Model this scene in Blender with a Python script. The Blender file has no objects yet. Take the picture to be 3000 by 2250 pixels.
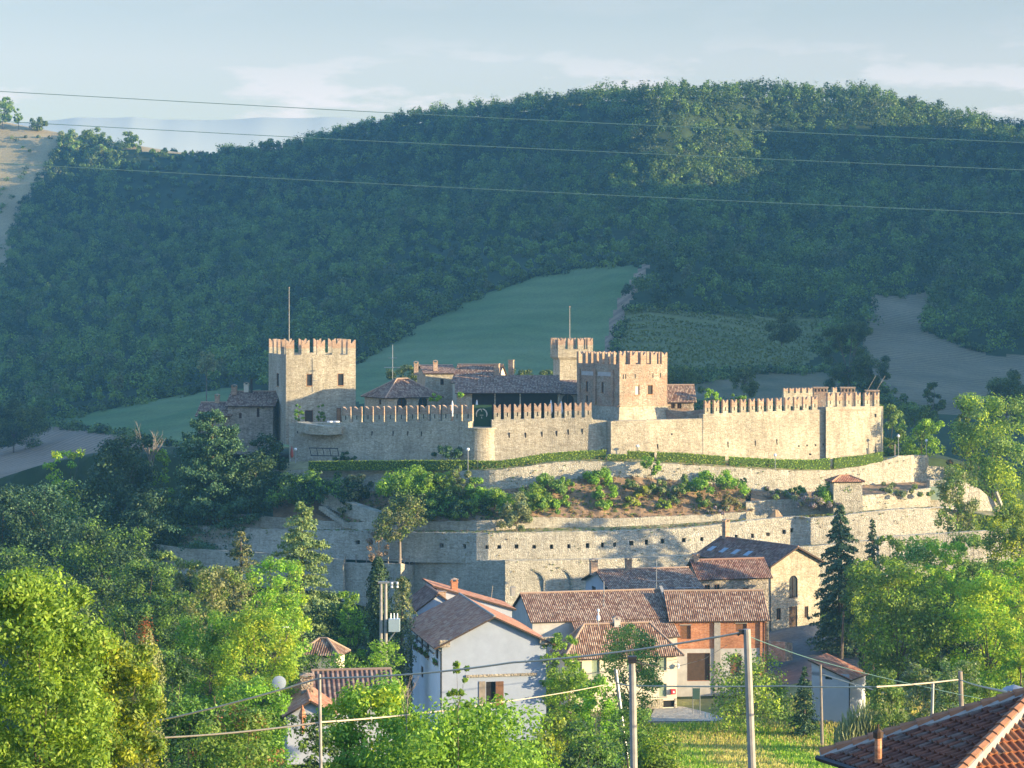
import bpy, math, random
import numpy as np
from mathutils import Vector, Matrix, noise

# ---------------------------------------------------------------- camera, sky, sun
F = 6800.0      # focal length in photo pixels (photo is 3000 wide)
HY = 900.0      # photo row of the horizon
CZ = 60.0       # eye height in world metres
SC = bpy.context.scene
COL = SC.collection

cam_d = bpy.data.cameras.new('camera')
cam = bpy.data.objects.new('camera', cam_d)
COL.objects.link(cam)
cam.location = (0, 0, CZ)
cam.rotation_euler = (math.radians(90), 0, 0)
cam_d.sensor_width = 36.0
cam_d.lens = F / 3000.0 * 36.0
cam_d.shift_y = -(1125.0 - HY) / 3000.0
cam_d.clip_start = 1.0
cam_d.clip_end = 60000.0
SC.camera = cam

SUN_AZ, SUN_EL = 74.0, 9.0          # degrees to the right of straight behind the camera / above the horizon
sa, se = math.radians(SUN_AZ), math.radians(SUN_EL)
SUN = Vector((math.sin(sa) * math.cos(se), -math.cos(sa) * math.cos(se), math.sin(se)))
sun_d = bpy.data.lights.new('sun', 'SUN')
sun_d.energy = 3.9
sun_d.angle = math.radians(0.5)
sun_d.color = (1.0, 0.79, 0.47)
sun_o = bpy.data.objects.new('sun', sun_d)
COL.objects.link(sun_o)
sun_o.rotation_euler = SUN.to_track_quat('Z', 'Y').to_euler()
sun_o.location = (200, -200, 300)

W = bpy.data.worlds.new('World')
SC.world = W
W.use_nodes = True
wn = W.node_tree
for n in list(wn.nodes):
    wn.nodes.remove(n)
wo = wn.nodes.new('ShaderNodeOutputWorld')
bg = wn.nodes.new('ShaderNodeBackground')
sky = wn.nodes.new('ShaderNodeTexSky')
sky.sky_type = 'NISHITA'
sky.sun_disc = False
sky.sun_elevation = se
sky.sun_rotation = math.atan2(SUN.x, SUN.y)
sky.air_density = 1.0
sky.dust_density = 0.6
sky.ozone_density = 2.0
bg.inputs[1].default_value = 0.15
# soft banks of evening cloud low over the horizon, laid out by direction
tc = wn.nodes.new('ShaderNodeTexCoord')
mp = wn.nodes.new('ShaderNodeMapping')
mp.inputs['Scale'].default_value = (14, 14, 60)
n1 = wn.nodes.new('ShaderNodeTexNoise')
n1.inputs['Scale'].default_value = 1.0
n1.inputs['Detail'].default_value = 7
n1.inputs['Roughness'].default_value = 0.58
r1 = wn.nodes.new('ShaderNodeValToRGB')
r1.color_ramp.elements[0].position = 0.47
r1.color_ramp.elements[0].color = (0, 0, 0, 1)
r1.color_ramp.elements[1].position = 0.60
r1.color_ramp.elements[1].color = (1, 1, 1, 1)
sx = wn.nodes.new('ShaderNodeSeparateXYZ')
r2 = wn.nodes.new('ShaderNodeValToRGB')      # cloud amount by elevation
el = r2.color_ramp.elements
el[0].position = 0.0; el[0].color = (0.35, 0.35, 0.35, 1)
el[1].position = 0.16; el[1].color = (0, 0, 0, 1)
for p_, v_ in ((0.055, 0.6), (0.085, 1.0), (0.105, 0.55), (0.118, 0.12)):
    e_ = el.new(p_); e_.color = (v_, v_, v_, 1)
mm = wn.nodes.new('ShaderNodeMath'); mm.operation = 'MULTIPLY'
# a thin even veil in the same band
r3 = wn.nodes.new('ShaderNodeValToRGB')
el = r3.color_ramp.elements
el[0].position = 0.04; el[0].color = (0.0, 0.0, 0.0, 1)
el[1].position = 0.125; el[1].color = (0.0, 0.0, 0.0, 1)
for p_, v_ in ((0.085, 0.25), (0.105, 0.3)):
    e_ = el.new(p_); e_.color = (v_, v_, v_, 1)
mx0 = wn.nodes.new('ShaderNodeMath'); mx0.operation = 'MAXIMUM'
mix = wn.nodes.new('ShaderNodeMixRGB')
mix.inputs[2].default_value = (1.86, 1.76, 1.74, 1)
wn.links.new(tc.outputs['Generated'], mp.inputs[0])
wn.links.new(mp.outputs[0], n1.inputs['Vector'])
wn.links.new(n1.outputs[0], r1.inputs[0])
wn.links.new(tc.outputs['Generated'], sx.inputs[0])
wn.links.new(sx.outputs[2], r2.inputs[0])
wn.links.new(sx.outputs[2], r3.inputs[0])
wn.links.new(r1.outputs[0], mm.inputs[0])
wn.links.new(r2.outputs[0], mm.inputs[1])
wn.links.new(mm.outputs[0], mx0.inputs[0])
wn.links.new(r3.outputs[0], mx0.inputs[1])
# the clear sky above the band is a deep evening blue
r4 = wn.nodes.new('ShaderNodeValToRGB')
r4.color_ramp.elements[0].position = .07; r4.color_ramp.elements[0].color = (.44, .41, .445, 1)
r4.color_ramp.elements[1].position = .42; r4.color_ramp.elements[1].color = (.97, 1.14, 1.38, 1)
e_ = r4.color_ramp.elements.new(.14); e_.color = (.63, .46, .42, 1)
wn.links.new(sx.outputs[2], r4.inputs[0])
tint = wn.nodes.new('ShaderNodeMixRGB'); tint.blend_type = 'MULTIPLY'; tint.inputs[0].default_value = 1
wn.links.new(sky.outputs[0], tint.inputs[1]); wn.links.new(r4.outputs[0], tint.inputs[2])
wn.links.new(tint.outputs[0], mix.inputs[1])
wn.links.new(mx0.outputs[0], mix.inputs[0])
wn.links.new(mix.outputs[0], bg.inputs[0])
wn.links.new(bg.outputs[0], wo.inputs[0])

SC.view_settings.view_transform = 'Standard'
SC.view_settings.look = 'None'
SC.view_settings.gamma = 1.0
SC.view_settings.exposure = 1.85
SC.view_settings.use_curve_mapping = False
SC.render.engine = 'CYCLES'
SC.cycles.max_bounces = 4
SC.cycles.diffuse_bounces = 2
SC.cycles.glossy_bounces = 1
SC.cycles.transmission_bounces = 3
SC.cycles.transparent_max_bounces = 6
SC.cycles.volume_bounces = 1
SC.cycles.use_denoising = True
SC.cycles.caustics_reflective = False
SC.cycles.caustics_refractive = False
# ---------------------------------------------------------------- helpers
def hillY(px, Y):
    """the whole castle hill swings back towards the right"""
    return Y + .010 * max(0.0, px - 1430.0) if 363 < Y < 441 else Y

def P(px, py, Y):
    """World point that lies Y metres away along the view axis on the photo ray (px, py)."""
    Y = hillY(px, Y)
    return Vector(((px - 1500.0) / F * Y, Y, CZ + (HY - py) / F * Y))

def lerp(a, b, t):
    return a + (b - a) * t

def interp(x, pts):
    """piecewise linear through (x, y) pairs"""
    return float(np.interp(x, [p[0] for p in pts], [p[1] for p in pts]))

class MB:
    """collects faces and links them as one mesh object"""
    def __init__(s):
        s.v, s.f, s.m, s.uv = [], [], [], []
    def face(s, pts, m=0, uv=None):
        i = len(s.v)
        s.v.extend([tuple(p) for p in pts])
        s.f.append(list(range(i, i + len(pts))))
        s.m.append(m)
        s.uv.append(uv)
    def box(s, x0, x1, y0, y1, z0, z1, m=0):
        a = [(x0, y0, z0), (x1, y0, z0), (x1, y1, z0), (x0, y1, z0), (x0, y0, z1), (x1, y0, z1), (x1, y1, z1), (x0, y1, z1)]
        for q in ((0, 3, 2, 1), (4, 5, 6, 7), (0, 1, 5, 4), (1, 2, 6, 5), (2, 3, 7, 6), (3, 0, 4, 7)):
            s.face([a[k] for k in q], m)
    def prism(s, poly, d, m=0):
        """poly: list of 3-D points (ccw seen from the front), extruded by vector d (backwards)"""
        d = Vector(d)
        a = [Vector(p) for p in poly]
        b = [p + d for p in a]
        s.face(a, m)
        s.face(b[::-1], m)
        n = len(a)
        for i in range(n):
            j = (i + 1) % n
            s.face([a[j], a[i], b[i], b[j]], m)
    def tube(s, pts, rads, n=6, m=0, cap=True):
        pts = [Vector(p) for p in pts]
        rings = []
        for i, p in enumerate(pts):
            d = (pts[min(i + 1, len(pts) - 1)] - pts[max(i - 1, 0)]).normalized()
            u = d.orthogonal().normalized() if abs(d.z) < .9 else Vector((1, 0, 0))
            u = (u - d * u.dot(d)).normalized()
            w = d.cross(u)
            r = rads[i] if hasattr(rads, '__len__') else rads
            rings.append([p + (u * math.cos(k / n * 2 * math.pi) + w * math.sin(k / n * 2 * math.pi)) * r for k in range(n)])
        for a, b in zip(rings, rings[1:]):
            for k in range(n):
                l = (k + 1) % n
                s.face([a[k], a[l], b[l], b[k]], m)
        if cap:
            s.face(rings[0][::-1], m)
            s.face(rings[-1], m)
    def lathe(s, c, prof, n=10, m=0):
        """prof: (radius, z) pairs around a vertical axis through c"""
        c = Vector(c)
        rings = [[c + Vector((r * math.cos(k / n * 2 * math.pi), r * math.sin(k / n * 2 * math.pi), z)) for k in range(n)] for r, z in prof]
        for a, b in zip(rings, rings[1:]):
            for k in range(n):
                l = (k + 1) % n
                s.face([a[k], a[l], b[l], b[k]], m)
        s.face(rings[0][::-1], m)
        s.face(rings[-1], m)
    def mesh(s, name, mats):
        me = bpy.data.meshes.new(name)
        me.from_pydata(s.v, [], s.f)
        for mt in (mats if isinstance(mats, (list, tuple)) else [mats]):
            me.materials.append(mt)
        me.polygons.foreach_set('material_index', s.m)
        if any(u is not None for u in s.uv):
            ul = me.uv_layers.new(name='UVMap')
            k = 0
            for f, u in zip(s.f, s.uv):
                for i in range(len(f)):
                    ul.data[k].uv = u[i] if u is not None else (0, 0)
                    k += 1
        me.update()
        return me
    def build(s, name, mats, parent=None):
        return link(name, s.mesh(name, mats), parent)

def link(name, data, parent=None, loc=None):
    o = bpy.data.objects.new(name, data)
    COL.objects.link(o)
    if parent is not None:
        o.parent = parent
    if loc is not None:
        o.location = loc
    return o

def tag(o, label, cat, group=None):
    o['label'] = label
    o['category'] = cat
    if group:
        o['group'] = group
    return o

def thing(name, label, cat, loc=(0, 0, 0), rz=0.0, group=None):
    o = bpy.data.objects.new(name, None)
    o.empty_display_size = 0.5
    COL.objects.link(o)
    o.location = loc
    o.rotation_euler = (0, 0, rz)
    return tag(o, label, cat, group)

def struct(name, data):
    o = link(name, data)
    o['kind'] = 'structure'
    return o

def quads_mesh(name, verts, mat, nper=4, matidx=None):
    """verts: (N, nper, 3) array -> mesh of N separate faces"""
    n = verts.shape[0]
    me = bpy.data.meshes.new(name)
    me.vertices.add(n * nper)
    me.vertices.foreach_set('co', verts.reshape(-1).astype(np.float32))
    me.loops.add(n * nper)
    me.loops.foreach_set('vertex_index', np.arange(n * nper, dtype=np.int32))
    me.polygons.add(n)
    me.polygons.foreach_set('loop_start', np.arange(0, n * nper, nper, dtype=np.int32))
    me.polygons.foreach_set('loop_total', np.full(n, nper, dtype=np.int32))
    for mt in (mat if isinstance(mat, (list, tuple)) else [mat]):
        me.materials.append(mt)
    if matidx is not None:
        me.polygons.foreach_set('material_index', matidx.astype(np.int32))
    me.update(calc_edges=True)
    return me

# ---------------------------------------------------------------- materials
class NT:
    def __init__(s, name):
        s.mat = bpy.data.materials.new(name)
        s.mat.use_nodes = True
        s.nt = s.mat.node_tree
        s.b = s.nt.nodes['Principled BSDF']
        s.b.inputs['Roughness'].default_value = 0.85
        s.b.inputs['Specular IOR Level'].default_value = 0.2
    def n(s, t, **kw):
        nd = s.nt.nodes.new(t)
        for k, v in kw.items():
            if k in nd.inputs:
                nd.inputs[k].default_value = v
            else:
                setattr(nd, k, v)
        return nd
    def l(s, a, b):
        s.nt.links.new(a, b)
    def ramp(s, src, stops, interp='LINEAR'):
        r = s.n('ShaderNodeValToRGB')
        r.color_ramp.interpolation = interp
        e = r.color_ramp.elements
        while len(e) < len(stops):
            e.new(0.5)
        for k, (p, c) in enumerate(stops):
            e[k].position = p
            e[k].color = tuple(c) + (1,)
        s.l(src, r.inputs[0])
        return r.outputs[0]
    def mixc(s, fac, a, b, mode='MIX'):
        m = s.n('ShaderNodeMixRGB', blend_type=mode)
        for i, x in ((0, fac), (1, a), (2, b)):
            if hasattr(x, 'is_linked'):
                s.l(x, m.inputs[i])
            elif i == 0:
                m.inputs[0].default_value = x
            else:
                m.inputs[i].default_value = tuple(x) + (1,)
        return m.outputs[0]
    def bump(s, h, strength=0.5, dist=0.1):
        b = s.n('ShaderNodeBump')
        b.inputs['Strength'].default_value = strength
        b.inputs['Distance'].default_value = dist
        s.l(h, b.inputs['Height'])
        s.l(b.outputs[0], s.b.inputs['Normal'])

def pos(t):
    return t.n('ShaderNodeNewGeometry').outputs['Position']

def m_plain(name, c, rough=0.8, var=0.15, scale=1.5, metal=0.0, bump=0.0):
    t = NT(name)
    nz = t.n('ShaderNodeTexNoise', Scale=scale, Detail=5.0, Roughness=0.6)
    t.l(pos(t), nz.inputs['Vector'])
    lo = [x * (1 - var) for x in c]; hi = [min(1, x * (1 + var)) for x in c]
    t.l(t.ramp(nz.outputs[0], [(0.3, lo), (0.7, hi)]), t.b.inputs['Base Color'])
    t.b.inputs['Roughness'].default_value = rough
    t.b.inputs['Metallic'].default_value = metal
    if bump:
        t.bump(nz.outputs[0], bump, 0.1)
    return t.mat

def m_stone(name, stops, mortar, scale=2.6, bump=0.9, dist=0.16, stretch=(1, 1, 1.8), stain=0.35, edge=0.07, brick_streak=None):
    """coursed rubble: cells with mortar, patchy weathering"""
    t = NT(name)
    p = pos(t)
    mp = t.n('ShaderNodeMapping')
    mp.inputs['Scale'].default_value = stretch
    t.l(p, mp.inputs[0])
    wz = t.n('ShaderNodeTexNoise', Scale=1.4, Detail=2.0)
    t.l(p, wz.inputs['Vector'])
    ad = t.n('ShaderNodeVectorMath', operation='MULTIPLY_ADD')
    t.l(wz.outputs['Color'], ad.inputs[0]); ad.inputs[1].default_value = (.25, .25, .25); t.l(mp.outputs[0], ad.inputs[2])
    vo = t.n('ShaderNodeTexVoronoi', Scale=scale); t.l(ad.outputs[0], vo.inputs['Vector'])
    ve = t.n('ShaderNodeTexVoronoi', Scale=scale, feature='DISTANCE_TO_EDGE'); t.l(ad.outputs[0], ve.inputs['Vector'])
    sep = t.n('ShaderNodeSeparateColor'); t.l(vo.outputs['Color'], sep.inputs[0])
    c = t.ramp(sep.outputs[0], stops)
    big = t.n('ShaderNodeTexNoise', Scale=0.16, Detail=5.0, Roughness=0.65); t.l(p, big.inputs['Vector'])
    st = t.ramp(big.outputs[0], [(0.35, (1 - stain,) * 3), (0.65, (1.12,) * 3)])
    c = t.mixc(1.0, c, st, 'MULTIPLY')
    mph = t.n('ShaderNodeMapping'); mph.inputs['Scale'].default_value = (.5, .5, 4.5); t.l(p, mph.inputs[0])
    hn = t.n('ShaderNodeTexNoise', Scale=1.0, Detail=3.0, Roughness=.6); t.l(mph.outputs[0], hn.inputs['Vector'])
    c = t.mixc(1.0, c, t.ramp(hn.outputs[0], [(.36, (.84,) * 3), (.52, (1.04,) * 3)]), 'MULTIPLY')
    mps = t.n('ShaderNodeMapping'); mps.inputs['Scale'].default_value = (1.3, 1.3, .16); t.l(p, mps.inputs[0])
    sn = t.n('ShaderNodeTexNoise', Scale=1.0, Detail=6.0, Roughness=.7); t.l(mps.outputs[0], sn.inputs['Vector'])
    c = t.mixc(1.0, c, t.ramp(sn.outputs[0], [(.36, (.80, .79, .77)), (.56, (1.05,) * 3)]), 'MULTIPLY')
    if brick_streak:
        bn = t.n('ShaderNodeTexNoise', Scale=0.5, Detail=4.0); t.l(p, bn.inputs['Vector'])
        bf = t.ramp(bn.outputs[0], [(0.48, (0, 0, 0)), (0.6, (1, 1, 1))])
        c = t.mixc(bf, c, t.mixc(1.0, brick_streak, t.ramp(sep.outputs[1], [(0, (.7,) * 3), (1, (1.2,) * 3)]), 'MULTIPLY'))
    mk = t.ramp(ve.outputs['Distance'], [(0.0, (1, 1, 1)), (edge, (0, 0, 0))])
    c = t.mixc(mk, c, mortar)
    t.l(c, t.b.inputs['Base Color'])
    hh = t.ramp(ve.outputs['Distance'], [(0.0, (0, 0, 0)), (0.25, (1, 1, 1))])
    fn = t.n('ShaderNodeMath', operation='MULTIPLY_ADD'); t.l(sep.outputs[2], fn.inputs[0]); fn.inputs[1].default_value = 0.8; t.l(hh, fn.inputs[2])
    t.bump(fn.outputs[0], bump, dist)
    t.b.inputs['Roughness'].default_value = 0.95
    return t.mat

def m_tile(name, stops, pitch=0.22, course=0.42, bump=1.0, dist=0.08, groove=0.35, lichen=(0.30, 0.26, 0.2), lich=0.35):
    """rows of half-round roof tiles; UV in metres: u along the eave, v up the slope"""
    t = NT(name)
    uv = t.n('ShaderNodeUVMap')
    sp = t.n('ShaderNodeSeparateXYZ'); t.l(uv.outputs[0], sp.inputs[0])
    def mth(op, a, b=None):
        m = t.n('ShaderNodeMath', operation=op)
        for i, x in ((0, a), (1, b)):
            if x is None: continue
            if hasattr(x, 'is_linked'): t.l(x, m.inputs[i])
            else: m.inputs[i].default_value = x
        return m.outputs[0]
    u = mth('DIVIDE', sp.outputs[0], pitch); v = mth('DIVIDE', sp.outputs[1], course)
    fu = mth('FLOOR', u)
    off = t.n('ShaderNodeTexWhiteNoise', noise_dimensions='1D'); t.l(fu, off.inputs['W'])
    v2 = mth('ADD', v, mth('MULTIPLY', off.outputs['Value'], 0.5))
    cv = t.n('ShaderNodeCombineXYZ'); t.l(fu, cv.inputs[0]); t.l(mth('FLOOR', v2), cv.inputs[1])
    wn_ = t.n('ShaderNodeTexWhiteNoise', noise_dimensions='2D'); t.l(cv.outputs[0], wn_.inputs['Vector'])
    c = t.ramp(wn_.outputs['Value'], stops)
    nz = t.n('ShaderNodeTexNoise', Scale=0.7, Detail=5.0, Roughness=0.7); t.l(pos(t), nz.inputs['Vector'])
    c = t.mixc(t.ramp(nz.outputs[0], [(0.45, (0, 0, 0)), (0.7, (lich,) * 3)]), c, lichen)
    w = mth('SINE', mth('MULTIPLY', u, 2 * math.pi))
    h = mth('MULTIPLY_ADD', w, 0.5); 
    hn = h.node; hn.inputs[2].default_value = 0.5
    gm = t.ramp(h, [(0.0, (groove,) * 3), (0.45, (1, 1, 1))])
    c = t.mixc(1.0, c, gm, 'MULTIPLY')
    t.l(c, t.b.inputs['Base Color'])
    sv = mth('FRACT', v2)
    hh = mth('ADD', h, mth('MULTIPLY', sv, -0.35))
    t.bump(hh, bump, dist)
    t.b.inputs['Roughness'].default_value = 0.9
    return t.mat

def m_leaf(name, stops, trans=0.35, rough=0.55, tint=None):
    """leaves: every leaf its own shade, some light passing through"""
    t = NT(name)
    g = t.n('ShaderNodeNewGeometry')
    c = t.ramp(g.outputs['Random Per Island'], stops)
    oi = t.n('ShaderNodeObjectInfo')
    hv = t.n('ShaderNodeHueSaturation')
    mr = t.n('ShaderNodeMapRange'); t.l(oi.outputs['Random'], mr.inputs[0]); mr.inputs[3].default_value = 0.485; mr.inputs[4].default_value = 0.512
    mv = t.n('ShaderNodeMapRange'); t.l(oi.outputs['Random'], mv.inputs[0]); mv.inputs[3].default_value = 0.85; mv.inputs[4].default_value = 1.15
    t.l(mr.outputs[0], hv.inputs['Hue']); t.l(mv.outputs[0], hv.inputs['Value']); t.l(c, hv.inputs['Color'])
    c = hv.outputs[0]
    t.l(c, t.b.inputs['Base Color'])
    t.b.inputs['Roughness'].default_value = rough
    t.b.inputs['Specular IOR Level'].default_value = 0.25
    tr = t.n('ShaderNodeBsdfTranslucent')
    t.l(t.mixc(1.0, c, (1.25, 1.2, 0.6), 'MULTIPLY'), tr.inputs[0])
    mx = t.n('ShaderNodeMixShader'); mx.inputs[0].default_value = trans
    out = t.nt.nodes['Material Output']
    t.l(t.b.outputs[0], mx.inputs[1]); t.l(tr.outputs[0], mx.inputs[2]); t.l(mx.outputs[0], out.inputs[0])
    return t.mat

M = {}
M['stone'] = m_stone('castle stone', [(0, (.35, .295, .205)), (.3, (.43, .37, .265)), (.7, (.49, .43, .315)), (1, (.57, .51, .385))], (.37, .33, .25), scale=3.2, bump=.6, dist=.08, stain=.28)
M['stone_wall'] = m_stone('terrace stone', [(0, (.38, .34, .26)), (.4, (.46, .42, .325)), (1, (.56, .52, .42))], (.38, .34, .26), scale=3.0, bump=.8, dist=.10, stain=.2)
M['brickstone'] = m_stone('brick and stone', [(0, (.30, .22, .15)), (.5, (.42, .33, .24)), (1, (.50, .42, .32))], (.36, .30, .22), scale=2.8, bump=.5, brick_streak=(.38, .24, .16))
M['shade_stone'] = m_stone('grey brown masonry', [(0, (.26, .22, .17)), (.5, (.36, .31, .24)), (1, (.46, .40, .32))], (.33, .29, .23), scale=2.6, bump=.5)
M['brick'] = m_stone('weathered brick', [(0, (.33, .20, .13)), (.5, (.42, .28, .19)), (1, (.51, .38, .27))], (.38, .30, .22), scale=4.0, bump=.4, dist=.05, stretch=(1, 1, 3), stain=.2)
M['brick_orange'] = m_stone('orange brick', [(0, (.32, .13, .07)), (.5, (.41, .18, .095)), (1, (.48, .24, .14))], (.44, .21, .11), scale=3.5, bump=.25, dist=.03, stretch=(1, 1, 3), stain=.15)
M['tile_old'] = m_tile('old roof tiles', [(0, (.14, .070, .048)), (.5, (.27, .155, .105)), (1, (.43, .31, .225))], pitch=.26)
M['tile_dark'] = m_tile('dark roof tiles', [(0, (.13, .058, .042)), (.5, (.23, .11, .08)), (1, (.34, .21, .16))], pitch=.26)
M['tile_flat'] = m_tile('pink flat tiles', [(0, (.33, .13, .075)), (.5, (.44, .195, .11)), (1, (.54, .30, .185))], pitch=.3, course=.4, bump=.5, dist=.03, groove=.8, lichen=(.24, .19, .15), lich=.25)
M['tile_red'] = m_tile('red roof tiles', [(0, (.28, .10, .05)), (.5, (.42, .17, .09)), (1, (.55, .28, .16))], pitch=.3, groove=.5)
M['plaster'] = m_plain('white plaster', (.40, .42, .46), .9, .06, .8)
M['gable_shade_plaster'] = m_plain('shade-toned gable plaster', (.30, .34, .415), .95, .07, .9)  # dimness of the gable in grazing sun is put into this darker tone
M['white_plaster'] = m_plain('pale blue white plaster', (.76, .80, .86), .9, .05, .9)
M['cream'] = m_plain('cream plaster', (.66, .59, .45), .9, .05, .8)
M['grey_plaster'] = m_plain('grey plaster', (.42, .40, .37), .9, .15, 1.0)
M['concrete'] = m_plain('concrete', (.31, .29, .26), .9, .18, 3.0)
M['dark'] = m_plain('dark opening', (.018, .015, .014), .6, .2)
M['glass'] = m_plain('window glass', (.03, .035, .04), .15, .2)
M['wood'] = m_plain('brown wood', (.17, .085, .045), .7, .25, 3.0)
M['wood_dark'] = m_plain('dark eave timber', (.07, .045, .03), .8, .2, 3.0)
M['wood_orange'] = m_plain('orange wood', (.36, .19, .09), .7, .2, 3.0)
M['wood_grey'] = m_plain('weathered pole wood', (.25, .21, .17), .9, .25, 2.0)
M['shutter'] = m_plain('green shutters', (.26, .32, .22), .7, .08, 2.0)
M['metal'] = m_plain('grey metal', (.33, .34, .35), .45, .1, 2.0, .6)
M['metal_dark'] = m_plain('dark metal', (.05, .05, .05), .5, .1, 2.0, .4)
M['white'] = m_plain('white paint', (.78, .78, .76), .6, .03)
M['cloth'] = m_plain('white cloth', (.72, .73, .74), .9, .05)
M['cloth_red'] = m_plain('red cloth', (.36, .09, .06), .9, .05)
M['red'] = m_plain('red box paint', (.60, .03, .05), .5, .03)
M['box_blue'] = m_plain('transformer paint', (.30, .38, .42), .5, .05)
M['dish'] = m_plain('dish grey', (.36, .41, .46), .5, .05)
M['skylight'] = m_plain('roof light glass', (.22, .28, .33), .3, .05)
M['tile_big'] = m_tile('large dark tiles', [(0, (.10, .06, .06)), (.5, (.17, .10, .09)), (1, (.27, .20, .17))], pitch=.42, course=.5, groove=.25)
M['cable'] = m_plain('pale cable', (.50, .42, .31), .7, .1, 4.0)
M['wire'] = m_plain('thin wire', (.10, .19, .19), .5, .05)
M['bark'] = m_plain('bark', (.12, .095, .07), .95, .35, 4.0, bump=.6)
M['bark_pale'] = m_plain('pale bark', (.28, .23, .18), .95, .3, 4.0)
# ---------------------------------------------------------------- the land
NEAR = [(0, -8), (60, -20), (100, -27), (150, -36), (200, -40.3), (240, -46), (275, -49), (300, -49.2), (330, -47.5), (366, -48.5), (420, -48), (480, -46)]
FPX = [-2500, -600, 0, 150, 300, 600, 800, 900, 1000, 1200, 1500, 1700, 1800, 2000, 2250, 2400, 2560, 2700, 2800, 3000, 3600, 5500]
FROWS = {
    480: [(0, 1552), (3000, 1552)],
    560: [(0, 1455), (600, 1430), (1500, 1400), (2100, 1370), (3000, 1370)],
    620: [(-600, 1430), (0, 1400), (300, 1370), (600, 1300), (900, 1260), (1200, 1240), (1500, 1230), (2100, 1215), (3000, 1235)],
    700: [(-600, 1330), (0, 1300), (300, 1225), (600, 1165), (900, 1140), (1200, 1115), (1500, 1090), (2100, 1090), (2400, 1100), (2700, 1120), (3000, 1130), (3600, 1100)],
    780: [(-600, 1200), (0, 1190), (300, 1110), (600, 1075), (900, 1040), (1200, 980), (1500, 940), (1800, 945), (2100, 980), (2700, 990), (3000, 1000)],
    860: [(-600, 1050), (0, 1060), (300, 1000), (600, 960), (900, 900), (1200, 840), (1500, 800), (1800, 785), (2100, 830), (2400, 840), (2700, 850), (3000, 860)],
    940: [(-600, 900), (0, 920), (300, 890), (600, 860), (900, 800), (1200, 740), (1500, 715), (1800, 710), (2100, 735), (2700, 750), (3000, 755)],
    1020: [(-600, 770), (0, 790), (300, 790), (600, 760), (900, 710), (1200, 650), (1500, 625), (1800, 620), (2100, 630), (2700, 650), (3000, 660)],
    1090: [(-600, 620), (0, 640), (300, 650), (600, 630), (900, 590), (1200, 530), (1500, 505), (1800, 500), (2100, 505), (2400, 510), (2700, 540), (3000, 570)],
    1150: [(-600, 330), (0, 359), (180, 397), (300, 415), (600, 459), (800, 470), (900, 437), (1000, 404), (1200, 366), (1500, 332), (1700, 304), (2000, 286), (2250, 289), (2560, 303), (2800, 366), (3000, 404), (3600, 480)],
    1230: [(-600, 400), (0, 470), (800, 600), (1500, 450), (2250, 400), (3000, 520), (3600, 600)],
    1500: [(-600, 1000), (3600, 1000)],
}
FY = sorted(FROWS)
FTAB = np.array([[HY - interp(p, FROWS[y]) for p in FPX] for y in FY])
# the slope swings round: its left half lies farther back than its right half
FK = [(0, 1.35), (800, 1.25), (1400, 1.09), (1700, .955), (1790, .87), (1900, .82), (2000, .825), (2120, .865), (2260, .915), (2500, .93), (3000, .99)]

def far_z(px, Yw):
    Y = 620 + (Yw - 620) / interp(px, FK) if Yw > 620 else Yw
    col = [np.interp(px, FPX, r) for r in FTAB]
    # Catmull-Rom along Y
    k = min(max(int(np.searchsorted(FY, Y)) - 1, 0), len(FY) - 2)
    y0, y1 = FY[k], FY[k + 1]
    t = min(max((Y - y0) / (y1 - y0), 0), 1)
    p1, p2 = col[k], col[k + 1]
    s1 = (col[k + 1] - col[k - 1]) / (FY[k + 1] - FY[k - 1]) if k > 0 else (p2 - p1) / (y1 - y0)
    s2 = (col[k + 2] - col[k]) / (FY[k + 2] - FY[k]) if k + 2 < len(FY) else (p2 - p1) / (y1 - y0)
    h = y1 - y0
    t2, t3 = t * t, t * t * t
    return ((2 * t3 - 3 * t2 + 1) * p1 + (t3 - 2 * t2 + t) * h * s1 + (-2 * t3 + 3 * t2) * p2 + (t3 - t2) * h * s2) * Yw / F

def sstep(a, b, x):
    t = min(max((x - a) / (b - a), 0), 1)
    return t * t * (3 - 2 * t)

# front line of the castle rock in plan (x, y)
FRONT = [(-140, 470), (-75, 428), (-39.4, 412), (-7, 393), (3, 392), (16, 393.5), (33, 399), (66, 412), (78, 418), (120, 455)]

def ter(x, y):
    """ground height (relative to the eye)"""
    px = 1500 + x / max(y, 1) * F
    if y >= 480:
        z = far_z(px, y)
    else:
        z = interp(y, NEAR)
        z += 2.3 * sstep(2150, 2400, px) * sstep(255, 290, y) * (1 - sstep(330, 350, y))
        z += 9.0 * sstep(60, 130, -x) * sstep(250, 330, y) * (1 - sstep(380, 470, y))
    yb = interp(x, FRONT)
    m = sstep(yb + 3, yb + 9, y) * (1 - sstep(455, 540, y)) * sstep(-150, -70, x) * (1 - sstep(72, 140, x))
    z = lerp(z, max(z, -27.5), m)
    z += 0.35 * noise.noise(Vector((x * .05, y * .05, 0))) * (1 if y < 480 else 3)
    return z

def G(x, y):
    return ter(x, y) + CZ

def inpoly(x, y, poly):
    c = False
    j = len(poly) - 1
    for i in range(len(poly)):
        xi, yi = poly[i]; xj, yj = poly[j]
        if (yi > y) != (yj > y) and x < (xj - xi) * (y - yi) / (yj - yi) + xi:
            c = not c
        j = i
    return c

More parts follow.
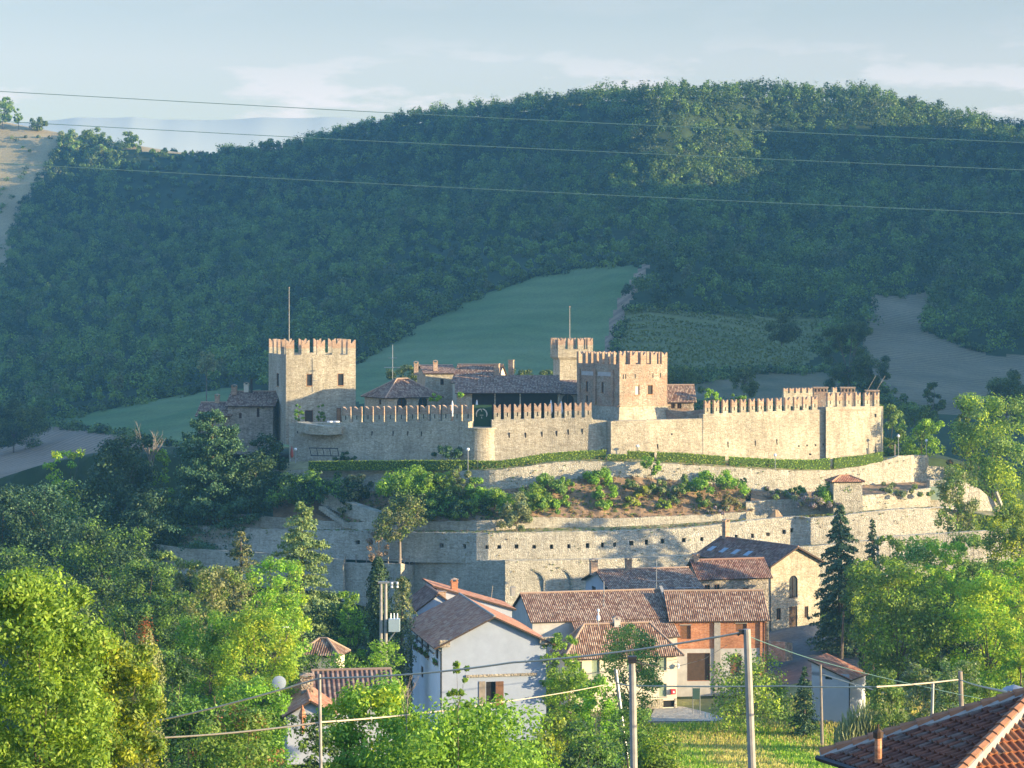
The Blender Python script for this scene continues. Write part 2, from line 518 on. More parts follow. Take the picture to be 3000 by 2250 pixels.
# patches of ground, outlined where the photo shows them
GRASS_HILL = [(-900, 200), (0, 350), (182, 390), (186, 410), (150, 480), (90, 570), (40, 680), (22, 800), (-60, 830), (-900, 900)]
CREST = [(180, 380), (300, 400), (450, 425), (620, 440), (620, 462), (450, 446), (300, 428), (182, 412)]
BROWN_L = [(-900, 1330), (0, 1310), (100, 1262), (150, 1245), (340, 1275), (545, 1318), (600, 1440), (-900, 1440)]
GREEN_L = [(125, 1236), (400, 1180), (660, 1135), (900, 1150), (900, 1330), (545, 1318), (340, 1275), (150, 1245)]
HUMP = [(760, 1180), (1050, 1065), (1250, 940), (1400, 870), (1560, 812), (1700, 785), (1885, 772), (1860, 800), (1830, 860), (1800, 915), (1760, 1060), (1760, 1180)]
TRACK = [(1885, 772), (1905, 775), (1850, 880), (1830, 930), (1790, 1080), (1755, 1080), (1790, 930), (1820, 860)]
VINES = [(1832, 920), (1900, 908), (2200, 925), (2440, 930), (2430, 1020), (2330, 1090), (1800, 1095), (1770, 1080)]
TAN_R = [(2000, 1130), (2200, 1095), (2420, 1090), (2500, 1130), (2600, 1180), (2400, 1200), (2000, 1200)]
BROWN_R = [(2560, 860), (2640, 868), (2760, 842), (2740, 880), (2710, 930), (2720, 975), (2800, 1005), (2900, 1040), (3100, 1045), (3400, 1150), (3400, 1260), (2700, 1210), (2560, 1130), (2530, 1000)]
PATCHES = [(GRASS_HILL, 1), (CREST, 1), (BROWN_L, 2), (GREEN_L, 3), (TRACK, 2), (HUMP, 3), (VINES, 4), (TAN_R, 8), (BROWN_R, 5)]

def patch_at(x, y, z):
    px = 1500 + x / y * F
    py = HY - z / y * F
    if y > 500:
        for poly, k in PATCHES:
            if inpoly(px, py, poly):
                return k
        return 0
    if 185 < y < 290 and 1700 < px < 2700:
        return 6
    if 288 < y < 352 and 2230 < px < 2520:
        return 7
    return 0

t_forest = m_plain('forest floor', (.030, .048, .016), .95, .3, .3)
def field_mat(name, c1, c2, s1=.03, stripes=None, c3=None):
    t = NT(name)
    p = pos(t)
    a = t.n('ShaderNodeTexNoise', Scale=s1, Detail=6.0, Roughness=.6); t.l(p, a.inputs['Vector'])
    c = t.ramp(a.outputs[0], [(.35, c1), (.65, c2)])
    b = t.n('ShaderNodeTexNoise', Scale=1.2, Detail=4.0, Roughness=.7); t.l(p, b.inputs['Vector'])
    c = t.mixc(1.0, c, t.ramp(b.outputs[0], [(.3, (.75,) * 3), (.7, (1.2,) * 3)]), 'MULTIPLY')
    if stripes:
        ang, per, dark = stripes
        mp = t.n('ShaderNodeMapping'); mp.inputs['Rotation'].default_value = (0, 0, ang); t.l(p, mp.inputs[0])
        w = t.n('ShaderNodeTexWave', Scale=1.0 / per, Distortion=9.0); w.inputs['Detail'].default_value = 2.0; w.inputs['Detail Scale'].default_value = .15
        t.l(mp.outputs[0], w.inputs['Vector'])
        c = t.mixc(1.0, c, t.ramp(w.outputs[1], [(.2, (dark,) * 3), (.8, (1.1,) * 3)]), 'MULTIPLY')
    t.l(c, t.b.inputs['Base Color'])
    t.bump(b.outputs[0], .6, .3)
    t.b.inputs['Roughness'].default_value = 1.0
    return t.mat
GM = [t_forest,
      field_mat('dry hill grass', (.28, .215, .11), (.38, .30, .16)),
      field_mat('ploughed stubble', (.23, .155, .10), (.31, .215, .14), .02, (.5, 10, .8)),
      field_mat('green field', (.07, .125, .038), (.15, .19, .075), .016, (-.9, 38, .975)),
      field_mat('vineyard soil', (.15, .165, .062), (.19, .20, .08)),
      field_mat('bare earth field', (.15, .12, .07), (.235, .18, .105), .035, (.9, 7, .86)),
      field_mat('meadow', (.17, .19, .06), (.30, .27, .11), .12),
      field_mat('village road', (.12, .11, .10), (.16, .15, .135), .2),
      field_mat('rough bank', (.10, .095, .045), (.19, .155, .085), .06)]

def build_land():
    ys = list(np.arange(6, 180, 6)) + list(np.arange(180, 360, 3)) + list(np.arange(360, 600, 5)) + list(np.arange(600, 1380, 4)) + list(np.arange(1380, 1700, 20))
    pxs = list(np.arange(-2500, -100, 120)) + list(np.arange(-100, 3101, 12)) + list(np.arange(3200, 5600, 120))
    nx, ny = len(pxs), len(ys)
    V = np.zeros((ny, nx, 3))
    for j, y in enumerate(ys):
        for i, p in enumerate(pxs):
            x = (p - 1500) / F * y
            V[j, i] = (x, y, ter(x, y))
    idx = np.arange(nx * ny).reshape(ny, nx)
    q = np.stack([idx[:-1, :-1], idx[:-1, 1:], idx[1:, 1:], idx[1:, :-1]], -1).reshape(-1, 4)
    inside = ((V[..., 0] > -440) & (V[..., 0] < 485) & (V[..., 1] < 1440)).reshape(-1)
    mi = np.zeros((ny - 1, nx - 1), int)
    for j in range(ny - 1):
        for i in range(nx - 1):
            if not -440 < V[j, i, 0] < 485: continue
            c = (V[j, i] + V[j + 1, i + 1]) / 2
            mi[j, i] = patch_at(*c)
    ok = inside[q].all(1)
    q = q[ok]; mi = mi.reshape(-1)[ok]
    me = bpy.data.meshes.new('ground')
    Vz = V.reshape(-1, 3).copy(); Vz[:, 2] += CZ
    n = len(q)
    me.vertices.add(len(Vz)); me.vertices.foreach_set('co', Vz.reshape(-1).astype(np.float32))
    me.loops.add(n * 4); me.loops.foreach_set('vertex_index', q.reshape(-1).astype(np.int32))
    me.polygons.add(n)
    me.polygons.foreach_set('loop_start', np.arange(0, n * 4, 4, dtype=np.int32))
    me.polygons.foreach_set('loop_total', np.full(n, 4, dtype=np.int32))
    for g in GM:
        me.materials.append(g)
    me.polygons.foreach_set('material_index', mi.reshape(-1).astype(np.int32))
    me.polygons.foreach_set('use_smooth', np.ones(n, dtype=bool))
    me.update(calc_edges=True)
    struct('ground', me)
build_land()

# ---- added ridge out of view on the right, crest shaped to shade the far slope
TERM = [(-200, 388), (0, 392), (170, 412), (230, 462), (330, 442), (420, 396), (520, 425), (700, 425), (800, 415), (900, 372), (1200, 305), (1500, 268), (1680, 252), (1740, 330), (1790, 480), (1900, 520), (2100, 505), (2185, 470), (2210, 345), (2400, 335), (2560, 335), (2700, 330), (2850, 350), (3000, 375), (3200, 395)]
def build_sun_blocker():
    X0 = 400.0
    lit = []
    for px in np.arange(1745, 3101, 8):
        pt = interp(px, TERM) + 14 * noise.noise(Vector((px * .011, 3.3, 0)))
        best = 620 + 529 * interp(px, FK)
        for Y in np.arange(800, best, 1.5):
            if HY - (far_z(px, Y) + 8.5) / Y * F <= pt:
                best = Y
                break
        x = (px - 1500) / F * best
        z = (HY - pt) / F * best
        t = (X0 - x) / math.sin(sa)
        lit.append((best - t * math.cos(sa), z + t * math.tan(se) - 5))
    base = [(360, -60), (420, -20), (450, 45), (600, 100), (700, 140), (900, 165), (1130, 168), (1165, 198), (1300, 208), (1380, 60)]
    pts = []
    for y in np.arange(360, 1381, 6):
        c = [z for yy, z in lit if abs(yy - y) < 7]
        pts.append((y, min(c) if c else interp(y, base)))
    v, f = [], []
    for y, z in pts:
        for dx, dz in ((-75, -400), (-30, -45), (0, 0), (28, -45), (75, -400)):
            v.append((X0 + dx, y, max(z + dz, -70) + CZ))
    for i in range(len(pts) - 1):
        for k in range(4):
            a = i * 5 + k
            f.append((a, a + 5, a + 6, a + 1))
    me = bpy.data.meshes.new('hill'); me.from_pydata(v, [], f); me.materials.append(t_forest); me.update()
    struct('hill', me)  # added ridge out of view, there to shade the far slope
build_sun_blocker(); 

# ---- faint mountains far away
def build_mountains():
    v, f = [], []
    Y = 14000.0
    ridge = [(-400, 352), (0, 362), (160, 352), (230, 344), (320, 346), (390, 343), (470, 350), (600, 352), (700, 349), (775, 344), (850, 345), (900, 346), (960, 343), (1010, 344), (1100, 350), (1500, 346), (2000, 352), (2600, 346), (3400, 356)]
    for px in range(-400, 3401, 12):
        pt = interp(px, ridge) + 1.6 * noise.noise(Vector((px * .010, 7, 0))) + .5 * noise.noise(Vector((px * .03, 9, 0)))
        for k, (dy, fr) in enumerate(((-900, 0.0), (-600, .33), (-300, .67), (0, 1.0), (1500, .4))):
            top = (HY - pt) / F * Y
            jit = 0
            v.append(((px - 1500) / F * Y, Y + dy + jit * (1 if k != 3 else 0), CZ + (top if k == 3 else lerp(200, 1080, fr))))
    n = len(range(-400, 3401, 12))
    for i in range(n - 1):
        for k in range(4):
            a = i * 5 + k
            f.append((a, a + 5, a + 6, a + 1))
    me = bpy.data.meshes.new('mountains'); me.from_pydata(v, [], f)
    me.materials.append(m_plain('haze-tinted mountain', (.41, .455, .42), 1.0, .0, .001)); me.update()  # distance haze is put into this pale sky-like colour
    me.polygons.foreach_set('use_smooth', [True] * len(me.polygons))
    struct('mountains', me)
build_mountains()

# ---- the air
def build_haze():
    mb = MB()
    mb.box(-450, 496, -40, 1460, -12.5, 276)
    t = bpy.data.materials.new('haze air'); t.use_nodes = True
    nt = t.node_tree
    for n_ in list(nt.nodes):
        if n_.type != 'OUTPUT_MATERIAL': nt.nodes.remove(n_)
    pv = nt.nodes.new('ShaderNodeVolumePrincipled')
    pv.inputs['Color'].default_value = (.26, .67, 1.0, 1)
    pv.inputs['Density'].default_value = 0.00015
    pv.inputs['Anisotropy'].default_value = 0.45
    nt.links.new(pv.outputs[0], nt.nodes['Material Output'].inputs['Volume'])
    o = mb.build('haze', t)
    o['kind'] = 'stuff'
build_haze()
# ---------------------------------------------------------------- leaves and trees
rng = np.random.default_rng(11)

def unit(n):
    d = rng.normal(size=(n, 3))
    return d / np.linalg.norm(d, axis=1, keepdims=True)

def leaf_quads(p, nrm, size, aspect=.6, jit=.35):
    """diamond leaves at points p facing nrm"""
    n = len(p)
    r = unit(n)
    u = np.cross(nrm, r); u /= np.linalg.norm(u, axis=1, keepdims=True) + 1e-9
    w = np.cross(nrm, u)
    s = size * (1 + jit * rng.uniform(-1, 1, (n, 1)))
    a, b = u * s * .5, w * s * .5 * aspect
    return np.stack([p - a, p - b + a * .15, p + a, p + b + a * .15], 1)

def clump_leaves(centers, radii, per, size, aspect=.6, up=.25, spread=.75, squash=1.0):
    """leaves round a set of clump centres: they face outwards and a little up"""
    c = np.repeat(centers, per, 0)
    R = np.repeat(radii, per)[:, None]
    d = unit(len(c))
    rr = R * rng.uniform(.45, 1.08, (len(c), 1))
    off = d * rr
    off[:, 2] *= squash
    nr = d + spread * unit(len(c)) + np.array([0, 0, up])
    nr /= np.linalg.norm(nr, axis=1, keepdims=True)
    return leaf_quads(c + off, nr, size, aspect)

LEAF = {
    'forest_a': m_leaf('oak wood leaves', [(0, (0.046, 0.079, 0.015)), (.6, (0.086, 0.129, 0.026)), (1, (0.134, 0.173, 0.039))], .25),
    'forest_b': m_leaf('ash wood leaves', [(0, (0.079, 0.121, 0.021)), (.6, (0.140, 0.207, 0.035)), (1, (0.215, 0.270, 0.051))], .25),
    'forest_c': m_leaf('dark wood leaves', [(0, (0.022, 0.041, 0.010)), (.6, (0.038, 0.062, 0.017)), (1, (0.060, 0.086, 0.023))], .25),
    'forest_d': m_leaf('pale wood leaves', [(0, (.06, .075, .03)), (.6, (.10, .12, .05)), (1, (.14, .16, .075))], .25),
    'walnut': m_leaf('walnut leaves', [(0, (0.094, 0.208, 0.029)), (.5, (0.179, 0.340, 0.043)), (.9, (0.296, 0.462, 0.068)), (1, (0.405, 0.527, 0.118))], .4),
    'lime': m_leaf('bright acacia leaves', [(0, (0.126, 0.260, 0.025)), (.5, (0.234, 0.420, 0.041)), (1, (0.394, 0.580, 0.067))], .45),
    'green': m_leaf('green leaves', [(0, (0.070, 0.152, 0.024)), (.5, (0.140, 0.257, 0.041)), (1, (0.239, 0.368, 0.069))], .35),
    'mid': m_leaf('mid green leaves', [(0, (0.088, 0.150, 0.031)), (.5, (0.165, 0.253, 0.052)), (1, (0.270, 0.362, 0.086))], .35),
    'yellow': m_leaf('yellow green leaves', [(0, (0.200, 0.290, 0.023)), (.5, (0.367, 0.472, 0.039)), (1, (0.551, 0.617, 0.078))], .45),
    'olive': m_leaf('grey olive leaves', [(0, (0.125, 0.148, 0.054)), (.5, (0.218, 0.242, 0.101)), (1, (0.335, 0.346, 0.155))], .3),
    'greygreen': m_leaf('grey green leaves', [(0, (0.113, 0.148, 0.070)), (.5, (0.189, 0.239, 0.116)), (1, (0.302, 0.346, 0.171))], .3),
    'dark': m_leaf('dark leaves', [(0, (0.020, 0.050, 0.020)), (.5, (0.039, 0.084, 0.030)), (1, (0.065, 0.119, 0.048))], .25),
    'spruce': m_leaf('spruce needles', [(0, (0.036, 0.076, 0.041)), (.5, (0.066, 0.122, 0.061)), (1, (0.116, 0.184, 0.087))], .1),
    'cedar': m_leaf('cedar needles', [(0, (0.029, 0.068, 0.029)), (.5, (0.056, 0.114, 0.048)), (1, (0.096, 0.173, 0.079))], .15),
    'deodar': m_leaf('pale cedar needles', [(0, (0.105, 0.171, 0.054)), (.5, (0.193, 0.281, 0.091)), (1, (0.296, 0.378, 0.146))], .2),
    'cypress': m_leaf('cypress leaves', [(0, (0.020, 0.048, 0.019)), (.5, (0.039, 0.080, 0.032)), (1, (0.069, 0.114, 0.047))], .1),
    'hedge': m_leaf('hedge leaves', [(0, (0.136, 0.228, 0.023)), (.5, (0.227, 0.331, 0.039)), (1, (0.341, 0.436, 0.062))], .25),
    'dry': m_leaf('dry pinkish twigs', [(0, (0.200, 0.130, 0.090)), (.5, (0.290, 0.200, 0.140)), (1, (0.360, 0.270, 0.190))], .2),
    'sumac': m_leaf('sumac flower heads', [(0, (0.200, 0.150, 0.050)), (.5, (0.300, 0.170, 0.070)), (1, (0.400, 0.200, 0.100))], .3),
    'rust': m_leaf('rusty dying leaves', [(0, (0.220, 0.080, 0.030)), (1, (0.340, 0.140, 0.050))], .3),
    'lavender': m_leaf('lavender flowers', [(0, (0.160, 0.150, 0.120)), (.5, (0.300, 0.240, 0.280)), (1, (0.420, 0.330, 0.400))], .3),
    'reed': m_leaf('reed blades', [(0, (0.164, 0.206, 0.090)), (.5, (0.273, 0.317, 0.149)), (1, (0.419, 0.444, 0.224))], .3),
    'soilplant': m_leaf('dry ground plants', [(0, (0.168, 0.156, 0.048)), (.5, (0.264, 0.204, 0.072)), (1, (0.360, 0.240, 0.108))], .3),
    'meadow': m_leaf('meadow grass', [(0, (0.336, 0.378, 0.092)), (.5, (0.532, 0.500, 0.149)), (1, (0.784, 0.634, 0.265))], .5),
    'vine': m_leaf('vine leaves', [(0, (0.109, 0.152, 0.032)), (1, (0.200, 0.244, 0.057))], .3),
}

# ---- the far wood: one mass of crowns over the slope
def build_wood():
    cent, rad, hgt, mi, edge = [], [], [], [], []
    y = 640.0
    rr = random.Random(5)
    row = 0
    while y < 1352:
        step = 8.0; row += 1
        xw = 1600 / F * y
        x = -xw
        while x < xw:
            xx = x + rr.uniform(-3, 3); yy = y + rr.uniform(-3, 3)
            x += step
            z = ter(xx, yy)
            px = 1500 + xx / yy * F; py = HY - z / yy * F
            if yy > 620 + 555 * interp(px, FK): continue
            q_ = 620 + (yy - 620) / interp(px, FK)
            if row % 2 and q_ < 1010: continue
            k = patch_at(xx, yy, z)
            if k != 0:
                continue
            if yy < 700 and px > 500:
                continue
            # clearings, scrub and the open foot of the slope
            n_ = noise.noise(Vector((xx * .02, yy * .02, 5)))
            low = 1.0
            if 1150 < px < 1900 and 705 < py < 860: low = .55          # scrub above the field
            if py > 1065 and px > 1700: continue
            if 350 < px < 640 and q_ > 1085: low = .42
            elif 180 < px < 360 and q_ > 1100: low = .8
            r = (2.5 + 3.8 * rr.random() ** 1.8) * low * (1 + .25 * n_)
            edge.append(yy > 620 + 505 * interp(px, FK)); cent.append((xx, yy, z)); rad.append(r); hgt.append(rr.uniform(7, 13.5) * low * (1 + .2 * n_))
            m_ = noise.noise(Vector((xx * .012, yy * .012, 9)))
            mi.append(rr.choices([0, 1, 2, 3], [4, 3 + 4 * m_ if m_ > 0 else 3, 3 - 5 * m_ if m_ < 0 else 2, .7])[0])
        y += step * .44
    cent = np.array(cent); rad = np.array(rad); hgt = np.array(hgt); mi = np.array(mi); edge = np.array(edge)
    N = len(cent)
    K, PER = 16, 14
    d = unit(N * K).reshape(N, K, 3)
    d[..., 2] = np.abs(d[..., 2]) * 1.2 - .35
    c = cent[:, None, :] + d * np.stack([rad, rad, hgt * np.where(edge, .62, .46)], -1)[:, None, :] * rng.uniform(.45, .85, (N, K, 1))
    c[..., 2] += (hgt * np.where(edge, .30, .42))[:, None] + CZ
    cr = np.repeat(rad * .42, K)
    q = clump_leaves(c.reshape(-1, 3), cr, PER, .9, .7, up=.45, spread=.42)
    me = quads_mesh('forest', q, [LEAF['forest_a'], LEAF['forest_b'], LEAF['forest_c'], LEAF['forest_d']], matidx=np.repeat(mi, K * PER))
    o = link('forest', me)
    tag(o, 'dense dark green oak wood covering the whole far hillside up to the ridge', 'forest')
    o['kind'] = 'stuff'
    print('wood trees', N, 'leaves', len(q))
build_wood()

def build_vines():
    pts = []
    rr = random.Random(3)
    for k in range(20):
        yb = 640 + k * 10
        for x in np.arange(20, 170, .8):
            y = yb + .10 * (x - 60)
            if y < 500: continue
            z = ter(x, y)
            if patch_at(x, y, z) == 4:
                for _ in range(9):
                    pts.append((x + rr.uniform(-.4, .4), y + rr.uniform(-.4, .4), z + CZ + rr.uniform(.2, 1.9)))
    p = np.array(pts)
    q = leaf_quads(p, unit(len(p)), .8, .8)
    o = link('vineyard', quads_mesh('vineyard', q, LEAF['vine']))
    tag(o, 'rows of green vines on the slope behind the castle', 'vineyard')
    o['kind'] = 'stuff'
build_vines()
# ---------------------------------------------------------------- walls that follow a line in plan
def pyat(pts, px, k):
    return float(np.interp(px, [p[0] for p in pts], [p[k] for p in pts]))

def ribbon(name, label, pts, mat, thick=1.0, batter=.4, step=14, holes=(), parent=None, cat='stone wall', group=None, cap_mat=None, rough=0.0):
    """pts: (px, py_top, py_bottom, Y).  A wall with a real back, top and ends; holes are (px0, px1, py0, py1)."""
    xs = set()
    for a, b in zip(pts, pts[1:]):
        n = max(1, int(abs(b[0] - a[0]) / step))
        for i in range(n + 1):
            xs.add(round(lerp(a[0], b[0], i / n), 2))
    for h in holes:
        xs |= {h[0], h[1]}
    xs = sorted(xs)
    mb = MB()
    T, B, K = [], [], []
    for x in xs:
        Y = pyat(pts, x, 3)
        j = rough * noise.noise(Vector((x * .13, Y, 1)))
        T.append(P(x, pyat(pts, x, 1) + j, Y)); B.append(P(x, pyat(pts, x, 2), Y - batter))
    mats = [mat, M['dark'], cap_mat or mat]
    n = len(xs)
    for i in range(n):
        a = (B[max(i - 1, 0)] - B[min(i + 1, n - 1)]); a.z = 0
        d = Vector((a.y, -a.x, 0)).normalized()
        if d.y < 0: d = -d
        K.append(d * thick)
    for i in range(n - 1):
        mid = (xs[i] + xs[i + 1]) / 2
        hs = [h for h in holes if h[0] - .01 <= mid <= h[1] + .01]
        if hs:
            h = hs[0]
            def q(k, py):
                Y = pyat(pts, xs[k], 3)
                t = (py - pyat(pts, xs[k], 1)) / (pyat(pts, xs[k], 2) - pyat(pts, xs[k], 1))
                return T[k].lerp(B[k], t)
            a0, a1 = q(i, h[2]), q(i + 1, h[2]); b0, b1 = q(i, h[3]), q(i + 1, h[3])
            mb.face([a0, a1, T[i + 1], T[i]]); mb.face([B[i], B[i + 1], b1, b0])
            d = K[i] * (.6 / thick)
            mb.face([b0 + d, b1 + d, a1 + d, a0 + d], 1)
            mb.face([a0 + d, a1 + d, a1, a0]); mb.face([b0, b1, b1 + d, b0 + d])
            mb.face([a0, b0, b0 + d, a0 + d]); mb.face([b1, a1, a1 + d, b1 + d])
        else:
            mb.face([B[i], B[i + 1], T[i + 1], T[i]])
        mb.face([T[i], T[i + 1], T[i + 1] + K[i + 1], T[i] + K[i]], 2)
        mb.face([B[i + 1] + K[i + 1], B[i] + K[i], T[i] + K[i], T[i + 1] + K[i + 1]])
    mb.face([B[0] + K[0], B[0], T[0], T[0] + K[0]])
    mb.face([B[-1], B[-1] + K[-1], T[-1] + K[-1], T[-1]])
    if parent is not None:
        return mb.build(name, mats, parent)
    o = mb.build(name, mats)
    return tag(o, label, cat, group)

def strip(name, la, lb, mat, lift=0.0, n=60, rough=.15):
    """ground between two lines given as (px, py, Y)"""
    x0 = max(la[0][0], lb[0][0]); x1 = min(la[-1][0], lb[-1][0])
    v, f = [], []
    R = 8
    for i in range(n + 1):
        x = lerp(x0, x1, i / n)
        a = P(x, pyat(la, x, 1), pyat(la, x, 2)); b = P(x, pyat(lb, x, 1), pyat(lb, x, 2))
        for k in range(R + 1):
            p = a.lerp(b, k / R)
            if 0 < k < R:
                p.z += rough * noise.noise(p * .6)
            p.z += lift
            v.append(p)
    for i in range(n):
        for k in range(R):
            a = i * (R + 1) + k
            f.append((a, a + R + 1, a + R + 2, a + 1))
    me = bpy.data.meshes.new(name); me.from_pydata(v, [], f); me.materials.append(mat); me.update()
    return struct(name, me)

def merlon_mesh(w, h, t, split=.5, mats=None, slit=True, curve=.3):
    """swallow-tail battlement: stone below, brick above, two horns with a notch; origin at the foot, front faces -y"""
    mb = MB()
    zs = h * split
    mb.box(-w / 2, w / 2, 0, t, 0, zs, 0)
    hw = w / 2
    notch = h * .72
    def side(s):
        pts = [(0, zs), (s * hw, zs), (s * hw, h)]
        for k in range(1, 5):
            u = k / 4
            pts.append((s * hw * (1 - u), lerp(h, notch, u) + curve * (h - notch) * math.sin(u * math.pi) * (1 - .4 * u)))
        return pts
    for s in (1, -1):
        pl = side(s)
        poly = [Vector((x, 0, z)) for x, z in pl]
        if s < 0: poly = poly[::-1]
        mb.prism(poly, (0, t, 0), 1)
    # thin brick band under the horns
    mb.box(-w / 2 - .04, w / 2 + .04, -.04, t + .04, zs - .1, zs - .003, 1)
    if slit:
        mb.box(-.09, .09, -.012, .05, h * .18, h * .45, 2)
    return mb.mesh('merlon', mats or [M['stone'], M['brick'], M['dark']])

def merlon_at(root, me, p, ang):
    o = link('merlon', me, root)
    o.location = root.matrix_basis.inverted() @ Vector(p)
    o.rotation_euler = (0, 0, ang - root.rotation_euler.z)
    return o

def merlon_line(root, pts_px, pts, h, t, w, slit=True, split=.5, mats=None):
    """battlements at photo columns pts_px along a ribbon line"""
    me = merlon_mesh(w, h, t, split, mats, slit)
    for x in pts_px:
        Y = pyat(pts, x, 3)
        a, b = x - 8, x + 8
        pa = P(a, 1200, pyat(pts, a, 3)); pb = P(b, 1200, pyat(pts, b, 3))
        ang = math.atan2(pb.y - pa.y, pb.x - pa.x)
        merlon_at(root, me, P(x, pyat(pts, x, 1), Y) + Vector((0, 0, -.01)), ang)

def curtain(name, label, pts, merl, mh, mw, thick=1.6, batter=.9, mat=None, slit=True, mt=.6, group=None):
    i = len(pts) // 2
    base = P(pts[i][0], pts[i][2], pts[i][3])
    root = thing(name, label, 'castle wall', base, 0, group)
    w = ribbon('wall', '', pts, mat or M['stone'], thick, batter, parent=root)
    w.location = -base
    merlon_line(root, merl, pts, mh, mt, mw, slit)
    return root

LW = [(847, 1243, 1385, 411.5), (872, 1238, 1385, 410.5), (1017, 1238, 1385, 405), (1290, 1234, 1385, 394.5), (1372, 1234, 1385, 391.5)]
left_curtain = curtain('castle_wall', 'long shaded stone curtain wall below the left tower, swallowtail merlons on its right part', LW, list(np.arange(1013, 1372, 32.6)), 2.75, 1.55)
CW = [(1441, 1230, 1385, 391.5), (1600, 1226, 1385, 391), (1735, 1223, 1385, 390.5), (1737, 1229, 1380, 390.5), (1778, 1233, 1375, 390.5)]
mid_curtain = curtain('castle_wall', 'sunlit stone curtain wall with ten swallowtail merlons right of the round bastion', CW, list(np.arange(1457, 1735, 29.6)), 2.6, 1.15)
RW = [(1776, 1234, 1370, 391), (1790, 1234, 1370, 388.7), (1900, 1231, 1370, 389.5), (2058, 1226, 1370, 391.5), (2060, 1213, 1370, 391.5), (2402, 1200, 1372, 396.5), (2424, 1200, 1372, 397)]
right_curtain = curtain('castle_wall', 'long sunlit curtain wall with thirteen brick topped merlons on the right', RW, list(np.arange(2073, 2405, 26.2)), 2.35, 1.02)
EW = [(2418, 1192, 1372, 397.5), (2420, 1192, 1372, 396), (2500, 1191, 1372, 397.6), (2581, 1190, 1372, 400), (2587, 1190, 1372, 412)]
end_bastion = curtain('castle_bastion', 'square corner bastion with six merlons at the right end of the castle', EW, [2433, 2460, 2487, 2514, 2541, 2569], 2.45, 1.1, thick=2.2)
mb = MB()
for a, b in zip([2419, 2460, 2500, 2540], [2460, 2500, 2540, 2582]):
    pa, pb = P(a, 1203, pyat(EW, a, 3) - .12), P(b, 1203, pyat(EW, b, 3) - .12)
    mb.prism([pa, pb, pb + Vector((0, 0, .22)), pa + Vector((0, 0, .22))], (0, .3, 0))
o = mb.build('string_course', M['brick'], end_bastion); o.location = -end_bastion.location
# rainwater pipe down the corner
mb = MB(); mb.tube([P(2562, 1217, 399.6), P(2563, 1290, 399.2), P(2568, 1345, 398.7)], .16)
mb.box(*sum([[P(2562, 1217, 399.6)[k] - .3, P(2562, 1217, 399.6)[k] + .3] for k in range(3)], []))
o = mb.build('drain_pipe', M['metal_dark'], end_bastion); o.location = -end_bastion.location
for root, spots in ((right_curtain, [(2133, 1303, .15, 1.1), (2213, 1299, .15, 1.0), (2276, 1295, .15, 1.0), (2340, 1307, .3, .3), (2364, 1305, .3, .3), (2389, 1304, .3, .3), (2411, 1302, .3, .3), (2372, 1331, .6, .3), (1927, 1310, .2, 1.0), (1968, 1272, .25, .3)]),
                    (mid_curtain, [(1492, 1275, .2, .9), (1540, 1275, .2, .9), (1588, 1272, .2, .9), (1631, 1270, .2, .9), (1665, 1266, .2, .9), (1706, 1264, .2, .9), (1762, 1320, .25, .7), (1780, 1318, .25, .7)]),
                    (left_curtain, [(872, 1262, .2, .9), (900, 1262, .3, .4), (1090, 1270, .2, .8), (1152, 1270, .2, .8), (1195, 1270, .2, .8), (1235, 1271, .2, .8)])):
    ln = {id(right_curtain): RW, id(mid_curtain): CW, id(left_curtain): LW}[id(root)]
    for px, py, w, h in spots:
        t = (py - pyat(ln, px, 1)) / (pyat(ln, px, 2) - pyat(ln, px, 1))
        c = P(px, py, pyat(ln, px, 3) - .9 * t)
        mb = MB(); mb.box(c.x - w / 2, c.x + w / 2, c.y - .05, c.y + .4, c.z - h / 2, c.z + h / 2)
        o = mb.build('loophole', M['dark'], root); o.location = -root.location

# round bastion
def bastion():
    c = P(1408, 1347, 393.4)
    root = thing('round_bastion', 'round stone bastion at the bend of the castle wall, half lit half shaded', 'bastion', (c.x, c.y, c.z - 2.2))
    mb = MB()
    H = (1347 - 1251) / F * 393
    n = 40
    prof = [(3.75, 0), (3.45, 2.2), (3.15, 2.2 + H * .5), (3.05, 2.2 + H - .25), (3.2, 2.2 + H - .24), (3.2, 2.2 + H)]
    mb.lathe((0, 0, 0), prof, n)
    mb.build('wall', M['stone'], root)
    return root
bastion()
# parapet terrace in front of the left tower
pt = [(868, 1236, 1262, 409.3), (905, 1244, 1272, 406.5), (960, 1249, 1275, 404.8), (1000, 1250, 1272, 404.2)]
ribbon('terrace_parapet', 'low curved parapet with sunlit top in front of the left tower', pt, M['stone'], 2.5, 0, cat='parapet')

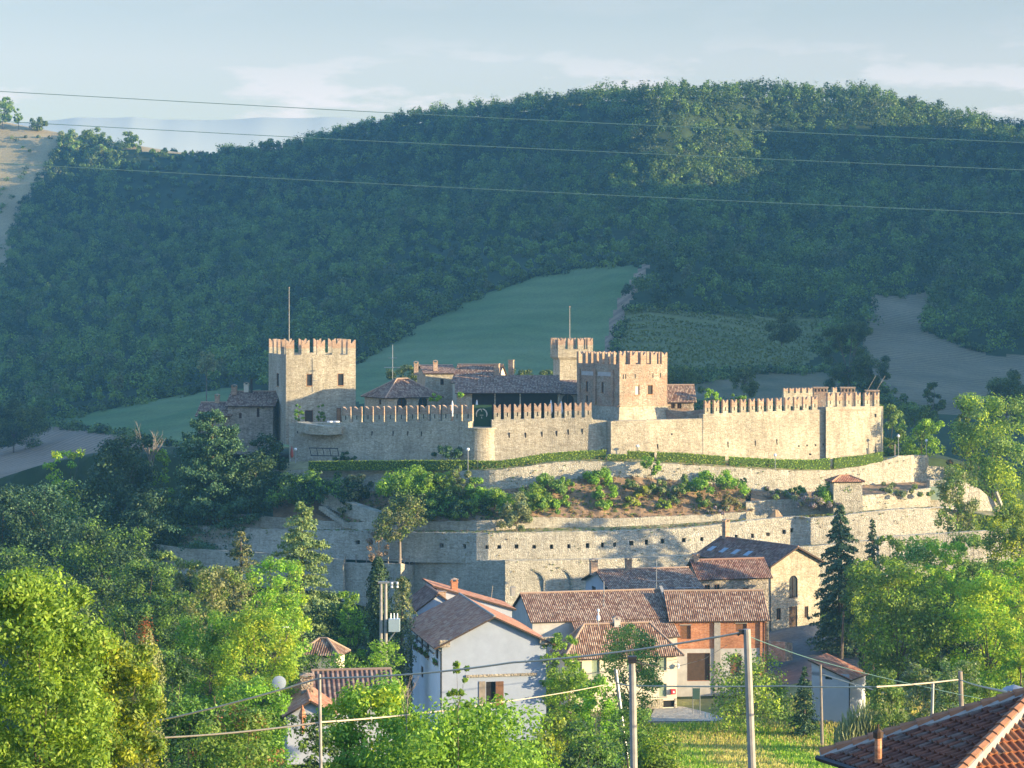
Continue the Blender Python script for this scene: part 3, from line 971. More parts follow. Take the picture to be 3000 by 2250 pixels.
# ---------------------------------------------------------------- buildings in a turned frame
class Frame:
    """corner (pxL, py, Y) is the front left foot; the front wall runs to pxR, the left wall back to pxB"""
    def __init__(s, pxL, py, Y, deg, pxR=None, pxB=None, w=None, d=None):
        Y = hillY(pxL, Y)
        s.Y, s.py, s.pxL = Y, py, pxL
        s.th = math.radians(deg)
        s.o = Vector(((pxL - 1500) / F * Y, Y, CZ + (HY - py) / F * Y))
        c, sn = math.cos(s.th), math.sin(s.th)
        x0 = s.o.x
        if w is None:
            k = (pxR - 1500) / F
            w = (k * Y - x0) / (c - k * sn)
        if d is None:
            k = (pxB - 1500) / F
            d = (x0 - k * Y) / (sn + k * c)
        s.w, s.d = w, d
    def h(s, py):
        """height above the foot of a photo row, at the front left corner"""
        return (s.py - py) / F * s.Y
    def fx(s, px):
        """distance along the front wall of photo column px"""
        k = (px - 1500) / F
        return (k * s.Y - s.o.x) / (math.cos(s.th) - k * math.sin(s.th))
    def fz(s, px, py):
        """height of a point of the front wall seen at (px, py)"""
        yy = s.Y + s.fx(px) * math.sin(s.th)
        return CZ + (HY - py) / F * yy - s.o.z
    def lx(s, px):
        """distance back along the left wall of photo column px"""
        k = (px - 1500) / F
        return (s.o.x - k * s.Y) / (math.sin(s.th) + k * math.cos(s.th))
    def lz(s, px, py):
        yy = s.Y + s.lx(px) * math.cos(s.th)
        return CZ + (HY - py) / F * yy - s.o.z

def wall_rect(mb, a, b, z0, z1, openings=(), depth=.22, m=0, mr=None):
    """upright wall from plan point a to b (outside on the right hand of a->b is -normal...); openings are (u0, u1, z0, z1)"""
    a, b = Vector((a[0], a[1], 0)), Vector((b[0], b[1], 0))
    L = (b - a).length
    u = (b - a) / L
    inn = Vector((-u.y, u.x, 0))          # inward for walls listed counter-clockwise seen from above
    us = sorted({0, L} | {x for o in openings for x in o[:2]})
    zs = sorted({z0, z1} | {x for o in openings for x in o[2:4]})
    def q(x, z, d=0): return a + u * x + inn * d + Vector((0, 0, z))
    for i in range(len(us) - 1):
        for j in range(len(zs) - 1):
            mu, mz = (us[i] + us[i + 1]) / 2, (zs[j] + zs[j + 1]) / 2
            if any(o[0] < mu < o[1] and o[2] < mz < o[3] for o in openings):
                continue
            mb.face([q(us[i], zs[j]), q(us[i + 1], zs[j]), q(us[i + 1], zs[j + 1]), q(us[i], zs[j + 1])], m)
    for o in openings:
        x0, x1, c0, c1 = o[:4]
        mm = m if mr is None else mr
        mb.face([q(x0, c0), q(x0, c1), q(x0, c1, depth), q(x0, c0, depth)][::-1], mm)
        mb.face([q(x1, c0), q(x1, c1), q(x1, c1, depth), q(x1, c0, depth)], mm)
        mb.face([q(x0, c1), q(x1, c1), q(x1, c1, depth), q(x0, c1, depth)][::-1], mm)
        mb.face([q(x0, c0), q(x1, c0), q(x1, c0, depth), q(x0, c0, depth)], mm)

SIDES = {'F': lambda f: ((0, 0), (f.w, 0)), 'R': lambda f: ((f.w, 0), (f.w, f.d)), 'B': lambda f: ((f.w, f.d), (0, f.d)), 'L': lambda f: ((0, f.d), (0, 0))}

def panel(mb, f, side, u0, u1, z0, z1, dep, t=.06, m=0):
    """box lying in the plane of a wall, dep metres behind its face (negative: proud)"""
    (ax, ay), (bx, by) = SIDES[side](f)
    a, b = Vector((ax, ay, 0)), Vector((bx, by, 0))
    u = (b - a).normalized(); inn = Vector((-u.y, u.x, 0))
    def q(x, z): return a + u * x + inn * dep + Vector((0, 0, z))
    mb.prism([q(u0, z0), q(u1, z0), q(u1, z1), q(u0, z1)], inn * t, m)

def house(f, name, label, eave, mats, roof=None, wins=(), cat='house', group=None, rmat=None, front=None):
    """mats: wall material.  roof: dict(kind, rise, over, ...).  wins: list of dict(side,u0,u1,z0,z1,kind)"""
    root = thing(name, label, cat, f.o, f.th, group)
    mb = MB()
    for sd in 'FRBL':
        a, b = SIDES[sd](f)
        wall_rect(mb, a, b, -2.5, eave, [(w['u0'], w['u1'], w['z0'], w['z1']) for w in wins if w['side'] == sd and w.get('cut', True)], m=1 if sd == 'F' else 0)
    w, d = f.w, f.d
    if roof:
        k, r, ov = roof['kind'], roof['rise'], roof.get('over', .5)
        th = roof.get('th', .16)
        og = roof.get('og', ov)
        rm = MB(); U = MB()
        def slab(p, uvs):
            """p: roof face (eave left, eave right, ridge right, ridge left) outwards"""
            rm.face(p, 0, uvs)
            n_ = (Vector(p[1]) - Vector(p[0])).cross(Vector(p[-1]) - Vector(p[0])).normalized()
            lo = [Vector(q) - n_ * th for q in p]
            rm.face(lo[::-1], 1)
            for i in range(len(p)):
                j = (i + 1) % len(p)
                rm.face([p[j], p[i], lo[i], lo[j]], 1)
        def quad(p0, p1, p2, p3):
            p0, p1, p2, p3 = map(Vector, (p0, p1, p2, p3))
            e = (p1 - p0).normalized()
            def uv(p):
                q = p - p0; u_ = q.dot(e); return (u_, (q - e * u_).length)
            pp = [p0, p1, p2] + ([p3] if (p3 - p2).length > .01 else [])
            slab(pp, [uv(p) for p in pp])
        if k == 'gable_x':      # ridge parallel to the front
            rp = roof.get('pos', .5) * d
            zf, zb = eave - ov * r / rp, eave - ov * r / (d - rp)
            zt = eave + r
            quad((-og, -ov, zf), (w + og, -ov, zf), (w + og, rp, zt), (-og, rp, zt))
            quad((w + og, d + ov, zb), (-og, d + ov, zb), (-og, rp, zt), (w + og, rp, zt))
            for x, fl in ((0, 1), (w, 0)):
                tri = [(x, 0, eave), (x, d, eave), (x, rp, zt - th * 1.05)]
                mb.face(tri[::-1] if fl else tri)
            rm.tube([(-og, rp, zt + .02), (w + og, rp, zt + .02)], .13, 6, 2)
        elif k == 'gable_y':    # gable faces the viewer
            rp = roof.get('pos', .5) * w
            zl, zr = eave - ov * r / rp, eave - ov * r / (w - rp)
            zt = eave + r
            quad((-ov, d + og, zl), (-ov, -og, zl), (rp, -og, zt), (rp, d + og, zt))
            quad((w + ov, -og, zr), (w + ov, d + og, zr), (rp, d + og, zt), (rp, -og, zt))
            for y, fl in ((0, 0), (d, 1)):
                tri = [(0, y, eave), (w, y, eave), (rp, y, zt - th * 1.05)]
                mb.face(tri[::-1] if fl else tri, 0 if fl else 1)
            rm.tube([(rp, -og, zt + .02), (rp, d + og, zt + .02)], .13, 6, 2)
        elif k == 'hip':
            i0 = min(w, d) / 2
            zt = eave + r; ze = eave - ov * r / i0
            if w >= d:
                A, B_ = (i0, d / 2, zt), (w - i0, d / 2, zt)
            else:
                A, B_ = (w / 2, i0, zt), (w / 2, d - i0, zt)
            c = [(-ov, -ov, ze), (w + ov, -ov, ze), (w + ov, d + ov, ze), (-ov, d + ov, ze)]
            if w >= d:
                quad(c[0], c[1], B_, A); quad(c[1], c[2], B_, B_); quad(c[2], c[3], A, B_); quad(c[3], c[0], A, A)
                E = [(c[0], A), (c[3], A), (c[1], B_), (c[2], B_), (A, B_)]
            else:
                quad(c[0], c[1], A, A); quad(c[1], c[2], B_, A); quad(c[2], c[3], B_, B_); quad(c[3], c[0], A, B_)
                E = [(c[0], A), (c[1], A), (c[2], B_), (c[3], B_), (A, B_)]
            for p, q in E:
                if (Vector(p) - Vector(q)).length > .1:
                    rm.tube([Vector(p) + Vector((0, 0, .02)), Vector(q) + Vector((0, 0, .02))], .12, 6, 2)
        elif k == 'shed':       # falls towards the front
            zf = eave - ov * r / d
            quad((-og, -ov, zf), (w + og, -ov, zf), (w + og, d + ov, eave + r + ov * r / d), (-og, d + ov, eave + r + ov * r / d))
            for x, fl in ((0, 1), (w, 0)):
                tri = [(x, 0, eave), (x, d, eave), (x, d, eave + r - th)]
                mb.face(tri[::-1] if fl else tri)
            mb.face([(w, d, eave), (0, d, eave), (0, d, eave + r - th), (w, d, eave + r - th)])
        elif k == 'shed_x':     # falls to the right
            quad((w + ov, -og, eave - ov * r / w), (w + ov, d + og, eave - ov * r / w), (-ov, d + og, eave + r + ov * r / w), (-ov, -og, eave + r + ov * r / w))
            for y, fl in ((0, 0), (d, 1)):
                tri = [(0, y, eave), (w, y, eave), (0, y, eave + r - th)]
                mb.face(tri[::-1] if fl else tri)
            mb.face([(0, d, eave), (0, 0, eave), (0, 0, eave + r - th), (0, d, eave + r - th)])
        rm.build('roof', [rmat or M['tile_old'], M['wood_dark'], roof.get('ridge', rmat or M['tile_old'])], root)
    mb.build('wall', [mats, front or mats], root)
    for wd in wins:
        kind = wd.get('kind', 'dark')
        sd, u0, u1, z0, z1 = wd['side'], wd['u0'], wd['u1'], wd['z0'], wd['z1']
        nm = wd.get('name', 'door' if kind in ('door', 'garage') else 'window')
        if wd.get('cut', True):
            pm = MB(); panel(pm, f, sd, u0 - .02, u1 + .02, z0 - .02, z1 + .02, .18, .08)
            if kind in ('dark', 'arch'):
                o = pm.build(nm, M['glass'], root)
                fm = MB(); t = .07
                panel(fm, f, sd, u0, u0 + t, z0, z1, .1); panel(fm, f, sd, u1 - t, u1, z0, z1, .1)
                panel(fm, f, sd, u0 + t, u1 - t, z1 - t, z1, .1); panel(fm, f, sd, u0 + t, u1 - t, z0, z0 + t, .1)
                panel(fm, f, sd, (u0 + u1) / 2 - .03, (u0 + u1) / 2 + .03, z0 + t, z1 - t, .1)
                fm.build('frame', M[wd.get('frame', 'wood')], o)
            elif kind == 'void':
                o = pm.build(nm, M['dark'], root)
            else:
                o = pm.build(nm, M[wd.get('mat', 'wood')], root)
            if kind == 'arch':
                # round the head of the opening off with two spandrels
                (ax, ay), (bx, by) = SIDES[sd](f)
                a, b = Vector((ax, ay, 0)), Vector((bx, by, 0)); u = (b - a).normalized(); inn = Vector((-u.y, u.x, 0))
                r_ = (u1 - u0) / 2; am = MB()
                for s_ in (-1, 1):
                    ce = (u0 + u1) / 2
                    pts = [(ce + s_ * r_, z1), (ce + s_ * r_, z1 - r_)]
                    for q in range(1, 8):
                        an = q / 8 * math.pi / 2
                        pts.append((ce + s_ * r_ * math.cos(an), z1 - r_ + r_ * math.sin(an)))
                    pts.append((ce, z1))
                    poly = [a + u * x + Vector((0, 0, z)) + inn * .003 for x, z in pts]
                    if s_ > 0: poly = poly[::-1]
                    am.prism(poly, inn * .12)
                am.build('arch', mats, o)
        else:
            pm = MB(); panel(pm, f, sd, u0, u1, z0, z1, -.04, .04)
            o = pm.build(nm, M[wd.get('mat', 'wood')], root)
        if kind == 'shutter':
            gm = MB(); panel(gm, f, sd, (u0 + u1) / 2 - .025, (u0 + u1) / 2 + .025, z0, z1, .165, .02)
            for q in range(1, 9):
                zz = lerp(z0, z1, q / 9)
                panel(gm, f, sd, u0 + .08, u1 - .08, zz - .02, zz + .01, .17, .012)
            gm.build('slat', M['wood_dark'] if False else M['shutter'], o)
        if wd.get('sill'):
            sm = MB(); panel(sm, f, sd, u0 - .1, u1 + .1, z0 - .12, z0 - .03, -.08, .07); sm.build('sill', M['concrete'], o)
    return root

def W_(side, u0, u1, z0, z1, kind='dark', **k):
    return dict(side=side, u0=min(u0, u1), u1=max(u0, u1), z0=min(z0, z1), z1=max(z0, z1), kind=kind, **k)
def FW(f, px0, py0, px1, py1, kind='dark', **k):
    """front opening from photo corners"""
    return W_('F', f.fx(px0), f.fx(px1), f.fz((px0 + px1) / 2, py1), f.fz((px0 + px1) / 2, py0), kind, **k)
def LWn(f, px0, py0, px1, py1, kind='dark', **k):
    m = (px0 + px1) / 2
    return W_('L', f.d - f.lx(px0), f.d - f.lx(px1), f.lz(m, py1), f.lz(m, py0), kind, **k)

def chimney(root, f, x, y, z0, z1, s=.55, style='brick', mat=None, cap=True):
    """chimney at frame (x, y): shaft, open lantern head with a little tiled cap"""
    mb = MB()
    mt = mat or M['brick']
    top = z1 - .55 if cap else z1
    mb.box(x - s / 2, x + s / 2, y - s / 2, y + s / 2, z0, top, 0)
    mb.box(x - s / 2 - .08, x + s / 2 + .08, y - s / 2 - .08, y + s / 2 + .08, top - .003, top + .09, 0)
    if cap:
        e = s / 2 - .06
        for a in (-1, 1):
            for b in (-1, 1):
                mb.box(x + a * e - .07, x + a * e + .07, y + b * e - .07, y + b * e + .07, top + .09, top + .36, 0)
        q = s / 2 + .14
        A = Vector((x, y, z1)); c = [(x - q, y - q, top + .36), (x + q, y - q, top + .36), (x + q, y + q, top + .36), (x - q, y + q, top + .36)]
        for i in range(4):
            mb.face([c[i], c[(i + 1) % 4], A], 1)
        mb.face(c[::-1], 1)
    return mb.build('chimney', [mt, M['brick']], root)

def tower(f, name, label, top, mh, nF, nL, mw, wins, mat, mmats, slit=False, flare=.0, corbel=None, split=.5):
    root = thing(name, label, 'tower', f.o, f.th)
    mb = MB()
    w, d = f.w, f.d
    z0 = -2.5
    if corbel:
        zc, q = corbel          # narrower shaft below, head proud by q on every side
        for (a, b) in (((q, q), (w - q, q)), ((w - q, q), (w - q, d - q)), ((w - q, d - q), (q, d - q)), ((q, d - q), (q, q))):
            wall_rect(mb, a, b, z0, zc - .5)
        i = [(q, q), (w - q, q), (w - q, d - q), (q, d - q)]; oo = [(0, 0), (w, 0), (w, d), (0, d)]
        for k in range(4):
            l = (k + 1) % 4
            mb.face([(*i[k], zc - .5), (*i[l], zc - .5), (*oo[l], zc), (*oo[k], zc)])
        z0 = zc
    zf = z0
    if flare:
        zf = f.h(1190)
        i = [(0, 0), (w, 0), (w, d), (0, d)]; e = flare
        oo = [(-e, -e), (w + e, -e), (w + e, d + e), (-e, d + e)]
        for k in range(4):
            l = (k + 1) % 4
            mb.face([(*oo[k], -.4), (*oo[l], -.4), (*i[l], zf), (*i[k], zf)], 1)
            mb.face([(*oo[k], -3), (*oo[l], -3), (*oo[l], -.4), (*oo[k], -.4)], 1)
    for sd in 'FRBL':
        a, b = SIDES[sd](f)
        wall_rect(mb, a, b, zf, top, [(x['u0'], x['u1'], x['z0'], x['z1']) for x in wins if x['side'] == sd])
    t = .6
    # wall walk with a sunk floor
    mb.face([(t, t, top - .9), (w - t, t, top - .9), (w - t, d - t, top - .9), (t, d - t, top - .9)])
    for (a, b) in (((t, t), (t, d - t)), ((t, d - t), (w - t, d - t)), ((w - t, d - t), (w - t, t)), ((w - t, t), (t, t))):
        wall_rect(mb, a, b, top - .9, top)
    oo = [(0, 0), (w, 0), (w, d), (0, d)]; i = [(t, t), (w - t, t), (w - t, d - t), (t, d - t)]
    for k in range(4):
        l = (k + 1) % 4
        mb.face([(*oo[k], top), (*oo[l], top), (*i[l], top), (*i[k], top)])
    mb.build('wall', [mat, M['stone']], root)
    me = merlon_mesh(mw, mh, t, split, mmats, slit)
    def put(x, y, a):
        o = link('merlon', me, root, (x, y, top - .01)); o.rotation_euler = (0, 0, a)
    for k in range(nF):
        x = lerp(mw / 2 + .003, w - mw / 2 - .003, k / (nF - 1))
        put(x, 0, 0); put(w - x, d, math.pi)
    for k in range(1, nL - 1):
        y = lerp(mw / 2, d - mw / 2, k / (nL - 1))
        put(0, d - y, -math.pi / 2); put(w, y, math.pi / 2)
    for wd in wins:
        sd, u0, u1, a0, a1 = wd['side'], wd['u0'], wd['u1'], wd['z0'], wd['z1']
        pm = MB(); panel(pm, f, sd, u0 - .02, u1 + .02, a0 - .02, a1 + .02, .2, .05)
        o = pm.build('door' if wd['kind'] == 'door' else 'window', M[wd.get('mat', 'glass')], root)
        if wd.get('frame', True) and u1 - u0 > .5:
            fm = MB(); q = .1
            panel(fm, f, sd, u0, u0 + q, a0, a1, .06); panel(fm, f, sd, u1 - q, u1, a0, a1, .06); panel(fm, f, sd, u0 + q, u1 - q, a1 - q, a1, .06)
            panel(fm, f, sd, u0 - .1, u1 + .1, a0 - .12, a0 - .003, -.1, .25)
            fm.build('frame', M['wood_orange'] if wd['kind'] != 'door' else M['wood'], o)
    return root

# left tower
fT = Frame(838, 1262, 419, 15, pxR=1042, pxB=787)
tL = tower(fT, 'castle_tower', 'square left tower with fishtail battlements and two brown shuttered windows', fT.h(1040), 2.72, 5, 5, 1.48,
      [FW(fT, 898, 1095, 915, 1130), FW(fT, 989, 1094, 1007, 1129), FW(fT, 893, 1202, 917, 1240, 'door', mat='wood_dark'), FW(fT, 986, 1195, 999, 1232, 'door', mat='wood_orange'),
       LWn(fT, 810, 1093, 817, 1131), LWn(fT, 806, 1195, 813, 1231, mat='wood_orange')], M['stone'], [M['stone'], M['brick'], M['dark']], split=.48)
# right gate tower
fG = Frame(1815, 1233, 393, 30, pxR=1955, pxB=1690)
wl = [LWn(fG, 1716, 1116, 1722, 1147), LWn(fG, 1762, 1118, 1768, 1150), LWn(fG, 1716, 1157, 1722, 1177), LWn(fG, 1757, 1190, 1769, 1226, 'door', mat='dark')]
tG = tower(fG, 'castle_tower', 'broad brick gate tower in the middle with a tilted pale shield on its front', fG.h(1068), 2.05, 5, 8, 1.15,
      [FW(fG, 1860, 1129, 1874, 1156, mat='cream'), FW(fG, 1897, 1127, 1913, 1155)] + wl, M['brickstone'], [M['brick'], M['brick'], M['dark']], flare=.45, split=.55)
mb = MB()
panel(mb, fG, 'F', -.48, fG.w + .48, fG.h(1190) - .1, fG.h(1190) + .06, -.12, .118)
panel(mb, fG, 'L', -.48, fG.d + .48, fG.h(1190) - .1, fG.h(1190) + .06, -.12, .118)
mb.build('string_course', M['brick'], tG)
for px in (1699, 1745, 1796):
    u = fG.d - fG.lx(px)
    mb = MB(); panel(mb, fG, 'L', u - .3, u + .3, fG.h(1190), fG.h(1085), -.28, .277); mb.build('pilaster', M['brick'], tG)
for a, b in ((1704, 1738), (1752, 1790)):
    mb = MB(); panel(mb, fG, 'L', fG.d - fG.lx(a), fG.d - fG.lx(b), fG.h(1104), fG.h(1092), -.04, .037); mb.build('stone_panel', M['grey_plaster'], tG)
for px, py in ((1826, 1104), (1833, 1103), (1861, 1102), (1913, 1100), (1935, 1099)):
    u = fG.fx(px); z = fG.fz(px, py)
    mb = MB(); panel(mb, fG, 'F', u - .1, u + .1, z - .4, z + .4, -.02, .017); mb.build('loophole', M['dark'], tG)
# shield hung askew on the front
sh = P(1886, 1099, fG.Y + fG.fx(1886) * math.sin(fG.th)) + Vector((math.sin(fG.th), -math.cos(fG.th), 0)) * .5
so = thing('wall_shield', 'tilted pale blue oval shield hanging on the gate tower front', 'shield', sh, fG.th)
mb = MB(); n = 20
mb.prism([Vector((.46 * math.cos(k / n * 6.283) , -.02, .85 * math.sin(k / n * 6.283))) for k in range(n)], (0, .12, 0)); o = mb.build('plate', M['box_blue'], so); o.rotation_euler = (.2, .12, .5)
mb = MB(); mb.prism([Vector((.15 * math.cos(k / n * 6.283), -.05, .4 * math.sin(k / n * 6.283))) for k in range(n)], (0, .03, 0)); o = mb.build('emblem', M['cream'], so); o.rotation_euler = (.2, .12, .5)
mb = MB(); mb.tube([(0, .1, .3), (0, .6, .3)], .05); mb.build('bracket', M['metal_dark'], so)
# small rear tower
fR = Frame(1635, 1150, 424, 14, pxR=1737, pxB=1612)
tR = tower(fR, 'castle_tower', 'slim rear watchtower with a wider battlemented head and a thin flagpole', fR.h(1023), 2.05, 4, 4, 1.0,
      [], M['stone'], [M['stone'], M['brick'], M['dark']], corbel=(fR.h(1047), .45), split=.42)

def flagpole(label, px, y0, y1, Y):
    b = P(px, y1, Y)
    r = thing('flagpole', label, 'flagpole', b)
    h = (y1 - y0) / F * Y
    mb = MB(); mb.tube([(0, 0, 0), (0, 0, h * .55), (0, 0, h)], [.09, .07, .05], 6); mb.build('pole', M['concrete'], r)
    mb = MB(); mb.lathe((0, 0, h), [(.03, 0), (.12, .08), (.12, .18), (.02, .27)], 8); mb.build('finial', M['brick'], r)
flagpole('tall bare flagpole rising from the left tower roof', 847, 845, 1046, 422)
flagpole('thin bare flagpole on top of the slim rear watchtower', 1669, 900, 1030, 426)
# ---------------------------------------------------------------- terraces below the castle
GARDEN = field_mat('garden soil', (.20, .13, .08), (.32, .21, .12), .5)
DRYGR = field_mat('dry verge grass', (.26, .22, .10), (.36, .30, .15), .5)
PATHM = field_mat('gravel path', (.36, .32, .25), (.45, .41, .33), .4)

# castle foot path, hedge line
FOOT = [(830, 1352, 409), (1370, 1350, 391), (1465, 1349, 389.5), (1800, 1336, 388), (1900, 1340, 388), (2100, 1346, 389.5), (2400, 1350, 395), (2590, 1338, 399.5), (2720, 1336, 404)]
T1 = [(800, 1377, 1440, 404), (1000, 1376, 1442, 397), (1240, 1376, 1445, 388.5), (1400, 1378, 1444, 383.5), (1450, 1378, 1440, 382.6), (1530, 1369, 1432, 382.4), (1600, 1357, 1418, 382.6), (1700, 1351, 1405, 382.8), (1850, 1354, 1400, 383), (2000, 1361, 1412, 383.5), (2200, 1373, 1440, 384.5), (2330, 1379, 1446, 386), (2430, 1378, 1440, 388), (2520, 1366, 1425, 390), (2600, 1348, 1420, 392.5), (2632, 1336, 1418, 393.5), (2668, 1334, 1416, 394.5), (2718, 1333, 1414, 398), (2722, 1366, 1412, 398.2), (2764, 1366, 1412, 399), (2775, 1410, 1415, 399.2)]
ribbon('terrace_wall', 'pale rubble terrace wall running just below the clipped hedges', T1, M['stone_wall'], 1.0, .5, rough=3)
strip('terrace_path', FOOT, [(p[0], p[1], p[3]) for p in T1], DRYGR, .02, 80)

# low wall at the bottom of the garden slope
T2 = [(560, 1500, 1548, 401), (700, 1508, 1550, 396.5), (860, 1520, 1556, 391), (1000, 1530, 1556, 386), (1240, 1529, 1557, 378.6), (1396, 1526, 1558, 374.5), (1440, 1524, 1558, 374.2), (1550, 1515, 1551, 374.3), (1650, 1517, 1549, 374.6), (1800, 1519, 1546, 375), (1950, 1513, 1540, 375.4), (2090, 1507, 1530, 376), (2186, 1500, 1524, 376.5)]
ribbon('terrace_wall', 'thin low pale wall edging the foot of the planted garden slope', T2, M['stone_wall'], .8, .2, rough=3)
T2b = [(2186, 1470, 1524, 378), (2260, 1466, 1520, 378.4), (2330, 1463, 1518, 379)]
ribbon('terrace_wall', 'short taller wall piece between the garden slope and the buttress', T2b, M['stone_wall'], .8, .2, rough=2)
T2c = [(2328, 1466, 1516, 379), (2346, 1462, 1516, 377.9), (2366, 1484, 1514, 377.9), (2400, 1485, 1512, 378), (2460, 1484, 1508, 378), (2525, 1452, 1502, 379.5), (2600, 1446, 1496, 381), (2726, 1430, 1488, 384)]
ribbon('terrace_wall', 'sunlit terrace wall under the little tile roofed hut', T2c, M['stone_wall'], .8, .3, rough=2)
strip('garden_ground', [(p[0], p[2] - 6, p[3] - .3) for p in T1 if p[0] < 2210], [(p[0], p[1] + 1, p[3] + .4) for p in T2], GARDEN, .0, 90, .5)
strip('garden_ground', [(p[0], p[2] - 4, p[3] - .3) for p in T1 if 2190 < p[0]], [(2186, 1472, 378.6), (2330, 1465, 379.6), (2366, 1486, 377.2), (2460, 1486, 378.6), (2525, 1453, 380), (2726, 1432, 384.5), (2775, 1432, 385)], GARDEN, .0, 50, .3)
# the long battered wall with square drain holes
T3 = [(525, 1538, 1612, 397), (700, 1546, 1622, 392.5), (870, 1554, 1632, 387), (1080, 1556, 1642, 379.5), (1240, 1560, 1648, 374.4), (1330, 1562, 1649, 371.6), (1396, 1562, 1650, 369.4), (1430, 1562, 1650, 369.0), (1500, 1561, 1649, 369.1), (1650, 1558, 1646, 369.3), (1800, 1556, 1644, 369.6), (2000, 1548, 1634, 370.2), (2100, 1537, 1622, 370.6), (2200, 1524, 1612, 371.2), (2328, 1514, 1602, 372.4), (2335, 1514, 1600, 372.2), (2375, 1518, 1596, 370.7), (2380, 1518, 1596, 370.7), (2440, 1513, 1592, 371), (2520, 1502, 1584, 371.5), (2640, 1491, 1572, 372.5), (2770, 1486, 1566, 374), (2800, 1485, 1562, 375)]
z3 = lambda L, ox, oy: [(ox + x * .3617, oy + y * .3617) for x, y in L]
hp = z3([(133, 800), (240, 802), (810, 828), (998, 832), (1183, 838), (1280, 835), (1418, 835), (1565, 835), (1700, 833), (1842, 832), (1995, 825), (2115, 820)], 1000, 1300) + z3([(555, 540), (690, 530), (815, 523), (940, 517), (1113, 507), (1262, 498), (1540, 478), (1672, 468), (1800, 458), (1925, 435), (1990, 427)], 1600, 1400)
ribbon('terrace_wall', 'long battered stone wall pierced by a row of square drain holes', T3, M['stone_wall'], 1.2, .9, 12, [(x - 5.5 + 1.3 * math.sin(x * 7), x + 5.5 + 1.1 * math.sin(x * 3), y - 6.5 + 1.4 * math.sin(x * 5), y + 6.5 + 1.2 * math.cos(x * 2)) for x, y in hp], rough=2)
strip('terrace_verge', [(p[0], p[2] - 3, p[3] - .1) for p in T2], [(p[0], p[1] + .6, p[3] + .5) for p in T3 if p[0] < 2330], DRYGR, .02, 90, .25)
strip('terrace_verge', [(2340, 1514, 379), (2526, 1500, 379.4), (2730, 1486, 384)], [(2340, 1516, 371), (2380, 1519, 371.2), (2440, 1514, 371.5), (2520, 1503, 372), (2640, 1492, 373), (2770, 1487, 374.5)], DRYGR, .02, 50, .25)
# lowest wall with blind arches
T4a = [(1000, 1650, 1760, 376), (1168, 1652, 1800, 371.0), (1174, 1652, 1800, 370.6), (1213, 1656, 1800, 375.5), (1216, 1640, 1800, 375.4), (1330, 1641, 1800, 371), (1480, 1642, 1800, 365.2)]
ribbon('terrace_wall', 'tall shaded stone wall behind the big white gabled house', T4a, M['stone_wall'], 1.2, .7, rough=2)
T4b = [(1480, 1642, 1800, 365), (1600, 1641, 1800, 365.3), (1800, 1637, 1800, 366), (2000, 1628, 1790, 366.6), (2150, 1617, 1780, 367.4), (2330, 1604, 1770, 368.6)]
ribbon('terrace_wall', 'plain wall stretch behind the church and the spruce', [(2326, 1604, 1820, 366), (2450, 1594, 1810, 366.5), (2600, 1578, 1790, 367)], M['stone_wall'], 1, .4, rough=2)
o4 = thing('terrace_wall', 'tall half sunlit stone wall with blind arches above the village roofs', 'stone wall', P(1900, 1790, 366.5))
w = ribbon('wall', '', T4b, M['stone_wall'], 1.2, .7, parent=o4, rough=2); w.location = -o4.location
for c, hw, top in ((1548, 44, 1674), (1638, 34, 1672), (1726, 42, 1670), (1802, 40, 1664), (1885, 34, 1660), (1957, 32, 1656)):
    mb = MB()
    Y = pyat(T4b, c, 3)
    r = hw / F * Y
    C0 = P(c, top + 26, Y - .06)
    pts = [C0 + Vector((-r, 0, -5))]
    for k in range(0, 17):
        a = math.pi - math.pi * k / 16
        pts.append(C0 + Vector((r * math.cos(a), 0, 1.5 * math.sin(a))))
    pts.append(C0 + Vector((r, 0, -5)))
    pw = .28
    for a, b in zip(pts, pts[1:]):
        n_ = Vector((-(b - a).z, 0, (b - a).x)).normalized() * pw
        mb.prism([a, b, b + n_, a + n_][::1], (0, .4, 0))
    o = mb.build('blind_arch', M['stone_wall'], o4); o.location = -o4.location
strip('terrace_path', [(p[0], p[2] - 4, p[3] - .6) for p in T3 if 1150 < p[0] < 2340], [(1174, 1653, 371.5), (1216, 1641, 376), (1330, 1642, 371.6), (1480, 1643, 365.7), (1800, 1638, 366.6), (2000, 1629, 367.2), (2330, 1605, 369.2)], DRYGR, .0, 60, .1)
# left: ramp road with its pale parapet
T5 = [(400, 1586, 1680, 394), (450, 1594, 1690, 392), (530, 1606, 1700, 388.5), (640, 1613, 1710, 384.6), (760, 1619, 1720, 380.8), (900, 1628, 1730, 377), (1005, 1640, 1740, 374)]
ribbon('road_parapet', 'pale blue shaded parapet along the ramp road on the left', T5, M['stone_wall'], .5, .3, cat='parapet', rough=1)
strip('ramp_road', [(400, 1582, 402), (530, 1609, 396.6), (700, 1619, 392), (870, 1629, 386.4), (1005, 1640, 381)], [(p[0], p[1] + 12, p[3] + .5) for p in T5], PATHM, .0, 40, .05)
# stair ramp
T6 = [(940, 1440, 1478, 392), (1000, 1464, 1506, 388.5), (1060, 1486, 1528, 385.2), (1130, 1506, 1548, 381.2), (1165, 1520, 1552, 379.6)]
ribbon('stair_wall', 'sloping shaded stair wall climbing left through the bushes', T6, M['stone_wall'], 1.6, .2, cat='stair wall', rough=1)
mb = MB()
for k in range(14):
    t = k / 13
    a = P(lerp(945, 1018, t), lerp(1484, 1538, t), lerp(390, 385.5, t))
    mb.box(a.x - .6, a.x + .6, a.y - .8, a.y + .8, a.z - .5, a.z + .05)
tag(mb.build('stone_steps', M['stone_wall']), 'narrow stone steps beside the sloping stair wall', 'steps')
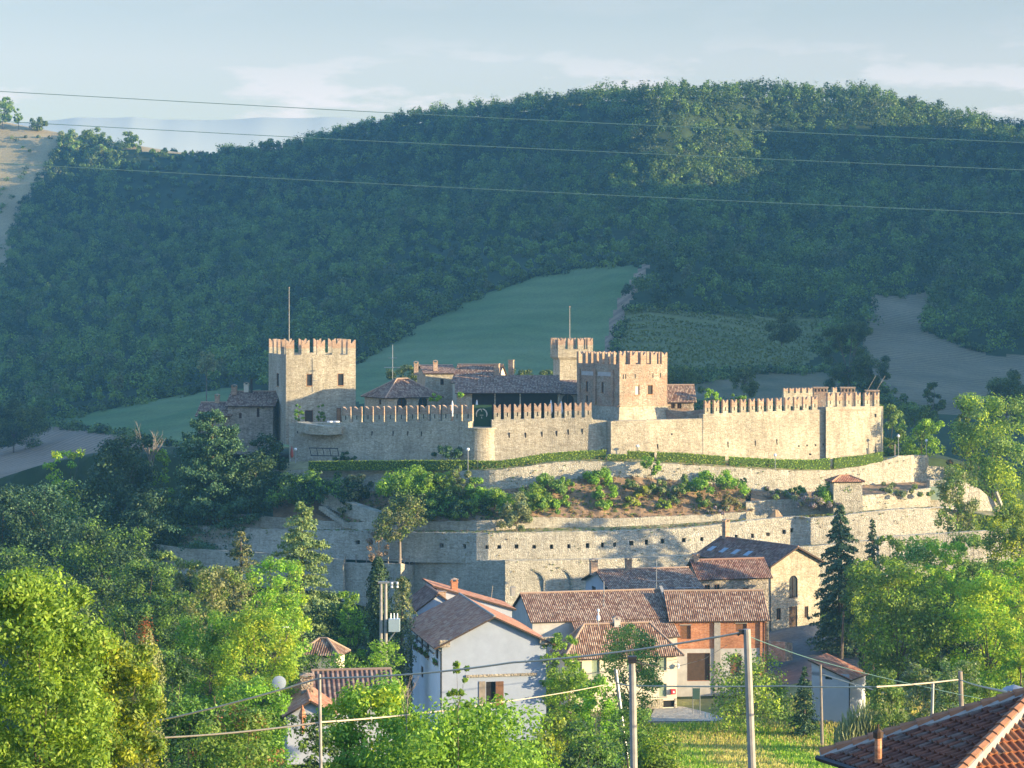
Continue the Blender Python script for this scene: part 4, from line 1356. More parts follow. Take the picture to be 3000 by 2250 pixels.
# right hand lower walls
T7 = [(2575, 1574, 1700, 352), (2700, 1566, 1690, 353.5), (2870, 1556, 1680, 355), (2990, 1552, 1670, 357)]
ribbon('terrace_wall', 'shaded lower wall behind the trees at the right', T7, M['stone_wall'], 1, .5, rough=2)
T8 = [(2724, 1406, 1500, 386), (2815, 1408, 1500, 386.5), (2870, 1432, 1500, 387), (2925, 1478, 1502, 388), (2945, 1494, 1503, 388.5)]
ribbon('terrace_wall', 'ragged stone wall stepping down to the right behind the conical tree', T8, M['stone_wall'], 1.2, .4, rough=4)
mb = MB(); mb.tube([P(2918, 1441, 387), P(2938, 1494, 387)], .35, 4); tag(mb.build('stone_coping', M['stone_wall']), 'slanting pale coping slab at the end of the ragged wall', 'coping')
mb = MB(); a = P(2722, 1426, 384.6); b = P(2752, 1464, 384.6); mb.box(a.x, b.x, a.y - .3, a.y + .5, b.z, a.z); tag(mb.build('cellar_door', M['shutter']), 'dark green cellar doorway in the terrace wall', 'door')
strip('terrace_verge', [(2726, 1486, 384), (2945, 1500, 388)], [(2640, 1493, 371.5), (2770, 1489, 373.5), (2960, 1520, 372)], DRYGR, .0, 30, .2)

# little hut with a red hipped roof
fH = Frame(2442, 1502, 374.5, 8, pxR=2526, w=None, d=3.4)
house(fH, 'garden_hut', 'tiny stone hut with a red tiled roof on the terrace', fH.h(1408), M['stone_wall'], dict(kind='hip', rise=.75, over=.4), [], 'hut', rmat=M['tile_red'])
# rock outcrop
mb = MB()
c = P(2271, 1512, 374.2)
ang = [0, .7, 1.5, 2.3, 3.1, 3.9, 4.7, 5.5]
lo = [c + Vector((1.5 * math.cos(a) * (1 + .2 * math.sin(5 * a)), 1.0 * math.sin(a), -.4)) for a in ang]
hi = [c + Vector((.5 * math.cos(a), .4 * math.sin(a), 1.0 + .15 * math.sin(3 * a))) for a in ang]
for k in range(8):
    l = (k + 1) % 8
    mb.face([lo[k], lo[l], hi[l], hi[k]])
mb.face(hi)
tag(mb.build('rock', m_plain('brown rock', (.30, .21, .13), .95, .3, 1.5, bump=.6)), 'brown rock outcrop on the verge left of the buttress', 'rock')

# ---- clipped hedges: leafy boxes with trimmed faces
def hedge(label, pts, h, w, n_leaf=26, group='clipped hedges along the castle path', size=.28):
    """pts: (px, py of the foot, Y)"""
    xs = np.arange(pts[0][0], pts[-1][0] + .1, 6)
    root_p = P(*pts[len(pts) // 2])
    core = MB(); cen = []
    line = []
    for x in xs:
        p = P(x, pyat(pts, x, 1), pyat(pts, x, 2)); hh = interp(x, [(q[0], q[3] if len(q) > 3 else h) for q in pts])
        line.append((p, hh))
    for (a, ha), (b, hb) in zip(line, line[1:]):
        q = [a + Vector((0, -w / 2, -.2)), b + Vector((0, -w / 2, -.2)), b + Vector((0, w / 2, -.2)), a + Vector((0, w / 2, -.2))]
        u = [a + Vector((0, -w / 2, ha - .1)), b + Vector((0, -w / 2, hb - .1)), b + Vector((0, w / 2, hb - .1)), a + Vector((0, w / 2, ha - .1))]
        core.face([q[0], q[1], u[1], u[0]]); core.face([u[0], u[1], u[2], u[3]]); core.face([q[2], q[3], u[3], u[2]])
    for e in (0, -1):
        a, ha = line[e]
        core.face([a + Vector((0, -w / 2, -.2)), a + Vector((0, w / 2, -.2)), a + Vector((0, w / 2, ha - .1)), a + Vector((0, -w / 2, ha - .1))])
    r = thing('hedge', label, 'hedge', root_p, 0, group)
    P_, N_ = [], []
    for (a, ha), (b, hb) in zip(line, line[1:]):
        m = n_leaf
        t = rng.uniform(size=m); s = rng.uniform(size=m)
        wv = .06 * noise.noise(a * .9)
        for i in range(m):
            p = a.lerp(b, t[i]); hh = lerp(ha, hb, t[i]) + wv
            k = rng.uniform()
            if k < .62:
                P_.append((p.x, p.y - w / 2 + rng.normal() * .05, p.z + s[i] * hh)); N_.append((0, -1, .1))
            else:
                P_.append((p.x, p.y + (s[i] - .5) * w, p.z + hh - .05 + rng.normal() * .05)); N_.append((0, -.1, 1))
    for e, sx_ in ((0, -1), (-1, 1)):
        a, ha = line[e]
        for i in range(n_leaf):
            P_.append((a.x + rng.normal() * .05, a.y + (rng.uniform() - .5) * w, a.z + rng.uniform() * ha)); N_.append((sx_, 0, .1))
    N_ = np.array(N_) + .75 * unit(len(N_)); N_ /= np.linalg.norm(N_, axis=1, keepdims=True)
    pp = np.array(P_) - np.array(root_p)
    link('foliage', quads_mesh('foliage', leaf_quads(pp, N_, size, .7), LEAF['hedge']), r)
    o = core.build('twigs', M['hedge_core'], r); o.location = -root_p
    return r
M['hedge_core'] = m_plain('hedge inside', (.05, .085, .018), .95, .3, 3)
hedge('long dark hedge in the shade left of the round bastion', [(905, 1376, 398.5), (1050, 1374, 393.5), (1280, 1374, 386.4), (1400, 1374, 385)], 1.45, 1.3)
hedge('curved hedge sweeping up from the bastion to the middle wall', [(1402, 1374, 385), (1470, 1373, 384.6), (1520, 1365, 384.6), (1600, 1352, 385), (1660, 1347, 385.3), (1776, 1341, 385.6)], 1.35, 1.3)
hedge('short dark hedge block standing by the wall corner', [(1780, 1352, 384.4), (1834, 1350, 384.4)], 1.15, 1.2)
hedge('short hedge running behind the small round tree', [(1838, 1342, 386), (1920, 1345, 386)], 1.2, 1.1)
hedge('bright hedge piece left of the first narrow gap', [(1925, 1352, 385.6), (1990, 1354, 385.7), (2126, 1365, 386.2)], 1.6, 1.3)
hedge('long bright hedge between the two narrow gaps', [(2136, 1368, 386.2), (2272, 1376, 387), (2380, 1377, 388.2), (2432, 1372, 389)], 1.75, 1.4)
hedge('bright square hedge at the foot of the corner bastion', [(2441, 1374, 389.4), (2520, 1366, 391), (2585, 1354, 393)], 1.85, 1.4)

# ---- lamps with globe heads
def globe_lamp(label, px, y0, y1, Y):
    b = P(px, y1, Y); h = (y1 - y0) / F * Y
    r = thing('garden_lamp', label, 'lamp', b, 0, 'globe lamps on the castle path')
    mb = MB(); mb.tube([(0, 0, -.3), (0, 0, h - .4)], .07, 6); mb.build('post', M['metal'], r)
    mb = MB(); R = .27; mb.lathe((0, 0, h - .26), [(R * math.cos(a), R * math.sin(a)) for a in np.linspace(-1.5, 1.5, 7)], 10); mb.build('globe', M['white'], r)
globe_lamp('globe lamp in front of the shaded hedge near the round bastion', 1371, 1312, 1376, 384)
globe_lamp('globe lamp by the middle wall behind the hedge', 1868, 1302, 1345, 386.6)
globe_lamp('globe lamp against the long bright hedge', 2271, 1328, 1376, 385.6)
globe_lamp('tall globe lamp beside the end of the hedges by the path', 2632, 1271, 1338, 396)
globe_lamp('globe lamp standing by the small tree right of the wall end', 2714, 1284, 1368, 400)
globe_lamp('globe lamp next to the closed red parasol', 866, 1312, 1352, 405)
mb = MB(); a = P(2622, 1340, 396); mb.box(a.x - .12, a.x + .12, a.y - .12, a.y + .12, a.z - .3, a.z + 2.3); tag(mb.build('wooden_post', M['wood_grey']), 'plain wooden post left of the tall globe lamp', 'post')

def parasol(label, px, y0, y1, Y, mat):
    b = P(px, y1, Y); h = (y1 - y0) / F * Y
    r = thing('closed_parasol', label, 'parasol', b)
    mb = MB(); mb.tube([(0, 0, 0), (0, 0, h)], .04, 6); mb.build('pole', M['wood'], r)
    mb = MB(); mb.lathe((0, 0, 0), [(.16, h * .25), (.3, h * .38), (.27, h * .6), (.14, h * .85), (.03, h * .99)], 9); mb.build('canopy', mat, r)
parasol('closed red parasol leaning at the foot of the left curtain wall', 855, 1306, 1352, 404.5, M['cloth_red'])
parasol('closed white parasol behind the left merlons', 1325, 1172, 1236, 400, M['cloth'])
parasol('closed white parasol deep under the long loggia roof', 1397, 1170, 1222, 407, M['cloth'])
parasol('left one of two closed white parasols behind the middle merlons', 1614, 1170, 1225, 402, M['cloth'])
parasol('right one of two closed white parasols behind the middle merlons', 1644, 1173, 1225, 402, M['cloth'])
# ring sign in the gap of the wall
r = thing('ring_sign', 'pale open ring emblem on a dark green panel in the wall gap', 'sign', P(1411, 1250, 393.4))
s_ = 393.4 / F
mb = MB(); mb.box(-29 * s_, 30 * s_, .12, .22, 0, 64 * s_); mb.build('panel', m_plain('green banner', (.03, .07, .035), .9, .1), r)
for a0, a1 in ((100, 205), (-25, 80)):
    mb = MB(); pts = []
    for k in range(15):
        a = math.radians(lerp(a0, a1, k / 14)); pts.append(Vector((15.5 * s_ * math.cos(a), 0, (36 + 16 * math.sin(a)) * s_)))
    mb.tube(pts, [.05 + .07 * math.sin(math.pi * k / 14) for k in range(15)], 6)
    mb.build('ring_arc', M['cream'], r)
mb = MB(); mb.tube([(-.15, 0, 52 * s_), (.06, 0, 44 * s_)], [.07, .03], 5); mb.build('leaf_mark', M['cream'], r)
mb = MB(); mb.box(-.3, .3, 0, .08, 33.2 * s_, 34.4 * s_); mb.build('lettering_bar', M['cream'], r)
mb = MB(); mb.tube([(0, 0, 29 * s_), (.03, 0, 24 * s_)], .05, 5); mb.build('tail_mark', M['cream'], r)
# trellis frame against the shaded wall
mb = MB()
for px in (907, 927, 945, 965, 988):
    mb.tube([P(px, 1312, 402 - (px - 907) * .02), P(px + 5, 1336, 402 - (px - 907) * .02)], .07, 5)
mb.tube([P(905, 1312, 402), P(990, 1314, 400.4)], .08, 5); mb.tube([P(910, 1334, 402), P(993, 1336, 400.4)], .08, 5)
tag(mb.build('trellis', M['metal_dark']), 'dark slanting trellis rack at the foot of the shaded curtain wall', 'trellis')
# fence on the ledge by the twin-trunk tree
r = thing('rail_fence', 'rustic pale wooden rail fence on the lit ledge', 'fence', P(1100, 1652, 373))
mb = MB(); mb2 = MB()
for px, y0 in ((1012, 1630), (1043, 1627), (1074, 1634), (1105, 1632), (1137, 1632), (1168, 1630), (1184, 1630), (1199, 1628)):
    Y = interp(px, [(1000, 376.2), (1168, 371.6), (1199, 373.9)])
    p = MB(); p.tube([P(px, y0, Y), P(px, 1654, Y)], .09, 5); o = p.build('post', M['bark_pale'], r); o.location = -r.location
for y in (1639,):
    mb2.tube([P(1105, y, 373.6), P(1168, y, 371.6)], .07, 5); mb2.tube([P(1168, y, 371.6), P(1199, y - 2, 373.9)], .07, 5)
o = mb2.build('rail', M['bark_pale'], r); o.location = -r.location

# ---------------------------------------------------------------- buildings inside the castle
fB1 = Frame(1132, 1240, 411, 30, pxR=1290, pxB=1068)
h1 = house(fB1, 'pavilion', 'stone pavilion with a hipped tile roof and two dark arches', fB1.h(1160), M['stone'], dict(kind='hip', rise=2.9, over=.5),
      [FW(fB1, 1163, 1164, 1192, 1208, 'arch'), FW(fB1, 1226, 1163, 1252, 1208, 'arch'), LWn(fB1, 1110, 1170, 1117, 1185)], 'building')
fB2 = Frame(1246, 1240, 426, 8, pxR=1334, pxB=1222)
h2 = house(fB2, 'castle_house', 'shaded house with two chimneys behind the hip roofed pavilion', fB2.h(1092), M['stone'], dict(kind='gable_x', rise=1.2, over=.4), [FW(fB2, 1290, 1110, 1300, 1128)])
chimney(h2, fB2, fB2.fx(1222), 2.0, fB2.h(1100), fB2.h(1058), .8, mat=M['brick']); chimney(h2, fB2, fB2.fx(1279), 2.2, fB2.h(1090), fB2.h(1055), .8)
fB3 = Frame(1326, 1240, 418, -14, pxR=1452, d=9)
h3 = house(fB3, 'castle_house', 'house with a bright striped tile roof and a white gable beside brick chimneys', fB3.h(1118), M['cream'], dict(kind='gable_x', rise=3.0, over=.3, og=.3, pos=.5), [])
chimney(h3, fB3, fB3.fx(1452), .8, fB3.h(1160), fB3.h(1066), .95, cap=False); chimney(h3, fB3, fB3.fx(1484), 3.4, fB3.h(1160), fB3.h(1056), .9, cap=False)
fB3b = Frame(1338, 1240, 407.5, 2, pxR=1640, d=6.5)
h3b = house(fB3b, 'loggia', 'long open loggia with a lean-to tile roof and dark interior', fB3b.h(1146), M['stone'], dict(kind='shed', rise=2.3, over=.8, og=.3),
      [W_('F', fB3b.fx(1383), fB3b.fx(1448), -.5, fB3b.h(1149), 'void'), W_('F', fB3b.fx(1452), fB3b.fx(1522), -.5, fB3b.h(1149), 'void'), W_('F', fB3b.fx(1526), fB3b.fx(1634), -.5, fB3b.h(1149), 'void')], 'loggia')
fB4 = Frame(1636, 1240, 408, 4, pxR=1700, d=7)
house(fB4, 'gate_lodge', 'small shaded lodge with a wide dark arch beside the gate tower', fB4.h(1152), M['stone'], dict(kind='shed_x', rise=-1.2, over=.3) if False else dict(kind='shed', rise=2.0, over=.4), [FW(fB4, 1646, 1153 + 2, 1681, 1200, 'arch')], 'building')
fB5 = Frame(1930, 1240, 409, 3, pxR=2033, d=6)
house(fB5, 'castle_house', 'low house with a lit tile roof right of the gate tower', fB5.h(1172), M['brickstone'], dict(kind='gable_x', rise=2.6, over=.45), [FW(fB5, 1966, 1182, 1977, 1197), FW(fB5, 1984, 1182, 1996, 1197)])
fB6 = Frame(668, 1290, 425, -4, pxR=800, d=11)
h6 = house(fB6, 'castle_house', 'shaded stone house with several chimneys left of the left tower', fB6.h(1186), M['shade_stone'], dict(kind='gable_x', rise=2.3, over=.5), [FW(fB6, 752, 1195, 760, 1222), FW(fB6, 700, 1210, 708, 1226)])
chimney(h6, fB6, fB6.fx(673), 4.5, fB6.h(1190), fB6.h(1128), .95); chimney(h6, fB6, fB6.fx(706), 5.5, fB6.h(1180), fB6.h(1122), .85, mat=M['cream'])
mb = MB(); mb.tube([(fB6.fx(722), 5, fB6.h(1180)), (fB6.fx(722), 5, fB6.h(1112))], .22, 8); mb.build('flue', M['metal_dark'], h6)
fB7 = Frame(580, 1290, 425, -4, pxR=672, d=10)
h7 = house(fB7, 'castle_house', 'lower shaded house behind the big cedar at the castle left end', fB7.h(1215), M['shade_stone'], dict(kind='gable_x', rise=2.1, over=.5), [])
chimney(h7, fB7, fB7.fx(621), 5, fB7.h(1200), fB7.h(1156), .8)
# far battlements and chimneys behind the right curtain
FWL = [(2296, 1152, 1190, 432), (2420, 1150, 1190, 434), (2510, 1148, 1190, 436)]
curtain('castle_wall', 'distant battlement tops peeping over the right curtain wall', FWL, [2302, 2320, 2338, 2356, 2374, 2446], 1.0, .9, thick=.8, batter=0, slit=False)
for lab, px, y0, w in (('brick chimney block with small openings behind the right curtain', 2403, 1132, 2.6), ('brick chimney block behind the corner bastion merlons', 2483, 1132, 2.6), ('low brick block behind the last merlons of the bastion', 2555, 1141, 2.4)):
    b = P(px, 1195, 418); h = (1195 - y0) / F * 418
    r = thing('chimney_block', lab, 'chimney', b)
    mb = MB(); mb.box(-w / 2, w / 2, -.8, .8, 0, h - .2); mb.build('shaft', M['brickstone'], r)
    mb = MB(); mb.box(-w / 2 - .12, w / 2 + .12, -.92, .92, h - .197, h); mb.build('cap', M['brick'], r)
    for k in range(4):
        mb = MB(); x = lerp(-w * .36, w * .36, k / 3); mb.box(x - .14, x + .14, -.83, -.7, h - .85, h - .35); mb.build('opening', M['dark'], r)
for lab, a, b in (('thin slanting rod above the corner bastion, left of a pair', (2537, 1136), (2566, 1100)), ('thin slanting rod above the corner bastion, right of a pair', (2561, 1140), (2593, 1101))):
    mb = MB(); mb.tube([P(a[0], a[1] + 15, 405), P(b[0], b[1], 405)], .045, 5); tag(mb.build('rod', M['wood_grey']), lab, 'rod')
# low ramp wall right of the gate tower
ribbon('ramp_wall', 'low brown wall on the rampart right of the gate tower', [(1952, 1200, 1236, 396), (2000, 1206, 1236, 395), (2062, 1200, 1236, 394.6)], M['brickstone'], .6, 0)

def antenna(label, px, y0, y1, Y, bars=((.35, 25), (.62, 12)), tilt=0):
    b = P(px, y1, Y); h = (y1 - y0) / F * Y
    r = thing('roof_antenna', label, 'antenna', b)
    mb = MB(); mb.tube([(0, 0, 0), (tilt, 0, h)], .05, 5); mb.build('mast', M['metal'], r)
    for t, wpx in bars:
        w = wpx / F * Y; z = h * t
        mb = MB(); mb.tube([(-w, .1, z), (w, -.1, z)], .045, 5)
        for k in range(6):
            x = lerp(-w, w, k / 5); mb.tube([(x, -.3, z), (x, .3, z)], .02, 4)
        mb.build('crossbar', M['metal'], r)
antenna('tall roof antenna with two crossbars above the pavilion roof', 1150, 1010, 1112, 416)
# diners' tables on the parapet terrace
for lab, px in (('white cloth table on the parapet terrace, left one', 968), ('white cloth table on the parapet terrace, right one', 985)):
    b = P(px, 1250, 408); r = thing('table', lab, 'table', b)
    mb = MB(); mb.lathe((0, 0, 0), [(.55, .55), (.6, .95), (.6, 1.0)], 12); mb.build('tablecloth', M['cloth'], r)
    mb = MB(); mb.tube([(0, 0, 0), (0, 0, .95)], .06, 5); mb.build('leg', M['wood'], r)
# ---------------------------------------------------------------- the village
# big white gabled house
f1 = Frame(1295, 2110, 247, 12, pxR=1600, pxB=1208)
pk = f1.fx(1446)
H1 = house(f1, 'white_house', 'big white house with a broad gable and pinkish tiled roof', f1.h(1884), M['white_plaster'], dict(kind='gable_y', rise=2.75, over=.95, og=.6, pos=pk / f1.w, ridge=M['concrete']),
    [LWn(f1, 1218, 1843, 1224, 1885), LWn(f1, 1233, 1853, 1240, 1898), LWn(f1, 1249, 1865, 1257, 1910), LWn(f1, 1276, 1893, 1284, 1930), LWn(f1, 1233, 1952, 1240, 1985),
     FW(f1, 1424, 1997, 1452, 2075, 'door', mat='dark')], rmat=M['tile_flat'], front=M['gable_shade_plaster'])
for a, b in ((1286, 1316), (1579, 1619)):      # stone eave brackets on the gable
    mb = MB(); u0, u1 = f1.fx(a), f1.fx(b); z1 = f1.h(1874); panel(mb, f1, 'F', u0, u1, z1 - .75, z1, -.5, .497); mb.build('eave_bracket', M['shade_stone'], H1)
mb = MB(); panel(mb, f1, 'F', f1.fx(1365), f1.fx(1572), f1.fz(1470, 1981), f1.fz(1470, 1974), -.18, .177); mb.build('string_course', M['shade_stone'], H1)
mb = MB(); panel(mb, f1, 'F', f1.fx(1452), f1.fx(1475), f1.fz(1460, 2075), f1.fz(1460, 1996), -.07, .06); mb.build('shutter', M['wood'], H1)
mb = MB(); panel(mb, f1, 'F', f1.fx(1403), f1.fx(1422), f1.fz(1410, 2075), f1.fz(1410, 1996), -.07, .06); mb.build('shutter', M['wood_grey'], H1)
for px in (1222, 1238, 1254, 1280):           # flower boxes
    u = f1.d - f1.lx(px); z = f1.lz(px, interp(px, [(1222, 1889), (1254, 1913), (1280, 1934)]))
    mb = MB(); panel(mb, f1, 'L', u - .8, u + .8, z - .45, z - .2, -.35, .3); o = mb.build('flower_box', M['wood'], H1)
    q = leaf_quads(np.array([(-.22 + rng.normal() * .1, f1.d - (u + rng.uniform(-.9, .9)), z - .15 + rng.normal() * .18) for _ in range(130)]), unit(130), .22)
    link('flowers', quads_mesh('flowers', q, LEAF['green']), o)
mb = MB(); mb.tube([(-.9, -.5, f1.h(1893)), (-.25, -.12, f1.h(1906)), (-.12, -.1, f1.h(1915)), (-.12, -.1, 0)], .09, 6); mb.build('downpipe', M['metal_dark'], H1)
mb = MB(); mb.tube([(-.9, f1.d + .3, f1.h(1882)), (-.2, f1.d - .1, f1.h(1905)), (-.12, f1.d - .15, 0)], .09, 6); mb.build('downpipe', M['metal_dark'], H1)
mb = MB(); mb.tube([(-1.0, -.6, f1.h(1884) - 1.0), (-1.0, f1.d + .6, f1.h(1884) - 1.0)], .1, 6); mb.build('gutter', M['metal_dark'], H1)

# taller house behind it, roof falling to the right
f1b = Frame(1280, 1990, 274, 12, pxR=1500, d=7)
H1b = house(f1b, 'back_house', 'pale blue shaded house with a one sided red roof rising behind the white house', f1b.h(1786), M['plaster'], dict(kind='shed_x', rise=2.75, over=.5, og=.3, th=.2), [], rmat=M['tile_flat'])
chimney(H1b, f1b, f1b.fx(1342), 2.5, f1b.h(1760), f1b.h(1701), .75, mat=M['brick_orange'], cap=True)
f1c = Frame(1216, 1990, 268, 12, pxR=1352, d=8)
H1c = house(f1c, 'back_house', 'low house with a dark purple roof left behind the white house', f1c.h(1790), M['plaster'], dict(kind='gable_y', rise=2.0, over=.3, og=.3), [], rmat=M['tile_dark'])
chimney(H1c, f1c, f1c.fx(1300), 1.2, f1c.h(1800), f1c.h(1740), .8, cap=False)
mb = MB(); mb.tube([P(1436, 1776, 300), P(1443, 1716, 300)], .06, 5); tag(mb.build('bare_stake', M['bark_pale']), 'thin bare stake standing behind the red roof', 'stake')

# long barn roof and brick barn
f2 = Frame(1560, 1960, 290, 13, pxR=1962, pxB=1501)
H2 = house(f2, 'long_barn', 'long old barn with a wide striped tile roof half in shade', f2.h(1818), M['grey_plaster'], dict(kind='gable_x', rise=2.75, over=.35, og=.3), [])
chimney(H2, f2, f2.fx(1532), f2.d * .5, f2.h(1760), f2.h(1736), .5, mat=M['concrete'], cap=False)
# lower continuation of the roof at the right
rm = MB()
u0, u1 = f2.fx(1672), f2.w + .25
sl = 2.75 / (f2.d * .5)
pA = [Vector((u0, -3.9, f2.h(1818) - .10 - 3.9 * sl)), Vector((u1, -3.9, f2.h(1818) - .10 - 3.9 * sl)), Vector((u1, -.2, f2.h(1818) - .10 - .2 * sl)), Vector((u0, -.2, f2.h(1818) - .10 - .2 * sl))]
ln = (pA[3] - pA[0]).length
rm.face(pA, 0, [(0, 0), (u1 - u0, 0), (u1 - u0, ln), (0, ln)])
lo = [p - Vector((0, 0, .16)) for p in pA]; rm.face(lo[::-1], 1)
for i in range(4):
    j = (i + 1) % 4; rm.face([pA[j], pA[i], lo[i], lo[j]], 1)
rm.build('lean_to_roof', [M['tile_old'], M['wood_dark']], H2)
mb = MB(); mb.box(u0 + .2, u1 - .3, -3.4, -.02, -2, f2.h(1818) - 3.4 * sl - .35); mb.build('lean_to_wall', M['grey_plaster'], H2)
# fire wall between the two roofs
mb = MB(); hr = f2.h(1818) + 2.75
mb.prism([(f2.w + .28, -.9, f2.h(1835)), (f2.w + .68, -.9, f2.h(1835)), (f2.w + .68, f2.d * .5, hr + .45), (f2.w + .28, f2.d * .5, hr + .45)], (0, .35, -.9)); mb.build('fire_wall', M['concrete'], H2)

f3 = Frame(1966, 2012, 293, 4, pxR=2246, d=9)
H3 = house(f3, 'brick_barn', 'orange brick barn over a concrete ground floor with a big dark garage door', f3.h(1810), M['brick_orange'], dict(kind='gable_x', rise=2.85, over=.6, og=.35),
    [FW(f3, 1993, 1832, 2024, 1872, 'door', mat='wood', name='shutter'), FW(f3, 2155, 1827, 2188, 1850, 'door', mat='wood', name='shutter'), FW(f3, 2013, 1914, 2080, 1994, 'garage', mat='wood_dark'), FW(f3, 2140, 1918, 2172, 1992, 'door', mat='wood')])
mb = MB(); zb = f3.fz(2100, 1900)
for a, b in ((1966, 2013), (2080, 2140), (2172, 2240)):
    panel(mb, f3, 'F', f3.fx(a), f3.fx(b), -1.5, zb, -.05, .048)
panel(mb, f3, 'F', f3.fx(2013), f3.fx(2080), f3.fz(2046, 1913), zb, -.05, .048); panel(mb, f3, 'F', f3.fx(2140), f3.fx(2172), f3.fz(2156, 1917), zb, -.05, .048)
panel(mb, f3, 'F', f3.fx(2013), f3.fx(2080), -1.5, f3.fz(2046, 1995), -.05, .048); panel(mb, f3, 'F', f3.fx(2140), f3.fx(2172), -1.5, f3.fz(2156, 1993), -.05, .048)
mb.build('concrete_facing', M['grey_plaster'], H3)
for a, b in ((2092, 2110), (2226, 2233), (2238, 2246)):
    mb = MB(); panel(mb, f3, 'F', f3.fx(a), f3.fx(b), -1.5, f3.h(1822), -.22, .168); mb.build('pilaster', M['concrete'] if a < 2100 else M['brick_orange'], H3)
for a, b, y in ((1991, 2026, 1829), (2153, 2190, 1824)):
    mb = MB(); panel(mb, f3, 'F', f3.fx(a), f3.fx(b), f3.fz(a, y + 3), f3.fz(a, y), -.06, .057); mb.build('lintel', M['concrete'], H3)
mb = MB(); mb.tube([(f3.w - .1, -.7, f3.h(1814)), (f3.w + .1, -.3, f3.h(1826)), (f3.w + .1, -.3, 0)], .07, 5); mb.build('downpipe', M['metal_dark'], H3)

# cream house with green shutters
f4 = Frame(1664, 2096, 281, 13, pxR=1983, pxB=1632)
H4 = house(f4, 'cream_house', 'cream house with green shutters, hipped tile roof and a small balcony', f4.h(1910), M['cream'], dict(kind='hip', rise=2.9, over=.75),
    [FW(f4, 1685, 1938, 1705, 1976, 'shutter', mat='shutter', sill=1), FW(f4, 1734, 1934, 1757, 1984, 'shutter', mat='shutter', name='door'), FW(f4, 1931, 1927, 1953, 1964, 'shutter', mat='shutter', sill=1), FW(f4, 1931, 2003, 1953, 2041, 'shutter', mat='shutter', sill=1),
     FW(f4, 1836, 1931, 1858, 1967, 'shutter', mat='shutter'), FW(f4, 1720, 2010, 1742, 2060, 'door', mat='wood'), FW(f4, 1690, 2012, 1708, 2045, 'shutter', mat='shutter'), FW(f4, 1943, 2052, 1976, 2072, 'void', name='cellar_opening')])
chimney(H4, f4, f4.fx(1824), f4.d * .5, f4.h(1880), f4.h(1817), .75, mat=M['grey_plaster'])
mb = MB(); panel(mb, f4, 'F', f4.fx(1696), f4.fx(1762), f4.fz(1730, 1997), f4.fz(1730, 1991), -1.1, 1.09); o = mb.build('balcony', M['concrete'], H4)
rb = MB()
u0, u1, z = f4.fx(1696), f4.fx(1762), f4.fz(1730, 1991)
for k in range(19):
    u = lerp(u0, u1, k / 18); rb.tube([(u, -1.05, z), (u, -1.05, z + .95)], .025, 4)
rb.tube([(u0, -1.05, z + .95), (u1, -1.05, z + .95)], .04, 4); rb.tube([(u0, -1.05, z + .95), (u0, 0, z + .95)], .04, 4); rb.tube([(u1, -1.05, z + .95), (u1, 0, z + .95)], .04, 4)
rb.build('railing', M['metal'], o)
mb = MB()
for a, b in ((1880, 1943), (1976, 1982)):
    panel(mb, f4, 'F', f4.fx(a), f4.fx(b), -1, f4.fz(1950, 2047), -.05, .048)
mb.build('stone_base', M['stone'], H4)
mb = MB(); mb.tube([(-.5, -.6, f4.h(1918)), (.05, -.1, f4.h(1926)), (.05, -.1, 0)], .06, 5); mb.build('downpipe', M['wood_dark'], H4)
mb = MB(); panel(mb, f4, 'F', -.06, .35, -1, f4.h(1914), -.05, .047); mb.build('corner_strip', M['grey_plaster'], H4)
# red wall box
q = P(1971, 2033, f4.Y + f4.fx(1971) * math.sin(f4.th)) + Vector((.22, -.97, 0)) * .35
r = thing('wall_box', 'small red box with a white mark fixed on the cream house corner', 'wall box', q, f4.th)
mb = MB(); mb.box(-.27, .27, -.02, .34, 0, .62); mb.build('case', M['red'], r)
mb = MB(); mb.box(-.08, .12, -.035, -.022, .16, .42); mb.build('mark', M['white'], r)
# wall lantern
q = P(1985, 1957, f4.Y + f4.w * math.sin(f4.th)) + Vector((.05, -.35, 0))
r = thing('wall_lantern', 'street lantern hanging from the cream house corner', 'lantern', q)
mb = MB(); mb.tube([(0, 0, .7), (0, .3, .75), (-.1, .6, .72)], .035, 5); mb.build('bracket', M['metal_dark'], r)
mb = MB(); mb.lathe((0, 0, 0), [(.12, 0), (.2, .35), (.23, .4), (.06, .6)], 6); mb.build('lamp_head', M['white'], r)

# small house behind with a white gable
f5 = Frame(1797, 1830, 312, 14, pxR=2052, pxB=1716)
H5 = house(f5, 'gable_house', 'small white gabled house behind the long barn ridge with orange doors', f5.h(1729), M['plaster'], dict(kind='gable_x', rise=2.0, over=.5, og=.6),
    [LWn(f5, 1734, 1718, 1745, 1742), LWn(f5, 1771, 1720, 1785, 1745), FW(f5, 1828, 1728, 1849, 1752, 'door', mat='wood_orange'), FW(f5, 1851, 1727, 1871, 1752, 'door', mat='wood_orange'), FW(f5, 1958, 1722, 1976, 1742), FW(f5, 2018, 1722, 2036, 1742)])
chimney(H5, f5, f5.fx(1780), f5.d * .5, f5.h(1700), f5.h(1650), .95, mat=M['brick']); chimney(H5, f5, f5.fx(1884), f5.d * .5, f5.h(1700), f5.h(1648), .8, mat=M['brickstone'])
# row house to its right
f6 = Frame(2052, 1830, 322, 14, pxR=2252, d=6.5)
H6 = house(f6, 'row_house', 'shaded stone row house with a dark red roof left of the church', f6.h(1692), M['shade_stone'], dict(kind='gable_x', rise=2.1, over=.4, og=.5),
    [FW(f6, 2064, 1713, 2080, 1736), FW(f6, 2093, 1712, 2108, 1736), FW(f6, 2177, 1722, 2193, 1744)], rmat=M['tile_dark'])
chimney(H6, f6, .4, f6.d * .5, f6.h(1690), f6.h(1626), .8, mat=M['brick'])
